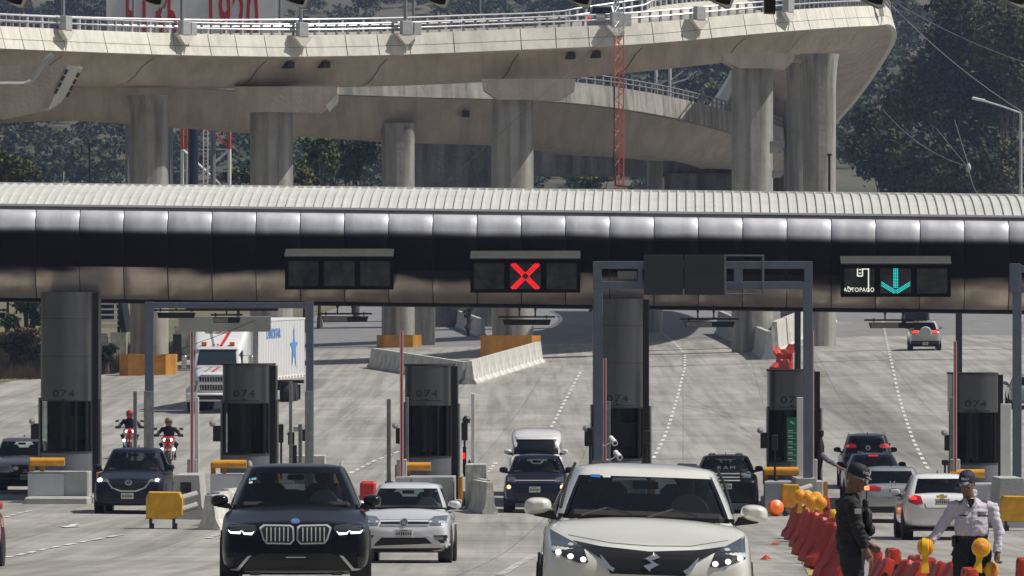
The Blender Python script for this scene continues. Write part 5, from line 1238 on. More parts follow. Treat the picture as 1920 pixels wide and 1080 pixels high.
def car(name, label, cat, p, loc, rz=0, pitch=0, roll=0, group=None):
    """p: dimensions. front at y=0 facing -y, tail at y=L"""
    t = thing(name, label, cat, loc, 0, group, rot=(pitch, roll, rz))
    L, W, H = p['L'], p['W']/2, p['H']; hf, hb, zb = p['hf'], p['hb'], p.get('zb', .24); typ = p.get('typ', 'suv'); belt = p.get('belt', hb)
    yw = p['yw']; deck = p.get('deck', belt)
    # (y, width factor, bottom, top, crown)
    st = [(-.0, .74, zb+.08, hf*.82, .0), (.035, .885, zb+.02, hf*.91, .01), (.13, .95, zb, hf*.97, .02), (.34, .985, zb-.01, hf*1.0, .035), (.75, .995, zb-.02, hf+(hb-hf)*.55, .045), (yw-.05, 1, zb-.02, hb-.01, .045), (yw+.5, 1, zb-.02, belt, .03)]
    if typ == 'sedan': st += [(p['yr']-.4, 1, zb-.02, belt, .02), (p['yr']+.05, .99, zb-.01, deck+.01, .03), (L-.35, .965, zb, deck, .03), (L-.12, .92, zb+.03, deck-.02, .02), (L-.03, .84, zb+.08, deck-.12, .0), (L, .66, zb+.15, deck-.26, 0)]
    elif typ == 'pickup': st += [(p['yr']-.2, 1, zb-.0, belt, .0), (p['yr']+.15, .99, zb+.04, deck, 0), (L-.1, .98, zb+.1, deck, 0), (L-.02, .95, zb+.14, deck-.03, 0), (L, .90, zb+.18, deck-.08, 0)]
    else: st += [(L-1.2, .995, zb-.02, belt, .02), (L-.45, .97, zb, belt+.02, .02), (L-.14, .92, zb+.02, belt, .02), (L-.04, .85, zb+.08, belt-.10, 0), (L, .66, zb+.16, belt-.24, 0)]
    rings = []
    for y, k, b, tt, cr in st:
        w_ = W*k; hgt = tt-b
        half = [(0, b), (.70*w_, b), (.93*w_, b+.04), (w_, b+hgt*.22), (w_*1.0, b+hgt*.55), (w_*.985, tt-hgt*.16), (w_*.94, tt-.035), (w_*.80, tt-.004), (w_*.42, tt+cr*.8), (0, tt+cr)]
        ring = half+[(-x, z) for x, z in half[1:-1]][::-1]; rings.append([(x, y, z) for x, z in ring])
    n = len(rings[0]); vs = [v for r_ in rings for v in r_]; fs = []; mi = []
    for i in range(len(rings)-1):
        for k in range(n): fs.append((i*n+k, i*n+(k+1) % n, (i+1)*n+(k+1) % n, (i+1)*n+k)); mi.append(0)
    # end caps: inner ring
    for e, yy in ((0, -.012), (len(rings)-1, .012)):
        base = len(vs); y0, k0, b0, t0, _ = st[e]; cz_ = (b0+t0)/2
        for (x, y, z) in rings[e]: vs.append((x*.55, y+yy*2, cz_+(z-cz_)*.6))
        for k in range(n): fs.append((e*n+k, e*n+(k+1) % n, base+(k+1) % n, base+k) if e else (e*n+(k+1) % n, e*n+k, base+k, base+(k+1) % n)); mi.append(0)
        fs.append(tuple(base+k for k in range(n))); mi.append(0)
    me = subdiv(vs, fs, mi, 2); v2, f2 = split_mesh(me, 0); body = raw('body', v2, f2, p['paint'], t)
    # greenhouse
    y0, y1 = yw, p['yh']; r0, r1 = p['yr'], p['yrr']; w0, w1 = W*p.get('w0', .93), W*p.get('w1', .70); z0, z1 = hb-.05, H-.055
    rows_t = [0, .055, .30, .62, .90, .965, 1.0]
    V = []; Fc = []; Mi = []
    yb = y1+(r1-y1)*.48
    def grow(t_):
        f = y0+(y1-y0)*t_; rr_ = r0+(r1-r0)*t_; w_ = w0+(w1-w0)*(t_**1.25); z = z0+(z1-z0)*t_
        h_ = [(0, f), (.48*w_, f+.03), (.80*w_, f+.10), (.875*w_, f+.155), (.955*w_, f+.30), (w_, max(f+.55, yb-.04)), (w_, yb+.05), (.985*w_, rr_-.42), (.93*w_, rr_-.16), (.80*w_, rr_-.07), (.45*w_, rr_-.02), (0, rr_)]
        return [(x, y, z) for x, y in h_]+[(-x, y, z) for x, y in h_[1:-1]][::-1]
    for t_ in rows_t: V += grow(t_)
    n = 22; nr = len(rows_t)
    for i in range(nr-1):
        for k in range(n):
            kk = k if k < 11 else 21-k      # mirrored column index (segment kk..kk+1)
            g = 0
            if 1 <= i <= 3:
                if kk in (0, 1, 2): g = 1
                elif kk in (4,) or kk == 6: g = 2
                elif kk in (9, 10): g = 3
                elif kk == 5: g = 4
            Fc.append((i*n+k, i*n+(k+1) % n, (i+1)*n+(k+1) % n, (i+1)*n+k)); Mi.append(g)
    top = [V[(nr-1)*n+k] for k in range(n)]; cy = (y1+r1)/2
    for q, (kx, dz) in enumerate(((.90, .022), (.62, .045), (.3, .054))):
        for (x, y, z) in top: V.append((x*kx, cy+(y-cy)*kx, z1+dz))
        a = (nr-1+q)*n; b = a+n
        for k in range(n): Fc.append((a+k, a+(k+1) % n, b+(k+1) % n, b+k)); Mi.append(0)
    a = (nr+2)*n; Fc.append(tuple(a+k for k in range(n))); Mi.append(0)
    me = subdiv(V, Fc, Mi, 2)
    roofv, rooff = split_mesh(me, 0); rf = raw('roof', roofv, rooff, p.get('roofm') or p['paint'], t)
    gv = {}
    for k, nm, gm in ((1, 'windscreen', p.get('g1', 'glass_car')), (2, 'side_window', p.get('g2', 'glass_tint')), (3, 'rear_window', p.get('g3', 'glass_tint')), (4, 'door_pillar', None)):
        a, b = split_mesh(me, k)
        if b: raw(nm, a, b, M[gm] if gm else M['black_gloss'], t)
    allv = [v.co.copy() for v in me.vertices]; allf = [tuple(q.vertices) for q in me.polygons]
    nb = len(v2); bvh = BVHTree.FromPolygons([Vector(v) for v in v2]+allv, [tuple(f) for f in f2]+[tuple(i+nb for i in f) for f in allf])
    # cabin
    mb = MB(); mb.box((0, (y0+r0)/2+.1, hb-.04), (w0*1.82, (r0-y0)-.35, .14)); mb.box((0, y0+.32, hb+.0), (w0*1.6, .3, .14), bev=.04)
    mb.box((0, y1+.62+.3, hb+.03), (w0*1.6, .05, .05))
    if typ != 'pickup' or True: mb.box((0, r0-.55, hb+.05), (w0*1.55, .18, .34), bev=.05)
    mb.build('cabin', M['interior'], t)
    mb = MB()
    for sx in (-.37, .37):
        mb.box((sx, y1+.60, hb+.10), (.46, .14, .42), bev=.06); mb.box((sx, y1+.62, hb+.40), (.25, .11, .18), bev=.05)
    mb.build('seat', M['seat'], t)
    mb = MB(); mb.lathe([(.17, -.012), (.185, 0), (.17, .012)], c=(.36, y0+.62, hb+.06), n=20, M=Matrix.Rotation(R(65), 3, 'X')); mb.build('steering_wheel', M['black'], t)
    mb = MB(); mb.box((0, y1+.02, H-.19), (.22, .03, .065), bev=.01); mb.build('rear_view_mirror', M['black'], t)
    # mirrors
    for sx in (-1, 1):
        rings = []
        for y, k in ((-.09, .45), (-.07, .85), (0, 1.0), (.05, 1.0), (.07, .95)):
            rings.append([(sx*(W+.035+.104*k*cx), y+yw+.42, hb+.080+k*cz_*.074) for cx, cz_ in ((-1.15, -.55), (.0, -1.05), (1.05, -1.0), (1.12, -.1), (1.0, .85), (.1, 1.1), (-1.0, 1.0), (-1.15, .2))])
        n_ = 8; vv = [v for r_ in rings for v in r_]; ff = [(i*n_+k, i*n_+(k+1) % n_, (i+1)*n_+(k+1) % n_, (i+1)*n_+k) for i in range(4) for k in range(n_)]+[tuple(range(n_)), tuple(4*n_+k for k in range(n_))]
        a_, b_ = split_mesh(subdiv(vv, ff, [0]*len(ff), 2), 0); o = raw('mirror', a_, b_, p.get('mirrorm') or p['paint'], t)
        mb = MB(); mb.prism([(sx*(W-.14), hb-.03), (sx*(W+.06), hb+.0), (sx*(W+.10), hb+.045), (sx*(W-.10), hb+.05)], yw+.38, yw+.46); mb.build('mirror_stalk', M['black'], o)
    # wheels and arches
    rw = p.get('rw', .34); wd = .225; ya = p.get('ya', .86); yb_ = L-p.get('yb', .95)
    for sx in (-1, 1):
        for y in (ya, yb_):
            wheel(t, sx*(W-wd/2+.012), y, rw, wd, p.get('rim', 'trimc'), sx)
    mb = MB()
    for sx in (-1, 1):
        for y in (ya, yb_): mb.cyl((sx*(W-.24), y, rw+.01), (sx*(W+.003), y, rw+.01), rw+.055, n=28)
    mb.build('wheel_arch', M['black'], t); mb = MB(); mb.box((0, L/2, zb+.05), (W*1.5, L*.8, .12)); mb.build('underbody', M['black'], t)
    if p.get('rails'):
        for sx in (-1, 1):
            mb = MB(); mb.tube([(sx*(w1-.05), y1+.10, H-.06), (sx*(w1-.035), y1+.28, H+.0), (sx*(w1-.02), (y1+r1)/2, H+.015), (sx*(w1-.035), r1-.45, H+.0), (sx*(w1-.05), r1-.25, H-.06)], .022, 8); mb.build('roof_rail', M[p.get('railm', 'chrome')], t)
    mb = MB(); mb.prism([(-.012, 0), (.012, 0), (.004, .07), (-.004, .07)], (r1-.5), (r1-.36)); o = mb.build('antenna', M['black'], t); o.location.z = H-.01
    return t, bvh
def place(px, s, dD=0):
    D = F/s+dD; return gp(px, D)
def pitch_of(loc, L, rear=False):
    return math.atan2(gz(loc.x, loc.y+L)-gz(loc.x, loc.y), L)
class FV:   # converts photo pixels on the near face of a vehicle into its local (x,z)
    def __init__(s, cx, s_, loc, flip=1): s.cx = cx; s.s = s_; s.gy = 640-(loc.z-EZ)*s_; s.flip = flip
    def __call__(s, *pts): return [((px-s.cx)/s.s*s.flip, (s.gy-py)/s.s) for px, py in pts]
def both(nm, poly, bvh, m, t, side='front', **k): decal(nm, poly, bvh, m, t, side, **k); decal(nm, mir(poly), bvh, m, t, side, **k)

def bmesh_loft(name, rings, m, lv=2, parent=None):
    n = len(rings[0]); vs = [v for r_ in rings for v in r_]; fs = [(i*n+k, i*n+(k+1) % n, (i+1)*n+(k+1) % n, (i+1)*n+k) for i in range(len(rings)-1) for k in range(n)]
    fs += [tuple(range(n)), tuple((len(rings)-1)*n+k for k in range(n))]; me = subdiv(vs, fs, [0]*len(fs), lv); a, b = split_mesh(me, 0); return raw(name, a, b, m, parent), a, b
# --- black SUV in front
s = 148; loc = place(554, s)
pBM = dict(L=4.7, W=1.91, H=1.675, hf=.93, hb=1.10, belt=1.08, zb=.25, yw=1.25, yh=2.05, yr=4.50, yrr=4.15, w0=.93, w1=.665, rw=.37, paint=paintm('black_blue_paint', (.006, .007, .014), .4, .28), rails=True, g1='glass_car', g2='glass_tint', mirrorm=M['black_gloss'], railm='trimc')
t, bv = car('suv', 'black SUV with twin kidney grille and glowing headlights, nearest dark vehicle', 'car', pBM, loc, R(1.8), pitch_of(loc, 4.7)); f = FV(554, s, loc); SUV1 = t
k1 = f((486, 989), (494, 983), (545, 984), (551, 988), (552, 1013), (545, 1021), (500, 1020), (493, 1012))
both('grille_frame', k1, bv, M['trimc'], t, off=.020, th=.02)
k2 = f((490, 991), (496, 986), (544, 987), (548, 991), (549, 1012), (543, 1018), (501, 1017), (496, 1011)); both('grille', k2, bv, M['grille'], t, off=.032, th=.02)
for sx in (1, -1):
    for i in range(6):
        x = 499+i*8; q = f((x, 989), (x+2.2, 989), (x+2.2, 1015), (x, 1015)); q = q if sx > 0 else mir(q); decal('grille_bar', q, bv, M['trimc'], t, off=.040, th=.01)
hl = f((418, 984), (428, 979), (480, 985), (482, 992), (478, 1001), (430, 1000), (420, 994)); both('headlight', hl, bv, M['head_dark'], t, off=.012)
for q in (f((427, 993), (433, 997), (449, 997), (453, 994), (450, 1001), (432, 1000)), f((454, 995), (458, 999), (472, 999), (477, 996), (472, 1003), (457, 1002))): both('daylight_led', q, bv, M['led'], t, off=.022)
decal('badge', ell(0, f((554, 977))[0][1], .055, .036), bv, M['chrome'], t, off=.015); decal('badge_blue', ell(0, f((554, 977))[0][1], .038, .024), bv, M['blue'], t, off=.022)
decal('lower_grille', f((470, 1044), (490, 1038), (618, 1038), (640, 1044), (655, 1070), (455, 1070)), bv, M['grille'], t, off=.01)
both('air_intake', f((424, 1046), (440, 1044), (436, 1068), (426, 1066)), bv, M['grille'], t, off=.01)
both('intake_trim', f((636, 1041), (644, 1043), (664, 1066), (682, 1067), (682, 1070), (660, 1070)), bv, M['trimc'], t, off=.018)
decal('skid_plate', f((455, 1070), (655, 1070), (640, 1079), (470, 1079)), bv, M['gutter'], t, off=.02)
decal('script', f((536, 1044), (573, 1044), (573, 1046), (536, 1046)), bv, M['trimc'], t, off=.02)
decal('bonnet_edge', f((440, 983), (500, 978), (608, 978), (668, 983), (668, 984), (608, 979), (500, 979), (440, 984)), bv, M['black'], t, off=.006)
decal('toll_sticker', f((464, 896), (478, 894), (478, 898), (464, 900)), bv, M['sticker'], t, off=.004, th=.003); decal('toll_sticker', f((464, 902), (471, 901), (471, 905), (464, 906)), bv, M['sticker_w'], t, off=.004, th=.003)
# --- white hatchback behind
s = 103; loc = place(757, s)
pVW = dict(L=4.0, W=1.68, H=1.48, hf=.80, hb=.98, belt=.95, zb=.20, yw=.98, yh=1.85, yr=3.80, yrr=3.50, w0=.93, w1=.68, rw=.31, paint=paintm('white_silver_paint', (.70, .71, .74), .15, .35), g1='glass_clear', g2='glass_clear', g3='glass_clear', roofm=None)
t, bv = car('hatchback', 'small white hatchback facing the camera behind the black SUV', 'car', pVW, loc, R(-1.6), pitch_of(loc, 4.0)); f = FV(757, s, loc)
decal('grille', f((712, 974), (805, 974), (803, 984), (714, 984)), bv, M['grille'], t, off=.010)
decal('grille_trim', f((712, 983), (805, 983), (803, 985.5), (714, 985.5)), bv, M['trimc'], t, off=.014)
both('headlight', f((802, 976), (812, 968), (838, 966), (840, 976), (836, 985), (806, 985)), bv, M['head_glass'], t, off=.010)
both('lamp_bowl', [(x, z) for x, z in ell(f((816, 977))[0][0], f((816, 977))[0][1], .06, .05)], bv, M['chrome'], t, off=.016)
decal('badge_ring', ell(0, f((0, 979))[0][1], .072, .072, 24), bv, M['chrome'], t, off=.022); decal('badge_disc', ell(0, f((0, 979))[0][1], .058, .058, 24), bv, M['grille'], t, off=.028)
zc = f((0, 979))[0][1]
for q in ([(-.035, .045), (-.02, .045), (0, .004), (.02, .045), (.035, .045), (.006, -.008), (-.006, -.008)], [(-.045, .02), (-.022, -.048), (-.012, -.048), (0, -.018), (.012, -.048), (.022, -.048), (.045, .02), (.034, .02), (.018, -.026), (.005, .0), (-.005, 0), (-.018, -.026), (-.034, .02)]): decal('badge_letter', [(x, z+zc) for x, z in q], bv, M['chrome'], t, off=.034)
decal('lower_grille', f((700, 1024), (712, 1008), (802, 1008), (815, 1023)), bv, M['grille'], t, off=.010); both('grille_wing', f((795, 1005), (805, 1005), (826, 1023), (816, 1024)), bv, M['trimc'], t, off=.016)
both('fog_lamp_bay', f((812, 1004), (838, 1003), (842, 1018), (826, 1018)), bv, M['grille'], t, off=.010); both('fog_lamp', f((814, 1006), (831, 1006), (831, 1012), (817, 1012)), bv, M['head_glass'], t, off=.018)
decal('lower_lip', f((690, 1024), (842, 1018), (845, 1024), (838, 1027), (695, 1028)), bv, M['trimc'], t, off=.02); decal('sill', f((694, 1029), (840, 1028), (836, 1034), (698, 1034)), bv, M['black'], t, off=.016)
y_ = min(v[1] for v in [(0, 0)])-.03; plate(t, 0, -.035, f((0, 1000))[0][1]+.0, w_=.32, h=.15); HB = t
# --- pale compact SUV/hatch in the foreground
s = 230; loc = place(1212, s)
pSZ = dict(L=3.99, W=1.75, H=1.50, hf=.83, hb=1.02, belt=1.0, zb=.2, yw=1.05, yh=1.95, yr=3.85, yrr=3.5, w0=.925, w1=.70, rw=.32, paint=paintm('pearl_white_paint', (.76, .75, .69), .1, .32), g1='glass_car', g2='glass_tint')
t, bv = car('hatchback', 'large pearl-white hatchback closest to the camera with three-dot LED headlights', 'car', pSZ, loc, R(.3), pitch_of(loc, 4.0), R(2.0)); CAR3 = t
f = FV(1212, s, loc)
both('headlight', f((1026, 998), (1032, 1002), (1088, 1030), (1098, 1058), (1080, 1060), (1030, 1042)), bv, M['head_dark'], t, off=.010)
for px, py in ((1041, 1041), (1064, 1048), (1088, 1053)): both('led_dot', ell(*f((px, py))[0], .024, .021, 12), bv, M['led'], t, off=.020)
decal('grille', f((1068, 1018), (1120, 1027), (1212, 1034), (1304, 1028), (1356, 1020), (1300, 1050), (1280, 1078), (1140, 1078), (1124, 1052)), bv, M['grille'], t, off=.012)
both('grille_chrome', f((1118, 1042), (1122, 1044), (1140, 1064), (1148, 1068), (1144, 1074), (1130, 1066)), bv, M['chrome'], t, off=.022)
decal('bonnet_edge', f((1060, 1008), (1140, 1020), (1212, 1023), (1290, 1021), (1364, 1008), (1364, 1009), (1290, 1022.3), (1212, 1024.3), (1140, 1021.3), (1060, 1009.3)), bv, M['joint'], t, off=.004, th=.004)
zc = f((0, 1053))[0][1]
for q in ([(-.068, .018), (.01, .062), (.012, .082), (.068, .036), (.02, .018), (-.02, .006), (-.04, .022)], [(.068, -.018), (-.01, -.062), (-.012, -.082), (-.068, -.036), (-.02, -.018), (.02, -.006), (.04, -.022)], [(-.05, .022), (-.028, .028), (.056, -.024), (.03, -.03)]): decal('badge', [(x+.02, z+zc) for x, z in q], bv, M['chrome'], t, off=.024)
decal('toll_sticker', f((1104, 891), (1123, 891), (1123, 897), (1104, 896)), bv, M['blue'], t, off=.003, th=.002); decal('toll_sticker', f((1128, 892), (1143, 892), (1143, 896), (1128, 896)), bv, M['sticker_w'], t, off=.003, th=.002)
mb = MB()
for a, b in (((-.55, 1.02), (-.12, 1.10)), ((.0, 1.02), (.42, 1.09))):
    mb.tube([(a[0], pSZ['yw']+.0, a[1]+.02), ((a[0]+b[0])/2, pSZ['yw']+.08, a[1]+.09), (b[0], pSZ['yw']+.03, a[1]+.04)], .010, 6)
mb.build('wiper', M['black'], t)
for sx in (-1, 1): mb = MB(); mb.tube([(sx*.72, 1.32, 1.10), (sx*.66, 1.75, 1.34), (sx*.60, 2.02, 1.475)], .014, 6); mb.build('pillar_trim', M['black'], t)
# --- navy crossover at the left booth
s = 73; loc = place(241, s)
pMZ = dict(L=4.55, W=1.84, H=1.68, hf=.93, hb=1.10, belt=1.08, zb=.22, yw=1.2, yh=2.0, yr=4.3, yrr=3.95, w0=.92, w1=.68, rw=.36, paint=paintm('navy_paint', (.010, .014, .035), .3, .3), g1='glass_car')
t, bv = car('suv', 'navy blue crossover with a curved chrome grille leaving the left booth', 'car', pMZ, loc, R(-1), pitch_of(loc, 4.5)); f = FV(241, s, loc); NAVY = t
decal('grille', f((203, 902), (279, 902), (272, 913), (255, 919), (227, 919), (210, 913)), bv, M['grille'], t, off=.012)
decal('grille_chrome', f((201, 900), (204, 905), (212, 914), (228, 919.5), (254, 919.5), (270, 914), (278, 905), (281, 900), (281, 904), (273, 915.5), (256, 922), (226, 922), (209, 915.5), (201, 904)), bv, M['chrome'], t, off=.02)
both('headlight', f((181, 897), (200, 898), (206, 903), (184, 904)), bv, M['head_glass'], t, off=.012); decal('headlight_glow', ell(*f((186, 900))[0], .07, .05), bv, M['led'], t, off=.022); decal('headlight_glow', ell(*f((294, 900))[0], .05, .04), bv, M['led'], t, off=.022)
decal('badge', ell(0, f((0, 905))[0][1], .09, .07), bv, M['chrome'], t, off=.024); decal('badge_center', ell(0, f((0, 904))[0][1], .065, .045), bv, M['grille'], t, off=.03); decal('badge_wing', [(-.05, f((0, 904))[0][1]+.03), (0, f((0, 904))[0][1]-.03), (.05, f((0, 904))[0][1]+.03), (0, f((0, 904))[0][1]-.005)], bv, M['chrome'], t, off=.034)
plate(t, -.03, -.045, f((0, 930))[0][1]+.0, w_=.32); decal('sill', f((190, 941), (292, 941), (290, 946), (192, 946)), bv, M['black'], t, off=.01)
# --- light pickup at the far left
s = 64.5; loc = place(30, s)
pNP = dict(L=5.0, W=1.78, H=1.62, hf=.95, hb=1.08, belt=1.06, deck=1.05, typ='pickup', zb=.42, yw=1.25, yh=1.85, yr=3.2, yrr=3.05, w0=.9, w1=.70, rw=.36, paint=paintm('white_paint_car', (.70, .70, .70), 0, .4), g1='glass_clear', g3='glass_clear')
t, bv = car('pickup', 'white pickup with a black lower front half hidden at the left edge', 'car', pNP, loc, R(-1), pitch_of(loc, 5)); f = FV(30, s, loc)
decal('bumper', f((-24, 884), (84, 884), (82, 912), (-22, 912)), bv, M['black'], t, off=.02); decal('grille', f((22, 872), (60, 872), (56, 885), (26, 885)), bv, M['grille'], t, off=.03); decal('grille_chrome', f((21, 871), (61, 871), (61, 873), (21, 873)), bv, M['chrome'], t, off=.04)
both('headlight', f((-18, 874), (16, 874), (18, 886), (-16, 886)), bv, M['head_glass'], t, off=.03); plate(t, .28, -.08, f((0, 894))[0][1]); both('red_tape', f((66, 868), (76, 868), (76, 871), (66, 871)), bv, M['red'], t, off=.03)
decal('badge', ell(0, f((0, 878))[0][1], .08, .06), bv, M['chrome'], t, off=.045)
# --- dark compact pickup and the white van behind it
s = 69.8; loc = place(1004, s)
pST = dict(L=4.5, W=1.72, H=1.56, hf=.92, hb=1.07, belt=1.05, deck=1.05, typ='pickup', zb=.28, yw=1.1, yh=1.75, yr=3.1, yrr=2.95, w0=.93, w1=.70, rw=.33, paint=paintm('dark_blue_paint', (.012, .018, .04), .3, .3), g1='glass_car')
t, bv = car('pickup', 'dark blue compact pickup with two lit amber lights in the centre lane', 'car', pST, loc, R(-1.2), pitch_of(loc, 4.5)); f = FV(1004, s, loc)
decal('grille', f((970, 897), (1038, 897), (1035, 907), (973, 907)), bv, M['grille'], t, off=.014); decal('grille_chrome', f((966, 900), (1042, 900), (1042, 901.6), (966, 901.6)), bv, M['trimc'], t, off=.022)
both('headlight', f((950, 894), (966, 896), (968, 904), (952, 903)), bv, M['head_glass'], t, off=.012); both('lit_lamp', ell(*f((954, 913))[0], .055, .055), bv, M['amber_on'], t, off=.03); plate(t, -.02, -.045, f((0, 918))[0][1], w_=.3)
decal('lower_grille', f((966, 925), (1042, 925), (1036, 935), (972, 935)), bv, M['grille'], t, off=.014)
s = 63.3; loc = place(1004, s); pVan = dict(L=4.4, W=1.62, H=1.80, hf=1.05, hb=1.22, belt=1.2, typ='suv', zb=.3, yw=.7, yh=1.3, yr=4.3, yrr=4.2, w0=.95, w1=.86, rw=.31, paint=paintm('van_white_paint', (.72, .72, .72), 0, .4), g1='glass_car', g2='glass_tint')
t, bv = car('van', 'white van with a boxy roof behind the dark blue pickup', 'van', pVan, loc, R(-1.2), pitch_of(loc, 4.4)); bmesh_loft('cargo_box', [[(x*k, y, z0+(z-.0)*q) for x, z in ((-.78, 0), (.78, 0), (.78, .5), (.66, .62), (0, .64), (-.66, .62), (-.78, .5))] for y, k, z0, q in ((1.1, .86, 1.30, .25), (1.3, .95, 1.35, .55), (1.9, 1, 1.38, .85), (2.6, 1, 1.40, .9), (4.1, 1, 1.40, .9), (4.3, .95, 1.4, .7))], pVan['paint'], 1, t)
# --- black pickup in the lane right of centre
s = 68.5; loc = place(1362, s); pRM = dict(pST); pRM.update(W=1.76, H=1.58, paint=paintm('black_paint', (.007, .007, .009), .3, .35), hf=.98, hb=1.12)
t, bv = car('pickup', 'black pickup with chrome grille bars behind the pearl-white hatchback', 'car', pRM, loc, R(-1.4), pitch_of(loc, 4.5)); f = FV(1362, s, loc)
decal('grille', f((1335, 884), (1389, 884), (1386, 903), (1338, 903)), bv, M['grille'], t, off=.014)
for y in (888, 894, 900): decal('grille_chrome', f((1336, y), (1388, y), (1387, y+2), (1337, y+2)), bv, M['trimc'], t, off=.022)
both('headlight', f((1390, 886), (1408, 885), (1408, 896), (1392, 896)), bv, M['head_glass'], t, off=.014); plate(t, .0, -.045, f((0, 912))[0][1], w_=.3)
o = text_mesh('RAM', .13, 'bonnet_lettering', M['trimc'], t, (0, .02, f((0, 877))[0][1]), sx=1.5, thick=.004, spacing=1.5)
# --- vehicles driving away (rear view)
def rearcar(name, label, p, px, s, rz=0, group=None, cat='car'):
    D = F/s; base = gp(px, D); L = p['L']; d = Vector((math.sin(-rz), math.cos(-rz), 0)); front = base+d*L; front.z = gz(front.x, front.y)
    ptc = math.atan2(gz(base.x, base.y)-front.z, L)
    t, bv = car(name, label, cat, p, front, R(180)+rz, ptc, 0, group); return t, bv, FV(px, s, base, -1)
def rf_(f, *pts): return f(*pts)
pCH = dict(L=4.3, W=1.74, H=1.53, hf=.78, hb=.98, belt=.98, deck=1.06, typ='sedan', zb=.28, yw=1.0, yh=1.9, yr=3.72, yrr=3.05, w0=.92, w1=.69, rw=.32, paint=pVW['paint'] and paintm('clean_white_paint', (.76, .76, .76), .0, .35), g1='glass_clear', g2='glass_clear', g3='glass_clear', yb=.85)
t, bv, f = rearcar('sedan', 'white sedan with lit red tail lamps behind the man in the white shirt', pCH, 1767, 82, R(.2)); L = 4.3
both('tail_lamp', f((1703, 926), (1727, 930), (1731, 944), (1718, 947), (1704, 942)), bv, M['tail'], t, 'rear', off=.012); both('brake_light', f((1706, 929), (1718, 931), (1720, 937), (1707, 937)), bv, M['tail_on'], t, 'rear', off=.02)
plate(t, 0, L+.035, f((0, 941))[0][1], 1, w_=.34); decal('bowtie_badge', f((1756, 929), (1763, 929), (1763, 927), (1771, 927), (1771, 929), (1778, 929), (1776, 932), (1771, 932), (1771, 934), (1763, 934), (1763, 932), (1758, 932)), bv, M['gold'], t, 'rear', off=.014)
decal('boot_seam', f((1733, 944), (1736, 953), (1798, 953), (1801, 944), (1799.5, 944), (1797, 952), (1737, 952), (1734.5, 944)), bv, M['joint'], t, 'rear', off=.004, th=.004); decal('bumper_sill', f((1702, 986), (1832, 986), (1828, 996), (1708, 996)), bv, M['black'], t, 'rear', off=.012)
mb = MB(); mb.box((0, 3.60, 1.03), (.2, .05, .04)); mb.build('third_brake_light', M['tail_on'], t)
pHO = dict(pCH); pHO.update(L=4.8, W=1.86, H=1.47, yw=1.1, yh=2.05, yr=4.15, yrr=3.45, paint=paintm('silver_paint', (.42, .43, .45), .6, .35), g3='glass_tint', deck=1.02)
t, bv, f = rearcar('sedan', 'silver sedan with a lit tail lamp behind the policeman cap', pHO, 1676, 72, R(-.6)); L = 4.8
both('tail_lamp', f((1617, 912), (1640, 910), (1652, 914), (1652, 920), (1618, 919)), bv, M['tail'], t, 'rear', off=.012); both('brake_light', f((1620, 912), (1630, 911), (1630, 919), (1621, 919)), bv, M['tail_core'], t, 'rear', off=.02)
plate(t, 0, L+.03, f((0, 920))[0][1], 1); decal('badge', f((1671, 903), (1673, 903), (1673, 906), (1679, 906), (1679, 903), (1681, 903), (1681, 911), (1679, 911), (1679, 908), (1673, 908), (1673, 911), (1671, 911)), bv, M['chrome'], t, 'rear', off=.014)
decal('bumper_sill', f((1616, 950), (1736, 950), (1732, 960), (1620, 960)), bv, M['black'], t, 'rear', off=.012); mb = MB(); mb.box((0, 4.02, 1.02), (.22, .05, .035)); mb.build('third_brake_light', M['tail_on'], t)
pBL = dict(pHO); pBL.update(L=4.5, W=1.78, H=1.43, yr=3.85, yrr=3.2, yh=1.95, paint=paintm('midnight_paint', (.008, .012, .03), .3, .25), roofm=None, g3='glass_tint')
t, bv, f = rearcar('sedan', 'dark blue sedan roof with a red high brake light ahead of the silver sedan', pBL, 1640, 64, R(-1.2)); mb = MB(); mb.box((0, 3.27, 1.36), (.28, .05, .04)); mb.build('third_brake_light', M['tail_on'], t)
both('tail_lamp', f((1596, 898), (1622, 898), (1622, 906), (1597, 906)), bv, M['tail'], t, 'rear', off=.012)
pTA = dict(L=4.4, W=1.72, H=1.72, hf=.95, hb=1.10, belt=1.12, zb=.24, yw=1.2, yh=2.0, yr=4.25, yrr=3.95, w0=.92, w1=.70, rw=.35, paint=paintm('charcoal_paint', (.018, .020, .028), .4, .3), rails=True, g1='glass_clear', g2='glass_tint', g3='glass_clear')
t, bv, f = rearcar('suv', 'charcoal SUV with silver roof rails driving away beyond the fifth booth', pTA, 1628, 60, R(-1.3)); L = 4.4
both('tail_lamp', f((1585, 832), (1604, 833), (1607, 838), (1600, 841), (1586, 840)), bv, M['tail'], t, 'rear', off=.012); both('tail_glow', f((1587, 834), (1592, 834), (1592, 839), (1587, 839)), bv, M['tail_on'], t, 'rear', off=.02); decal('badge_ring', ell(0, f((0, 840))[0][1], .075, .075), bv, M['chrome'], t, 'rear', off=.02); decal('badge_disc', ell(0, f((0, 840))[0][1], .05, .05), bv, M['grille'], t, 'rear', off=.027); plate(t, 0, L+.03, f((0, 862))[0][1], 1)
pEC = dict(L=4.1, W=1.765, H=1.65, hf=.95, hb=1.12, belt=1.1, zb=.25, yw=1.0, yh=1.7, yr=4.0, yrr=3.85, w0=.93, w1=.70, rw=.34, paint=paintm('silver_green_paint', (.40, .42, .38), .4, .4), g3='glass_car', rails=True)
t, bv, f = rearcar('suv', 'pale silver SUV with a spare wheel cover driving up the hill', pEC, 1735, 34.3, R(-2)); L = 4.1
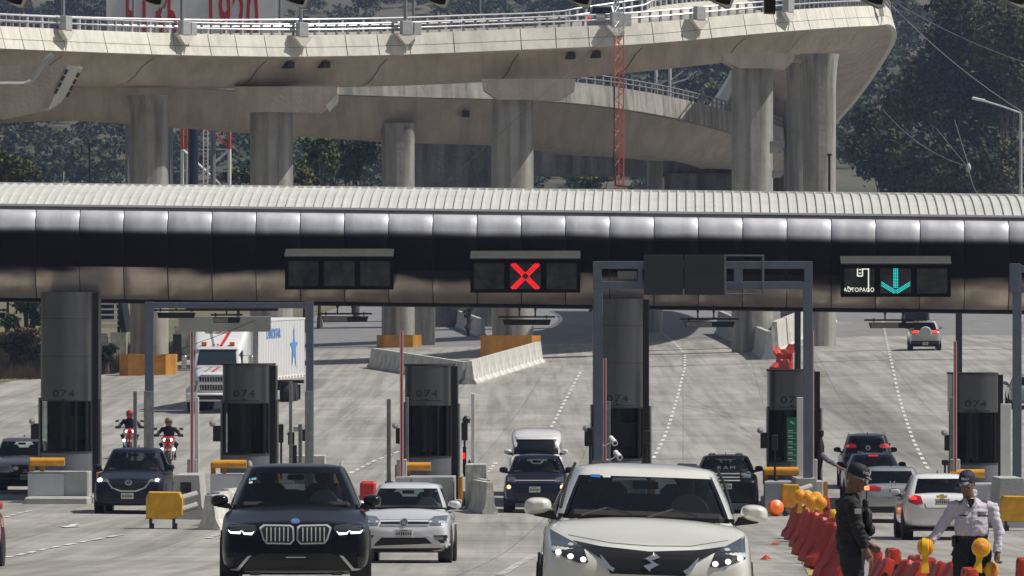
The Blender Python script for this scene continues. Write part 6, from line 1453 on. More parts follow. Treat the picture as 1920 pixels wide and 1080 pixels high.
mb = MB(); mb.lathe([(.0, .0), (.30, .0), (.34, -.04), (.34, -.20), (0, -.2)], c=(0, L+.24, .98), n=24, M=Matrix.Rotation(R(-90), 3, 'X')); mb.build('spare_wheel_cover', mat('cover_grey', (.46, .47, .45), .5), t, smooth=R(30))
both('tail_lamp', f((1710, 618), (1722, 620), (1722, 624), (1710, 625)), bv, M['tail_on'], t, 'rear', off=.02); decal('bumper_sill', f((1706, 639), (1764, 639), (1763, 650), (1707, 650)), bv, M['black'], t, 'rear', off=.02); plate(t, 0, L+.05, f((0, 644))[0][1], 1)
pDK = dict(pTA); pDK.update(W=1.85, H=1.6, paint=paintm('dark_far_paint', (.010, .014, .03), .3, .3), rails=False)
t, bv, f = rearcar('suv', 'dark vehicle farthest up the hill behind the hanging lane light', pDK, 1718, 27, R(-2)); both('tail_lamp', f((1696, 582), (1704, 582), (1704, 586), (1696, 586)), bv, M['tail'], t, 'rear', off=.02)
pGR = dict(pBL); pGR.update(paint=paintm('grey_car_paint', (.30, .32, .35), .5, .4), H=1.5)
t, bv, f = rearcar('sedan', 'grey car cut by the right edge up the hill', pGR, 1930, 42.8, R(-2))
# red car at the far left edge
s = 111; loc = place(-124, s); pRD = dict(pVW); pRD.update(W=1.76, H=1.5, paint=paintm('red_car_paint', (.55, .01, .03), .3, .3)); t, bv = car('hatchback', 'sliver of a bright red car at the lower left edge', 'car', pRD, loc, R(-1), pitch_of(loc, 4))
f = FV(-124, s, loc); both('headlight', f((-62, 1015), (-36, 1010), (-32, 1030), (-54, 1036)), bv, M['head_glass'], t, off=.01)
# vehicle up on the flyover
j = min(range(len(Q)), key=lambda k: abs(960+(Q[k].x+N[k].x*3)*F/(Q[k].y+3)-1146) if Q[k].y < 384 else 1e9); q = Q[j]+N[j]*3.3; d = (Q[j+1]-Q[j]).normalized()
pFL = dict(pTA); pFL.update(H=1.75, W=1.85, paint=paintm('flyover_grey_paint', (.34, .34, .34), .3, .4), rails=False); ang = math.atan2(d.y, d.x)
t, bv = car('suv', 'grey SUV crossing the flyover behind the cable mast', 'car', pFL, q+Vector((0, 0, -.80)), 0, 0); t.rotation_euler = (0, 0, R(168)); t.location = q+Vector((.6, 4.2, -.50)); both('tail_lamp', [(.60, .95), (.84, .95), (.84, 1.12), (.60, 1.12)], bv, M['tail_on'], t, 'rear', off=.02)

# --- the semi truck
s = 43.0; D = F/s; loc = gp(398, D); ptc = pitch_of(loc, 12)
TR = paintm('truck_white', (.74, .74, .74), 0, .4); t = thing('semi_truck', 'white semi truck with red and grey stripes and a white box trailer', 'truck', loc, 0, rot=(ptc*.6, 0, R(-5)))
f = FV(398, s, loc)
def rr(y, w_, z0, z1, k=.12): return [(-w_+k, y, z0), (w_-k, y, z0), (w_, y, z0+k), (w_, y, (z0+z1)/2), (w_, y, z1-k), (w_-k, y, z1), (0, y, z1+.02), (-w_+k, y, z1), (-w_, y, z1-k), (-w_, y, (z0+z1)/2), (-w_, y, z0+k)]
ho, hv, hf_ = bmesh_loft('bonnet', [rr(.0, .62, .95, 1.55), rr(.05, .72, .9, 1.72), rr(.5, .85, .85, 1.85), rr(1.2, .95, .8, 1.95), rr(1.7, 1.0, .8, 2.0)], TR, 2, t)
co, cv, cf = bmesh_loft('cab', [rr(1.45, .98, .9, 2.05), rr(1.5, 1.04, .9, 2.1), rr(1.62, 1.06, .9, 2.35), rr(1.95, 1.05, .9, 2.95), rr(2.3, 1.12, .9, 3.1), rr(2.8, 1.2, .9, 3.55), rr(3.4, 1.22, .9, 3.98), rr(4.6, 1.22, .9, 4.02)], TR, 2, t)
nb = len(hv); bvt = BVHTree.FromPolygons([Vector(v) for v in hv]+[Vector(v) for v in cv], [tuple(q) for q in hf_]+[tuple(i+nb for i in q) for q in cf])
decal('windscreen', [(-.88, 2.1), (.88, 2.1), (.80, 2.78), (-.80, 2.78)], bvt, mat('truck_glass', (.02, .03, .04), .05, coat=1), t, off=.02)
decal('grille', [(-.52, 1.0), (.52, 1.0), (.58, 1.62), (-.58, 1.62)], bvt, M['grille'], t, off=.02)
for i in range(9): decal('grille_bar', rect(-.46+.115*i, 1.32, .03, .58), bvt, M['chrome'], t, off=.03)
decal('grille_surround', [(-.60, 1.6), (.60, 1.6), (.5, 1.70), (-.5, 1.70)], bvt, M['chrome'], t, off=.03)
both('headlight', [(.60, 1.1), (.82, 1.12), (.86, 1.38), (.66, 1.45)], bvt, M['head_glass'], t, off=.02); both('indicator', [(.80, 1.35), (.88, 1.35), (.86, 1.46), (.80, 1.45)], bvt, M['orange'], t, off=.03)
for a, m_ in (([(-.10, 1.80), (.02, 1.80), (.16, 2.0), (.04, 2.0)], 'red'), ([(-.42, 1.80), (-.32, 1.80), (-.18, 2.0), (-.28, 2.0)], 'gutter'), ([(.02, 2.85), (.16, 2.85), (.52, 3.62), (.36, 3.62)], 'red'), ([(-.22, 2.85), (-.12, 2.85), (-.38, 3.55), (-.5, 3.55)], 'gutter')): decal('stripe', a, bvt, M[m_], t, off=.012)
decal('sun_visor', [(-.9, 2.78), (.9, 2.78), (.86, 2.90), (-.86, 2.90)], bvt, TR, t, off=.10)
mb = MB()
for x in (-.62, .62): mb.box((x, 1.98, 3.02), (.22, .12, .14))
for x in (-.18, 0, .18): mb.box((x, 1.95, 2.98), (.08, .08, .07))
mb.build('marker_lamp', M['orange'], t)
o = text_mesh('Bagot', .34, 'lettering', M['red'], t, (-.05, 2.75, 3.70), rot=(R(68), 0, 0), sx=1.2, thick=.01, bold=.01)
mb = MB(); mb.box((0, .02, .72), (2.3, .35, .38), bev=.08); mb.build('bumper', TR, t, smooth=R(40)); mb = MB(); mb.box((0, -.17, .70), (1.2, .02, .18)); mb.build('bumper_opening', M['grille'], t)
mb = MB()
for z in (1.0, 1.3): mb.tube([(-.55, -.28, z), (.55, -.28, z)], .04, 8)
mb.tube([(-.70, -.22, .8), (-.55, -.3, 1.35), (.55, -.3, 1.35), (.70, -.22, .8)], .05, 8); mb.build('bull_bar', M['chrome'], t)
for sx in (-1, 1):
    mb = MB(); rings = []
    for y, k in ((.15, .8), (.3, 1), (1.3, 1), (1.45, .9)): rings.append([Vector((sx*(1.0+dx_*k), y, z*k+.1)) for dx_, z in ((-.22, .5), (.2, .5), (.2, .95), (.0, 1.12), (-.22, 1.15))])
    mb.loft(rings, True, True); mb.build('fender', TR, t, smooth=R(40)); wheel(t, sx*1.02, .85, .5, .28, 'chrome', sx)
    mb = MB(); mb.box((sx*1.48, 1.75, 2.2), (.22, .12, .62), bev=.05); mb.tube([(sx*1.1, 1.85, 2.5), (sx*1.48, 1.8, 2.5)], .03, 6); mb.tube([(sx*1.1, 1.85, 1.9), (sx*1.48, 1.8, 1.95)], .03, 6); mb.build('mirror', M['chrome'], t)
    mb = MB(); mb.box((sx*1.075, 1.95, 2.42), (.02, .42, .6)); mb.build('side_window', M['black_gloss'], t)
    for y in (4.6, 5.9): wheel(t, sx*1.02, y, .5, .5, 'chrome', sx)
mb = MB(); mb.box((0, 4.2, .75), (1.0, 5.0, .3)); mb.build('chassis', M['black'], t)
# trailer turned more to the right
tr = thing('box_trailer', 'white box trailer with a blue star emblem and lettering on its side', 'trailer', gp(424, D+4.9), 0, rot=(ptc*.5, 0, R(-6.8))); zt0 = 0
TW = mat('trailer_white', (.72, .73, .74), .45, var=.06, scale=.8)
mb = MB(); mb.box((0, 7.5, 2.62), (2.55, 14.6, 2.75), bev=.03); mb.build('box', TW, tr); mb = MB()
for k in range(30): mb.box((1.285, .6+k*.48, 2.65), (.012, .03, 2.5))
mb.box((1.285, 7.5, 3.95), (.03, 14.6, .08)); mb.build('side_rib', TW, tr); mb = MB()
for k in range(16): mb.box((1.29, .6+k*.93, 1.30), (.02, .45, .09))
mb.build('reflective_strip', mat('strip', (.5, .35, .3), .5), tr); mb = MB(); mb.box((1.28, 7.5, 1.3), (.02, 14.6, .14)); mb.build('bottom_rail', M['roof_trim'], tr)
M['lblue'] = mat('trailer_blue', (.10, .28, .62), .5)
o = text_mesh('LANDSTAR', .60, 'lettering', M['lblue'], tr, (1.295, 5.4, 3.32), rot=(R(90), 0, R(90)), sx=1.35, thick=.004, bold=.012)
mb = MB(); star = [];
for k in range(10):
    a = R(90+36*k); r_ = (.62 if k % 2 == 0 else .26); sy = 1.5 if k in (0,) else (1.75 if k in (4, 6) else 1.0); star.append((math.cos(a)*r_*2.0, math.sin(a)*r_*sy*1.1))
mb.add([Vector((1.30, 11.4+x, 2.65+z)) for x, z in star], [tuple(range(10))]); mb.build('star_emblem', M['lblue'], tr)
mb = MB(); mb.box((0, 12.2, .85), (1.6, 3.4, .35)); mb.box((1.0, 5.0, .85), (.08, .1, .9)); mb.build('bogie', M['black'], tr); mb = MB(); mb.box((0, 15.0, 1.0), (2.4, .1, .15)); mb.build('rear_bar', M['black'], tr)
for sx in (-1, 1):
    for y in (11.2, 12.5): wheel(tr, sx*1.0, y, .5, .55, 'box_grey', sx)
    mb = MB(); mb.box((sx*1.0, 13.3, .55), (.6, .03, .7)); mb.build('mud_flap', M['rubber'], tr)
# ------------------------------------------------------------ people
def ring_tube(chain, n=14):
    """chain: (x,y,z,rx,ry) horizontal elliptical rings"""
    return [[Vector((x+rx*math.cos(2*math.pi*k/n), y+ry*math.sin(2*math.pi*k/n), z)) for k in range(n)] for x, y, z, rx, ry in chain]
def remesh(mb, name, m, parent, vox, disp=0, seed=0, sm=4, Mx=None):
    me = bpy.data.meshes.new('t'); me.from_pydata([Vector(v) for v in mb.v], [], mb.f)
    bm = bmesh.new(); bm.from_mesh(me); bmesh.ops.recalc_face_normals(bm, faces=bm.faces); bm.to_mesh(me); bm.free()
    o = bpy.data.objects.new('t', me); COL.objects.link(o); md = o.modifiers.new('r', 'REMESH'); md.mode = 'VOXEL'; md.voxel_size = vox
    s_ = o.modifiers.new('s', 'SMOOTH'); s_.factor = .5; s_.iterations = sm
    me2 = bpy.data.meshes.new_from_object(o.evaluated_get(bpy.context.evaluated_depsgraph_get())); bpy.data.objects.remove(o); me2.name = name
    if disp:
        me2.update(); nn = [v.normal.copy() for v in me2.vertices]
        for v, n_ in zip(me2.vertices, nn):
            c = v.co; f_ = abs(noise.noise(Vector((c.x*7+seed, c.y*7, c.z*16)))) - .25 + .5*noise.noise(Vector((c.x*18+seed, c.y*18, c.z*9)))
            v.co += n_*disp*f_
    me2.materials.clear(); me2.materials.append(m); me2.polygons.foreach_set('use_smooth', [True]*len(me2.polygons))
    if Mx is not None: me2.transform(Mx)
    o = bpy.data.objects.new(name, me2); COL.objects.link(o); o.parent = parent; return o
def head(mb, c, Rm, k=1.0):
    """head centred on c (mid skull), facing -Y before Rm; with nose, brow, lips, chin, ears, neck"""
    prof = [(-.125, .030, .035, -.045), (-.112, .048, .058, -.035), (-.085, .060, .078, -.022), (-.05, .067, .090, -.010), (-.015, .071, .096, -.004), (.02, .075, .100, 0), (.055, .076, .102, .004), (.085, .070, .094, .008), (.108, .054, .074, .010), (.122, .028, .04, .01)]
    rings = []
    for z, rx, ry, oy in prof:
        rings.append([c+Rm @ (Vector((rx*math.cos(a)*(1-.06*max(0, -math.sin(a))), oy+ry*math.sin(a), z))*k) for a in [2*math.pi*q/20 for q in range(20)]])
    mb.loft(rings, True, True)
    def P(x, y, z): return c+Rm @ (Vector((x, y, z))*k)
    mb.tube([P(0, -.092, .025), P(0, -.104, .0), P(0, -.118, -.022), P(0, -.104, -.036)], [.009*k, .011*k, .016*k, .012*k], 8)      # nose
    for s_ in (-1, 1):
        mb.tube([P(s_*.015, -.108, -.028), P(s_*.008, -.098, -.03)], [.008*k, .008*k], 6)
        mb.tube([P(s_*.012, -.096, .040), P(s_*.035, -.090, .044), P(s_*.055, -.074, .038)], [.009*k, .010*k, .007*k], 6)   # brow
        mb.tube([P(s_*.025, -.082, -.015), P(s_*.048, -.066, -.012)], [.020*k, .020*k], 8)                                # cheek
        mb.tube([P(s_*.074, .000, .028), P(s_*.084, .012, .020), P(s_*.082, .012, -.012), P(s_*.073, .0, -.026)], [.008*k, .012*k, .011*k, .006*k], 6)   # ear
    mb.tube([P(-.024, -.090, -.060), P(0, -.100, -.058), P(.024, -.090, -.060)], [.006*k, .009*k, .006*k], 8)       # lips
    mb.tube([P(-.020, -.088, -.072), P(0, -.096, -.073), P(.020, -.088, -.072)], [.006*k, .008*k, .006*k], 8)
    mb.tube([P(0, -.082, -.100), P(0, -.066, -.105)], [.022*k, .024*k], 8)
def face_details(t, c, Rm, k=1.0, glasses=False):
    mb = MB()
    for s_ in (-1, 1): mb.lathe([(0, -.009), (.0105, -.004), (.0105, .004), (0, .009)], c=c+Rm @ (Vector((s_*.031, -.086, .018))*k), n=10, M=Rm @ Matrix.Rotation(R(90), 3, 'X'))
    mb.build('eye', mat('eye_%d' % len(bpy.data.materials), (.35, .32, .3), .3), t)
    mb = MB()
    for s_ in (-1, 1): mb.lathe([(0, -.002), (.0055, 0), (0, .002)], c=c+Rm @ (Vector((s_*.031, -.0955, .018))*k), n=10, M=Rm @ Matrix.Rotation(R(90), 3, 'X'))
    mb.build('iris', M['black'], t)
    if glasses:
        mb = MB()
        for s_ in (-1, 1):
            cc = [c+Rm @ (Vector((s_*.033+.024*math.cos(a), -.104, .018+.017*math.sin(a)))*k) for a in [2*math.pi*q/14 for q in range(15)]]; mb.tube(cc, .0018, 5)
            mb.tube([c+Rm @ (Vector(p_)*k) for p_ in ((s_*.057, -.103, .022), (s_*.078, -.06, .022), (s_*.08, .01, .02))], .002, 5)
        mb.tube([c+Rm @ (Vector(p_)*k) for p_ in ((-.009, -.106, .02), (.009, -.106, .02))], .002, 5); mb.build('glasses', M['chrome'], t)
def cap(t, c, Rm, m, k=1.0, txt=None, peak=None):
    mb = MB(); rings = []
    for z, r_ in ((.036, 1.06), (.05, 1.07), (.085, 1.04), (.115, .93), (.135, .72), (.147, .42), (.151, .1)):
        rings.append([c+Rm @ (Vector((r_*.083*math.cos(a), .002+r_*.108*math.sin(a), z))*k) for a in [2*math.pi*q/24 for q in range(24)]])
    mb.loft(rings, True, True); mb.build('cap', m, t, smooth=R(50))
    mb = MB(); rows = []
    for j, (ext, dz) in enumerate(((0, 0), (.03, -.004), (.058, -.012), (.075, -.022))):
        rows.append([c+Rm @ (Vector(((.080-.010*j)*math.sin(a), -(.085+ext)*math.cos(a)*(.55+.45*math.cos(a)) - .03*(1-math.cos(a)), .050+dz+.012*math.cos(a)-(.010 if abs(a) > 1 else 0)))*k) for a in [R(-80+160*q/12) for q in range(13)]])
    lo = [[p_+Rm @ Vector((0, 0, -.006)) for p_ in r_] for r_ in rows]
    mb.loft(rows, closed=False); mb.loft(lo, closed=False); mb.loft([rows[-1], lo[-1]], closed=False); mb.build('cap_peak', peak or m, t, smooth=True)
    if txt:
        o = text_mesh(txt, .036*k, 'cap_lettering', M['white'], t, (0, 0, 0), rot=(0, 0, 0), sx=1.2, thick=.001, bold=.0015)
        for v in o.data.vertices:
            x, y, z = v.co; a = x/.09; v.co = c+Rm @ (Vector((math.sin(a)*.090, -.004-math.cos(a)*(.112-.25*y), .088+y*.95+z*0))*k)
def hand(mb, w, d, up, side=1, k=1.0, curl=.5, thumb=None):
    """w wrist point, d direction of palm, up = back-of-hand normal"""
    d = Vector(d).normalized(); up = (Vector(up)-d*Vector(up).dot(d)).normalized(); lat = d.cross(up)*side; w = Vector(w)
    mb.tube([w-d*.02, w+d*.02*k, w+d*.045*k, w+d*.085*k], [.026*k, .030*k, .034*k, .030*k], 10)
    for q in (-1, 1): mb.tube([w+d*.02*k+lat*q*.012, w+d*.085*k+lat*q*.026*k], [.020*k, .017*k], 8)
    for q, ln in enumerate((.068, .078, .072, .056)):
        b = w+d*.085*k+lat*(.030-.020*q)*k; pts = [b]; ang = curl*.4; dd = d.copy()
        for sgm, fr in ((.45, 1), (.32, 1.3), (.25, 1.1)):
            dd = (Matrix.Rotation(curl*fr*.9, 3, d.cross(up)) @ dd) if curl else dd; pts.append(pts[-1]+dd*ln*sgm*k)
        mb.tube(pts, [.0105*k, .0098*k, .0088*k, .0068*k], 7)
    tb = w+d*.028*k+lat*.026*k; t1 = tb+(d*.45+lat*.85-up*.25).normalized()*.036*k; t2 = t1+(d*.9+lat*.15-up*.45).normalized()*.030*k
    mb.tube([tb, t1, t2], [.014*k, .0115*k, .008*k], 7)
M['skin2'] = mat('brown_skin', (.17, .085, .05), .5, var=.12, scale=14); M['shirt'] = mat('lilac_white_shirt', (.56, .52, .60), .8, var=.06, scale=6, bump=.25, bscale=25)
M['navy_cloth'] = mat('navy_cloth', (.010, .011, .022), .85, var=.2, scale=6, bump=.3, bscale=22); M['black_cloth'] = mat('black_cloth', (.0065, .0065, .0075), .75, var=.3, scale=6, bump=.4, bscale=24)
# man in the white shirt
loc = Vector((4.93, 68.6, gz(4.93, 68.6))); t = thing('person', 'man in pale shirt and navy cap holding two amber lamps', 'person', loc, 0); PM = t
H0 = (640-880)/F*68.6+EZ-loc.z      # cap top height
k = 1.0; hc = Vector((-.055, -.04, H0-.155)); Rm = (Matrix.Rotation(R(-14), 3, 'Z') @ Matrix.Rotation(R(16), 3, 'X'))
b_ = H0-.72         # belt height
body = MB(); head(body, hc, Rm, .97)
body.tube([hc+Vector((0, .03, -.06)), Vector((-.03, .02, H0-.30)), Vector((-.01, .04, H0-.38))], [.058, .062, .085], 12)
body.loft(ring_tube([(0, .04, b_-.05, .13, .09), (0, .03, b_+.15, .13, .09), (0, .03, H0-.40, .16, .09), (0, .03, H0-.34, .10, .07)]), True, True)
sh = {-1: Vector((-.185, .03, H0-.395)), 1: Vector((.205, .03, H0-.405))}; el = {-1: Vector((-.335, -.02, H0-.625)), 1: Vector((.290, -.02, H0-.66))}; wr = {-1: Vector((-.455, -.10, H0-.775)), 1: Vector((.262, -.10, H0-.895))}
for s_ in (-1, 1): body.tube([sh[s_], el[s_], wr[s_]], [.045, .035, .027], 10)
hand(body, wr[-1], (-.12, -.08, -1), (-.9, -.3, 0), side=1, curl=.75); hand(body, wr[1], (-.02, -.12, -1), (.75, -.5, 0), side=-1, curl=.9)
for s_ in (-1, 1): body.tube([(s_*.09, .03, b_-.05), (s_*.10, .03, .5), (s_*.11, .05, .08)], [.07, .05, .04], 10)
remesh(body, 'body', M['skin2'], t, .0062, sm=2); face_details(t, hc, Rm, .97, glasses=True)
cap(t, hc, Rm, mat('navy_cap', (.012, .014, .05), .75), .99, 'EMD', peak=mat('cap_peak_grey', (.16, .17, .24), .7))
sh_ = MB(); sh_.loft(ring_tube([(0, .03, b_-.02, .158, .115), (0, .015, b_+.03, .182, .150), (0, .01, b_+.10, .185, .155), (0, .015, b_+.20, .182, .145), (0, .02, H0-.44, .195, .13), (0, .03, H0-.385, .19, .115), (-.01, .035, H0-.345, .12, .092), (-.015, .03, H0-.31, .078, .075)], 22), True, True)
for s_ in (-1, 1):
    a, e, w_ = sh[s_], el[s_], wr[s_]; sh_.tube([a+Vector((-s_*.05, 0, .0)), a+Vector((s_*.01, 0, -.01)), a.lerp(e, .5), e, e.lerp(w_, .55), w_.lerp(e, .12), w_.lerp(e, .02)], [.075, .078, .066, .060, .052, .047, .046], 14)
remesh(sh_, 'shirt', M['shirt'], t, .0085, disp=.016, seed=3, sm=3)
mb = MB()
for s_ in (-1, 1): mb.tube([(-.02+s_*.045, -.055, H0-.315), (-.02+s_*.055, -.085, H0-.36), (-.02+s_*.02, -.112, H0-.40)], [.016, .018, .008], 6)
mb.build('collar', M['shirt'], t, smooth=True)
mb = MB(); mb.prism([(-.058, H0-.31), (.02, H0-.31), (-.015, H0-.405), (-.03, H0-.405)], -.108, -.06); mb.build('undershirt', M['black_cloth'], t)
mb = MB()
for s_ in (-1, 1): mb.box((s_*.155+.01, .02, H0-.350), (.12, .07, .014), M=Matrix.Rotation(R(20*s_), 4, 'Y'), bev=.005)
mb.build('epaulette', mat('epaulette', (.10, .07, .17), .8), t)
mb = MB(); mb.box((-.10, -.135, H0-.49), (.085, .012, .014), rz=R(-12)); mb.box((.105, -.132, H0-.495), (.115, .012, .018), rz=R(14)); mb.build('pocket_flap', M['navy_cloth'], t)
mb = MB()
for q in range(3): mb.box((.10, -.139+q*.002, H0-.455-.012*q), (.11-.01*q, .004, .008), rz=R(14))
mb.build('badge', M['navy_cloth'], t)
mb = MB(); mb.prism([(-.006, b_+.02), (.006, b_+.02), (-.008, H0-.41), (-.018, H0-.41)], -.150, -.13); mb.build('placket', M['shirt'], t)
tr_ = MB(); tr_.loft(ring_tube([(0, .025, b_-.10, .185, .13), (0, .02, b_-.03, .168, .125), (0, .02, b_+.005, .160, .12)], 20), True, True)
for s_ in (-1, 1): tr_.loft(ring_tube([(s_*.10, .05, .06, .085, .085), (s_*.10, .04, .30, .088, .09), (s_*.10, .03, .48, .098, .10), (s_*.095, .02, b_-.16, .118, .12), (s_*.085, .02, b_-.05, .10, .11)], 16), True, True)
remesh(tr_, 'trousers', M['navy_cloth'], t, .010, disp=.02, seed=8, sm=3)
mb = MB(); mb.loft(ring_tube([(0, .02, b_-.025, .172, .130), (0, .02, b_+.018, .172, .130)], 24), True, True); mb.build('belt', M['black'], t); mb = MB(); mb.box((-.19, -.0, b_-.05), (.05, .10, .13), bev=.015); mb.tube([(-.19, 0, b_-.1), (-.205, 0, b_-.17), (-.23, 0, b_-.2)], .006, 5); mb.build('pouch', M['black'], t)
mb = MB()
for s_ in (-1, 1): mb.loft([[Vector((s_*.10+x, y, z)) for x, y in ((-.05, .09), (.05, .09), (.055, -.10), (.03, -.19), (-.03, -.19), (-.055, -.10))] for z in (0, .05)], True, True); mb.box((s_*.10, .03, .07), (.09, .12, .07), bev=.02)
mb.build('shoe', M['black'], t)
# lamps he holds
h1 = loc+wr[-1]+Vector((-.055, -.05, -.33)); amber(h1, 'amber lamp held edge-on in the right hand of the man in the pale shirt', rz=R(84), ry=R(6), sc_=.92)
h2 = loc+wr[1]+Vector((-.12, -.06, -.40)); amber(h2, 'tilted amber lamp in the other hand of the man in the pale shirt', rz=R(66), ry=R(34), sc_=.85)
amber_px(1832, 1026, 66.5, 'big amber lamp face-on in front of the man in the pale shirt', sc_=.86, rx=R(-6), ry=R(10))
# policeman
loc = Vector((3.36, 63.0, gz(3.36, 63.0))); t = thing('person', 'policeman in black uniform and cap standing in profile by the red barriers', 'person', loc, R(0))
H0 = (640-867)/F*63+EZ-loc.z; hc = Vector((.035, 0, H0-.155)); Rm = Matrix.Rotation(R(62), 3, 'Z') @ Matrix.Rotation(R(20), 3, 'X'); b_ = H0-.74
body = MB(); head(body, hc, Rm, .98); body.tube([hc+Vector((-.03, 0, -.05)), Vector((-.02, 0, H0-.30)), Vector((-.04, 0, H0-.38))], [.060, .064, .085], 12)
body.loft(ring_tube([(-.03, 0, b_-.05, .10, .12), (-.03, 0, H0-.45, .10, .13), (-.04, 0, H0-.34, .06, .09)]), True, True)
sF, eF, wF = Vector((-.02, -.19, H0-.40)), Vector((.035, -.22, H0-.66)), Vector((.115, -.20, H0-.845)); sB, eB, wB = Vector((-.02, .19, H0-.40)), Vector((.03, .22, H0-.66)), Vector((.16, .14, H0-.80))
for a, e, w_ in ((sF, eF, wF), (sB, eB, wB)): body.tube([a, e, w_], [.045, .036, .028], 10)
hand(body, wF, (.35, -.05, -1), (.1, -1, .1), side=1, curl=.55); hand(body, wB, (.7, -.2, -.6), (.1, 1, .3), side=-1, curl=.5)
for s_ in (-1, 1): body.tube([(-.03, s_*.09, b_-.05), (-.0, s_*.10, .5), (-.03, s_*.11, .08)], [.07, .05, .04], 10)
remesh(body, 'body', M['skin2'], t, .0065, sm=2); face_details(t, hc, Rm, .98, glasses=True); cap(t, hc, Rm, mat('police_cap', (.008, .009, .02), .75), 1.0, 'POLICIA', peak=mat('police_peak', (.04, .04, .06), .5))
sh_ = MB(); sh_.loft(ring_tube([(-.03, 0, b_-.10, .135, .17), (-.025, 0, b_+.04, .145, .175), (-.02, 0, b_+.18, .145, .18), (-.035, 0, H0-.46, .14, .19), (-.045, 0, H0-.39, .125, .185), (-.04, 0, H0-.345, .09, .12), (-.03, 0, H0-.30, .076, .078)], 22), True, True)
for a, e, w_ in ((sF, eF, wF), (sB, eB, wB)): sh_.tube([a+Vector((0, -a.y*.25, .0)), a, a.lerp(e, .5), e, e.lerp(w_, .55), w_.lerp(e, .1)], [.078, .078, .070, .064, .054, .048], 14)
remesh(sh_, 'jacket', M['black_cloth'], t, .0088, disp=.026, seed=11, sm=3)
mb = MB(); mb.box((.135, -.03, H0-.545), (.09, .26, .20), bev=.035); mb.box((.165, -.05, H0-.66), (.09, .16, .13), bev=.035); mb.box((.12, .03, H0-.42), (.06, .05, .12), bev=.015); mb.cyl((.13, .03, H0-.36), (.135, .03, H0-.28), .006, n=6); mb.build('vest_pouches', mat('vest_black', (.010, .010, .012), .7, bump=.3, bscale=30), t, smooth=R(40))
mb = MB(); mb.box((.03, -.272, H0-.475), (.065, .01, .05), rz=R(4), bev=.003); mb.build('arm_patch', M['box_grey'], t)
tr_ = MB(); tr_.loft(ring_tube([(-.03, 0, b_-.16, .135, .17), (-.03, 0, b_-.02, .13, .165)], 20), True, True)
for s_ in (-1, 1): tr_.loft(ring_tube([(-.02+s_*.0, s_*.10, .08, .085, .08), (0, s_*.10, .45, .095, .09), (-.01, s_*.095, b_-.2, .125, .11), (-.03, s_*.08, b_-.05, .12, .10)], 16), True, True)
remesh(tr_, 'trousers', M['black_cloth'], t, .010, disp=.02, seed=5, sm=3); mb = MB()
for s_ in (-1, 1): mb.loft([[Vector((x-.02, s_*.10+y, z)) for y, x in ((.05, -.09), (-.05, -.09), (-.055, .10), (-.03, .19), (.03, .19), (.055, .10))] for z in (0, .06)], True, True); mb.box((-.03, s_*.10, .10), (.12, .09, .12), bev=.03)
mb.build('boot', M['black'], t)
# drivers
def driver(car_, p, label, x=.36, skin='skin2', cloth='black_cloth', lean=0, hairm=None):
    Mw = Matrix.Translation(car_.location) @ car_.rotation_euler.to_matrix().to_4x4(); hb = p['hb']; y = p['yh']+.38
    t = thing('person', label, 'person', Mw @ Vector((x, y, hb-.42)), 0); t.rotation_euler = car_.rotation_euler; mb = MB(); c = Vector((0, 0, .42+.30)); Rm = Matrix.Rotation(R(lean), 3, 'Z')
    head(mb, c, Rm, .98); mb.tube([c+Vector((0, .02, -.07)), c+Vector((0, .04, -.17))], [.055, .06], 10); mb.loft(ring_tube([(0, .05, .25, .15, .10), (0, .05, .42, .18, .11), (0, .05, .50, .19, .10), (0, .05, .56, .10, .07)]), True, True)
    remesh(mb, 'body', M[skin], t, .014, sm=1)
    mb = MB(); mb.loft(ring_tube([(0, .05, .20, .17, .12), (0, .05, .42, .20, .13), (0, .05, .51, .205, .115), (0, .05, .565, .11, .085), (0, .04, .58, .07, .07)], 18), True, True)
    for s_ in (-1, 1): mb.tube([(s_*.17, .05, .48), (s_*.21, -.10, .30), (s_*.12, -.30, .36)], [.07, .055, .045], 10)
    remesh(mb, 'shirt', M[cloth], t, .018, disp=.01, sm=2)
    mb = MB(); rings = []
    for z, k in ((-.03, 1.0), (.03, 1.1), (.08, 1.1), (.115, .85), (.135, .4)): rings.append([c+Rm @ Vector((k*.078*math.cos(a), .030+k*.088*math.sin(a), z)) for a in [2*math.pi*q/18 for q in range(18)]])
    mb.loft(rings, True, True); mb.build('hair', M['hair'], t, smooth=True); return t
M['grey_cloth'] = mat('grey_cloth', (.12, .13, .15), .8); M['light_cloth'] = mat('light_cloth', (.35, .36, .36), .8)
driver(SUV1, pBM, 'driver of the black SUV in a light top, face turned towards the left', x=.38, cloth='light_cloth', lean=-40)
driver(HB, pVW, 'driver of the white hatchback behind the black SUV', x=.36, cloth='grey_cloth'); driver(CAR3, pSZ, 'shadowy driver of the large pearl-white hatchback', x=.36); driver(CAR3, pSZ, 'shadowy front passenger of the large pearl-white hatchback', x=-.36)
driver(NAVY, pMZ, 'driver of the navy crossover at the left booth', x=.38)
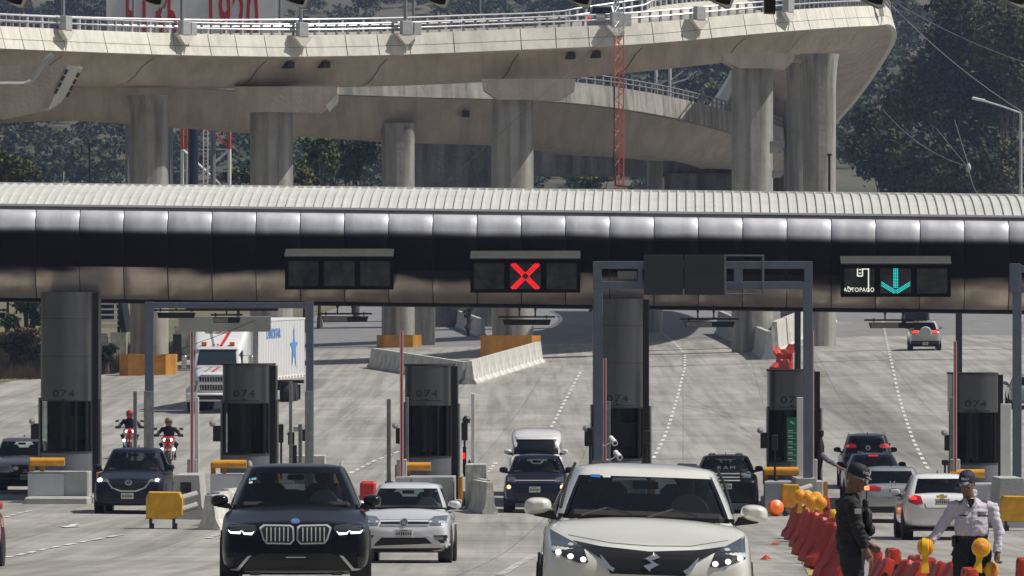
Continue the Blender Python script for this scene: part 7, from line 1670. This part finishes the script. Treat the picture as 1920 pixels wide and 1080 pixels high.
# ------------------------------------------------------------ motorcycles
M['moto_red'] = paintm('motorcycle_red', (.50, .012, .03), .1, .3); M['visor'] = mat('visor_glass', (.06, .07, .09), .1, coat=1); M['screen_c'] = glass_mat('smoked_screen', (.35, .37, .4), .6)
def motorcycle(label, loc, rz=0):
    t = thing('motorcycle', label, 'motorcycle', loc, rz, 'red touring motorcycles'); X = Matrix.Rotation(R(90), 3, 'Y')
    for y, nm in ((0, 'front'), (1.5, 'rear')):
        w_ = bpy.data.objects.new('wheel', None); COL.objects.link(w_); w_.parent = t; w_.location = (0, y, .32); mb = MB(); mb.lathe([(.24, -.05), (.30, -.055), (.32, 0), (.30, .055), (.24, .05)], n=26, M=X); mb.build('tyre', M['rubber'], w_, smooth=True)
        mb = MB(); mb.lathe([(.0, -.03), (.05, -.03), (.22, -.01), (.25, -.04), (.25, .04), (.22, .01), (.05, .03), (0, .03)], n=18, M=X); mb.build('rim', M['dark_metal'], w_)
    mb = MB()
    for s_ in (-1, 1): mb.cyl((s_*.10, -.02, .32), (s_*.10, .28, 1.0), .028, n=8)
    mb.build('fork', M['gutter'], t)
    mb = MB(); mb.loft([[Vector((x*k, y, z)) for x, z in ((-.08, .60), (.08, .60), (.10, .68), (0, .72), (-.10, .68))] for y, k in ((-.25, .3), (-.05, 1), (.2, .9))], True, True)
    mb.build('front_mudguard', M['moto_red'], t, smooth=True)
    rings = [[Vector((x*k, y, .95+(z-.95)*k)) for x, z in ((0, .72), (.12, .74), (.22, .86), (.26, 1.02), (.16, 1.12), (0, 1.10), (-.16, 1.12), (-.26, 1.02), (-.22, .86), (-.12, .74))] for y, k in ((-.20, .35), (-.12, .75), (.05, 1), (.40, 1.0), (.62, .7))]
    bmesh_loft('fairing', rings, M['moto_red'], 2, t); rings = [[Vector((x*k, y, z)) for x, z in ((0, .45), (.14, .5), (.17, .8), (.10, .98), (-.10, .98), (-.17, .8), (-.14, .5))] for y, k in ((.25, .9), (.7, 1.05), (1.1, .8), (1.6, .5))]; bmesh_loft('tank', rings, M['white'], 1, t)
    mb = MB(); mb.box((0, .62, .45), (.30, .5, .45), bev=.08); mb.build('engine', M['dark_metal'], t); mb = MB(); mb.box((0, 1.2, .86), (.28, .8, .10), bev=.04); mb.build('seat', M['black'], t)
    for s_ in (-1, 1):
        mb = MB(); mb.lathe([(0, 0), (.05, .0), (.055, .02)], c=(s_*.11, -.17, .98), n=12, M=Matrix.Rotation(R(90), 3, 'X')); mb.build('headlight', M['led'], t); mb = MB(); mb.lathe([(0, 0), (.05, .0), (.055, .02)], c=(s_*.20, -.05, .66), n=12, M=Matrix.Rotation(R(90), 3, 'X')); mb.build('fog_lamp', M['led'], t)
        mb = MB(); mb.tube([(s_*.08, .30, 1.10), (s_*.30, .33, 1.12), (s_*.43, .38, 1.12)], .014, 7); mb.build('handlebar', M['black'], t); mb = MB(); mb.box((s_*.41, .24, 1.12), (.20, .03, .09), bev=.012); mb.build('hand_guard', M['black'], t)
        mb = MB(); mb.tube([(s_*.30, .32, 1.13), (s_*.40, .28, 1.32)], .008, 5); mb.box((s_*.44, .27, 1.34), (.13, .03, .07), rz=0, M=Matrix.Rotation(R(15*s_), 4, 'Y'), bev=.012); mb.build('mirror', M['black'], t)
    rings = [[Vector((x*k, .02+zz*.35, 1.06+zz)) for x in (-.15, -.08, 0, .08, .15)] for zz, k in ((0, 1), (.12, 1.05), (.26, .85), (.32, .6))]; mb = MB()
    for q in rings:
        for i, p_ in enumerate(q): p_.y += abs(i-2)*.03
    mb.loft(rings, closed=False); mb.build('wind_screen', M['screen_c'], t, smooth=True)
    return t
def rider(label, loc, rz, hm2):
    t = thing('person', label, 'person', loc, rz); mb = MB(); mb.loft(ring_tube([(0, 1.0, .85, .16, .13), (0, .95, 1.05, .16, .12), (0, .85, 1.25, .20, .13), (0, .80, 1.38, .19, .11), (0, .78, 1.44, .08, .07), (0, .75, 1.50, .06, .06)], 16), True, True)
    for s_ in (-1, 1): mb.tube([(s_*.19, .80, 1.36), (s_*.36, .62, 1.16), (s_*.40, .38, 1.13)], [.07, .055, .04], 10); mb.tube([(s_*.12, 1.0, .88), (s_*.26, .62, .82), (s_*.20, .85, .38), (s_*.20, .75, .30)], [.10, .085, .06, .045], 10)
    for s_ in (-1, 1): hand(mb, (s_*.405, .40, 1.13), (0, -1, -.1), (0, 0, 1), side=s_, curl=1.0, k=1.05)
    remesh(mb, 'body', M['black_cloth'], t, .016, disp=.015, sm=2)
    c = Vector((0, .72, 1.58)); mb = MB(); mb.lathe([(0, -.15), (.09, -.145), (.12, -.09), (.135, -.01), (.13, .06), (.09, .125), (.04, .145), (0, .15)], c=c, n=20); mb.build('helmet', hm2, t, smooth=True)
    mb = MB(); mb.loft([[c+Vector((.135*math.sin(a)*1.02, -.135*math.cos(a)*1.04, z)) for a in [R(-62+124*q/10) for q in range(11)]] for z in (-.06, -.02, .03)], closed=False); mb.build('visor', M['visor'], t, smooth=True); return t
HR = mat('helmet_red', (.5, .02, .03), .25, coat=1); HT = mat('helmet_tricolour', (.50, .02, .03), .25, coat=1, col2=(.05, .35, .15), scale=3.0)
l1 = gp(315, 215); motorcycle('red motorcycle with four lit lamps right behind the navy crossover', l1, R(1)); rider('motorcyclist with a green, white and red helmet, black jacket', l1, R(1), HT)
l2 = gp(243, 226); motorcycle('red and white motorcycle partly hidden by a grey post at left', l2, R(3)); rider('motorcyclist with a red helmet partly hidden by a grey post', l2, R(3), HR)
t = thing('covered_stand', 'black hooded lane stand between the navy crossover and the grey nose block', 'stand', gp(314, on_road(314, 938))); mb = MB(); mb.tube([(0, 0, 0), (0, 0, .6), (.04, 0, .85)], [.13, .12, .06], 8); mb.box((-.04, -.05, .5), (.1, .1, .5), bev=.02); mb.build('column', M['black'], t); mb = MB(); mb.box((.02, -.08, .86), (.30, .2, .16), bev=.05); mb.build('head', M['dark_metal'], t)

# ------------------------------------------------------------ split repeated pieces into parts of their own
SPLIT = {'rod', 'guard_rail', 'window_frame', 'wheel_arch', 'seat', 'marker_lamp', 'foot', 'pipe', 'tread', 'post', 'wiper', 'speaker', 'roller_stand', 'anchor', 'mullion', 'glasses', 'epaulette', 'shoe', 'boot', 'eye', 'iris', 'fork', 'bar', 'pocket_flap', 'collar', 'cctv', 'side_window', 'door_pillar', 'white_leg', 'opening', 'meter', 'vest_pouches', 'trim', 'roof_trim'}
for o in list(COL.objects):
    if o.type != 'MESH' or o.name.split('.')[0] not in SPLIT: continue
    me = o.data; n = len(me.vertices); par = list(range(n))
    def fd(i):
        while par[i] != i: par[i] = par[par[i]]; i = par[i]
        return i
    for e in me.edges:
        a, b = fd(e.vertices[0]), fd(e.vertices[1])
        if a != b: par[a] = b
    groups = {}
    for q in me.polygons: groups.setdefault(fd(q.vertices[0]), []).append(q)
    if len(groups) < 2 or len(groups) > 16: continue
    nm = o.name.split('.')[0]; sm = me.polygons[0].use_smooth
    for g in groups.values():
        mp_, vs, fs = {}, [], []
        for q in g:
            f = []
            for i in q.vertices:
                if i not in mp_: mp_[i] = len(vs); vs.append(me.vertices[i].co[:])
                f.append(mp_[i])
            fs.append(f)
        m2 = bpy.data.meshes.new(nm); m2.from_pydata(vs, [], fs); m2.materials.append(me.materials[0])
        if sm:
            m2.polygons.foreach_set('use_smooth', [True]*len(fs))
            try: m2.set_sharp_from_angle(angle=R(40))
            except Exception: pass
        c = o.copy(); c.data = m2; c.name = nm; COL.objects.link(c)
        for ch in list(o.children):
            if g is next(iter(groups.values())): ch.parent = c
    bpy.data.objects.remove(o)
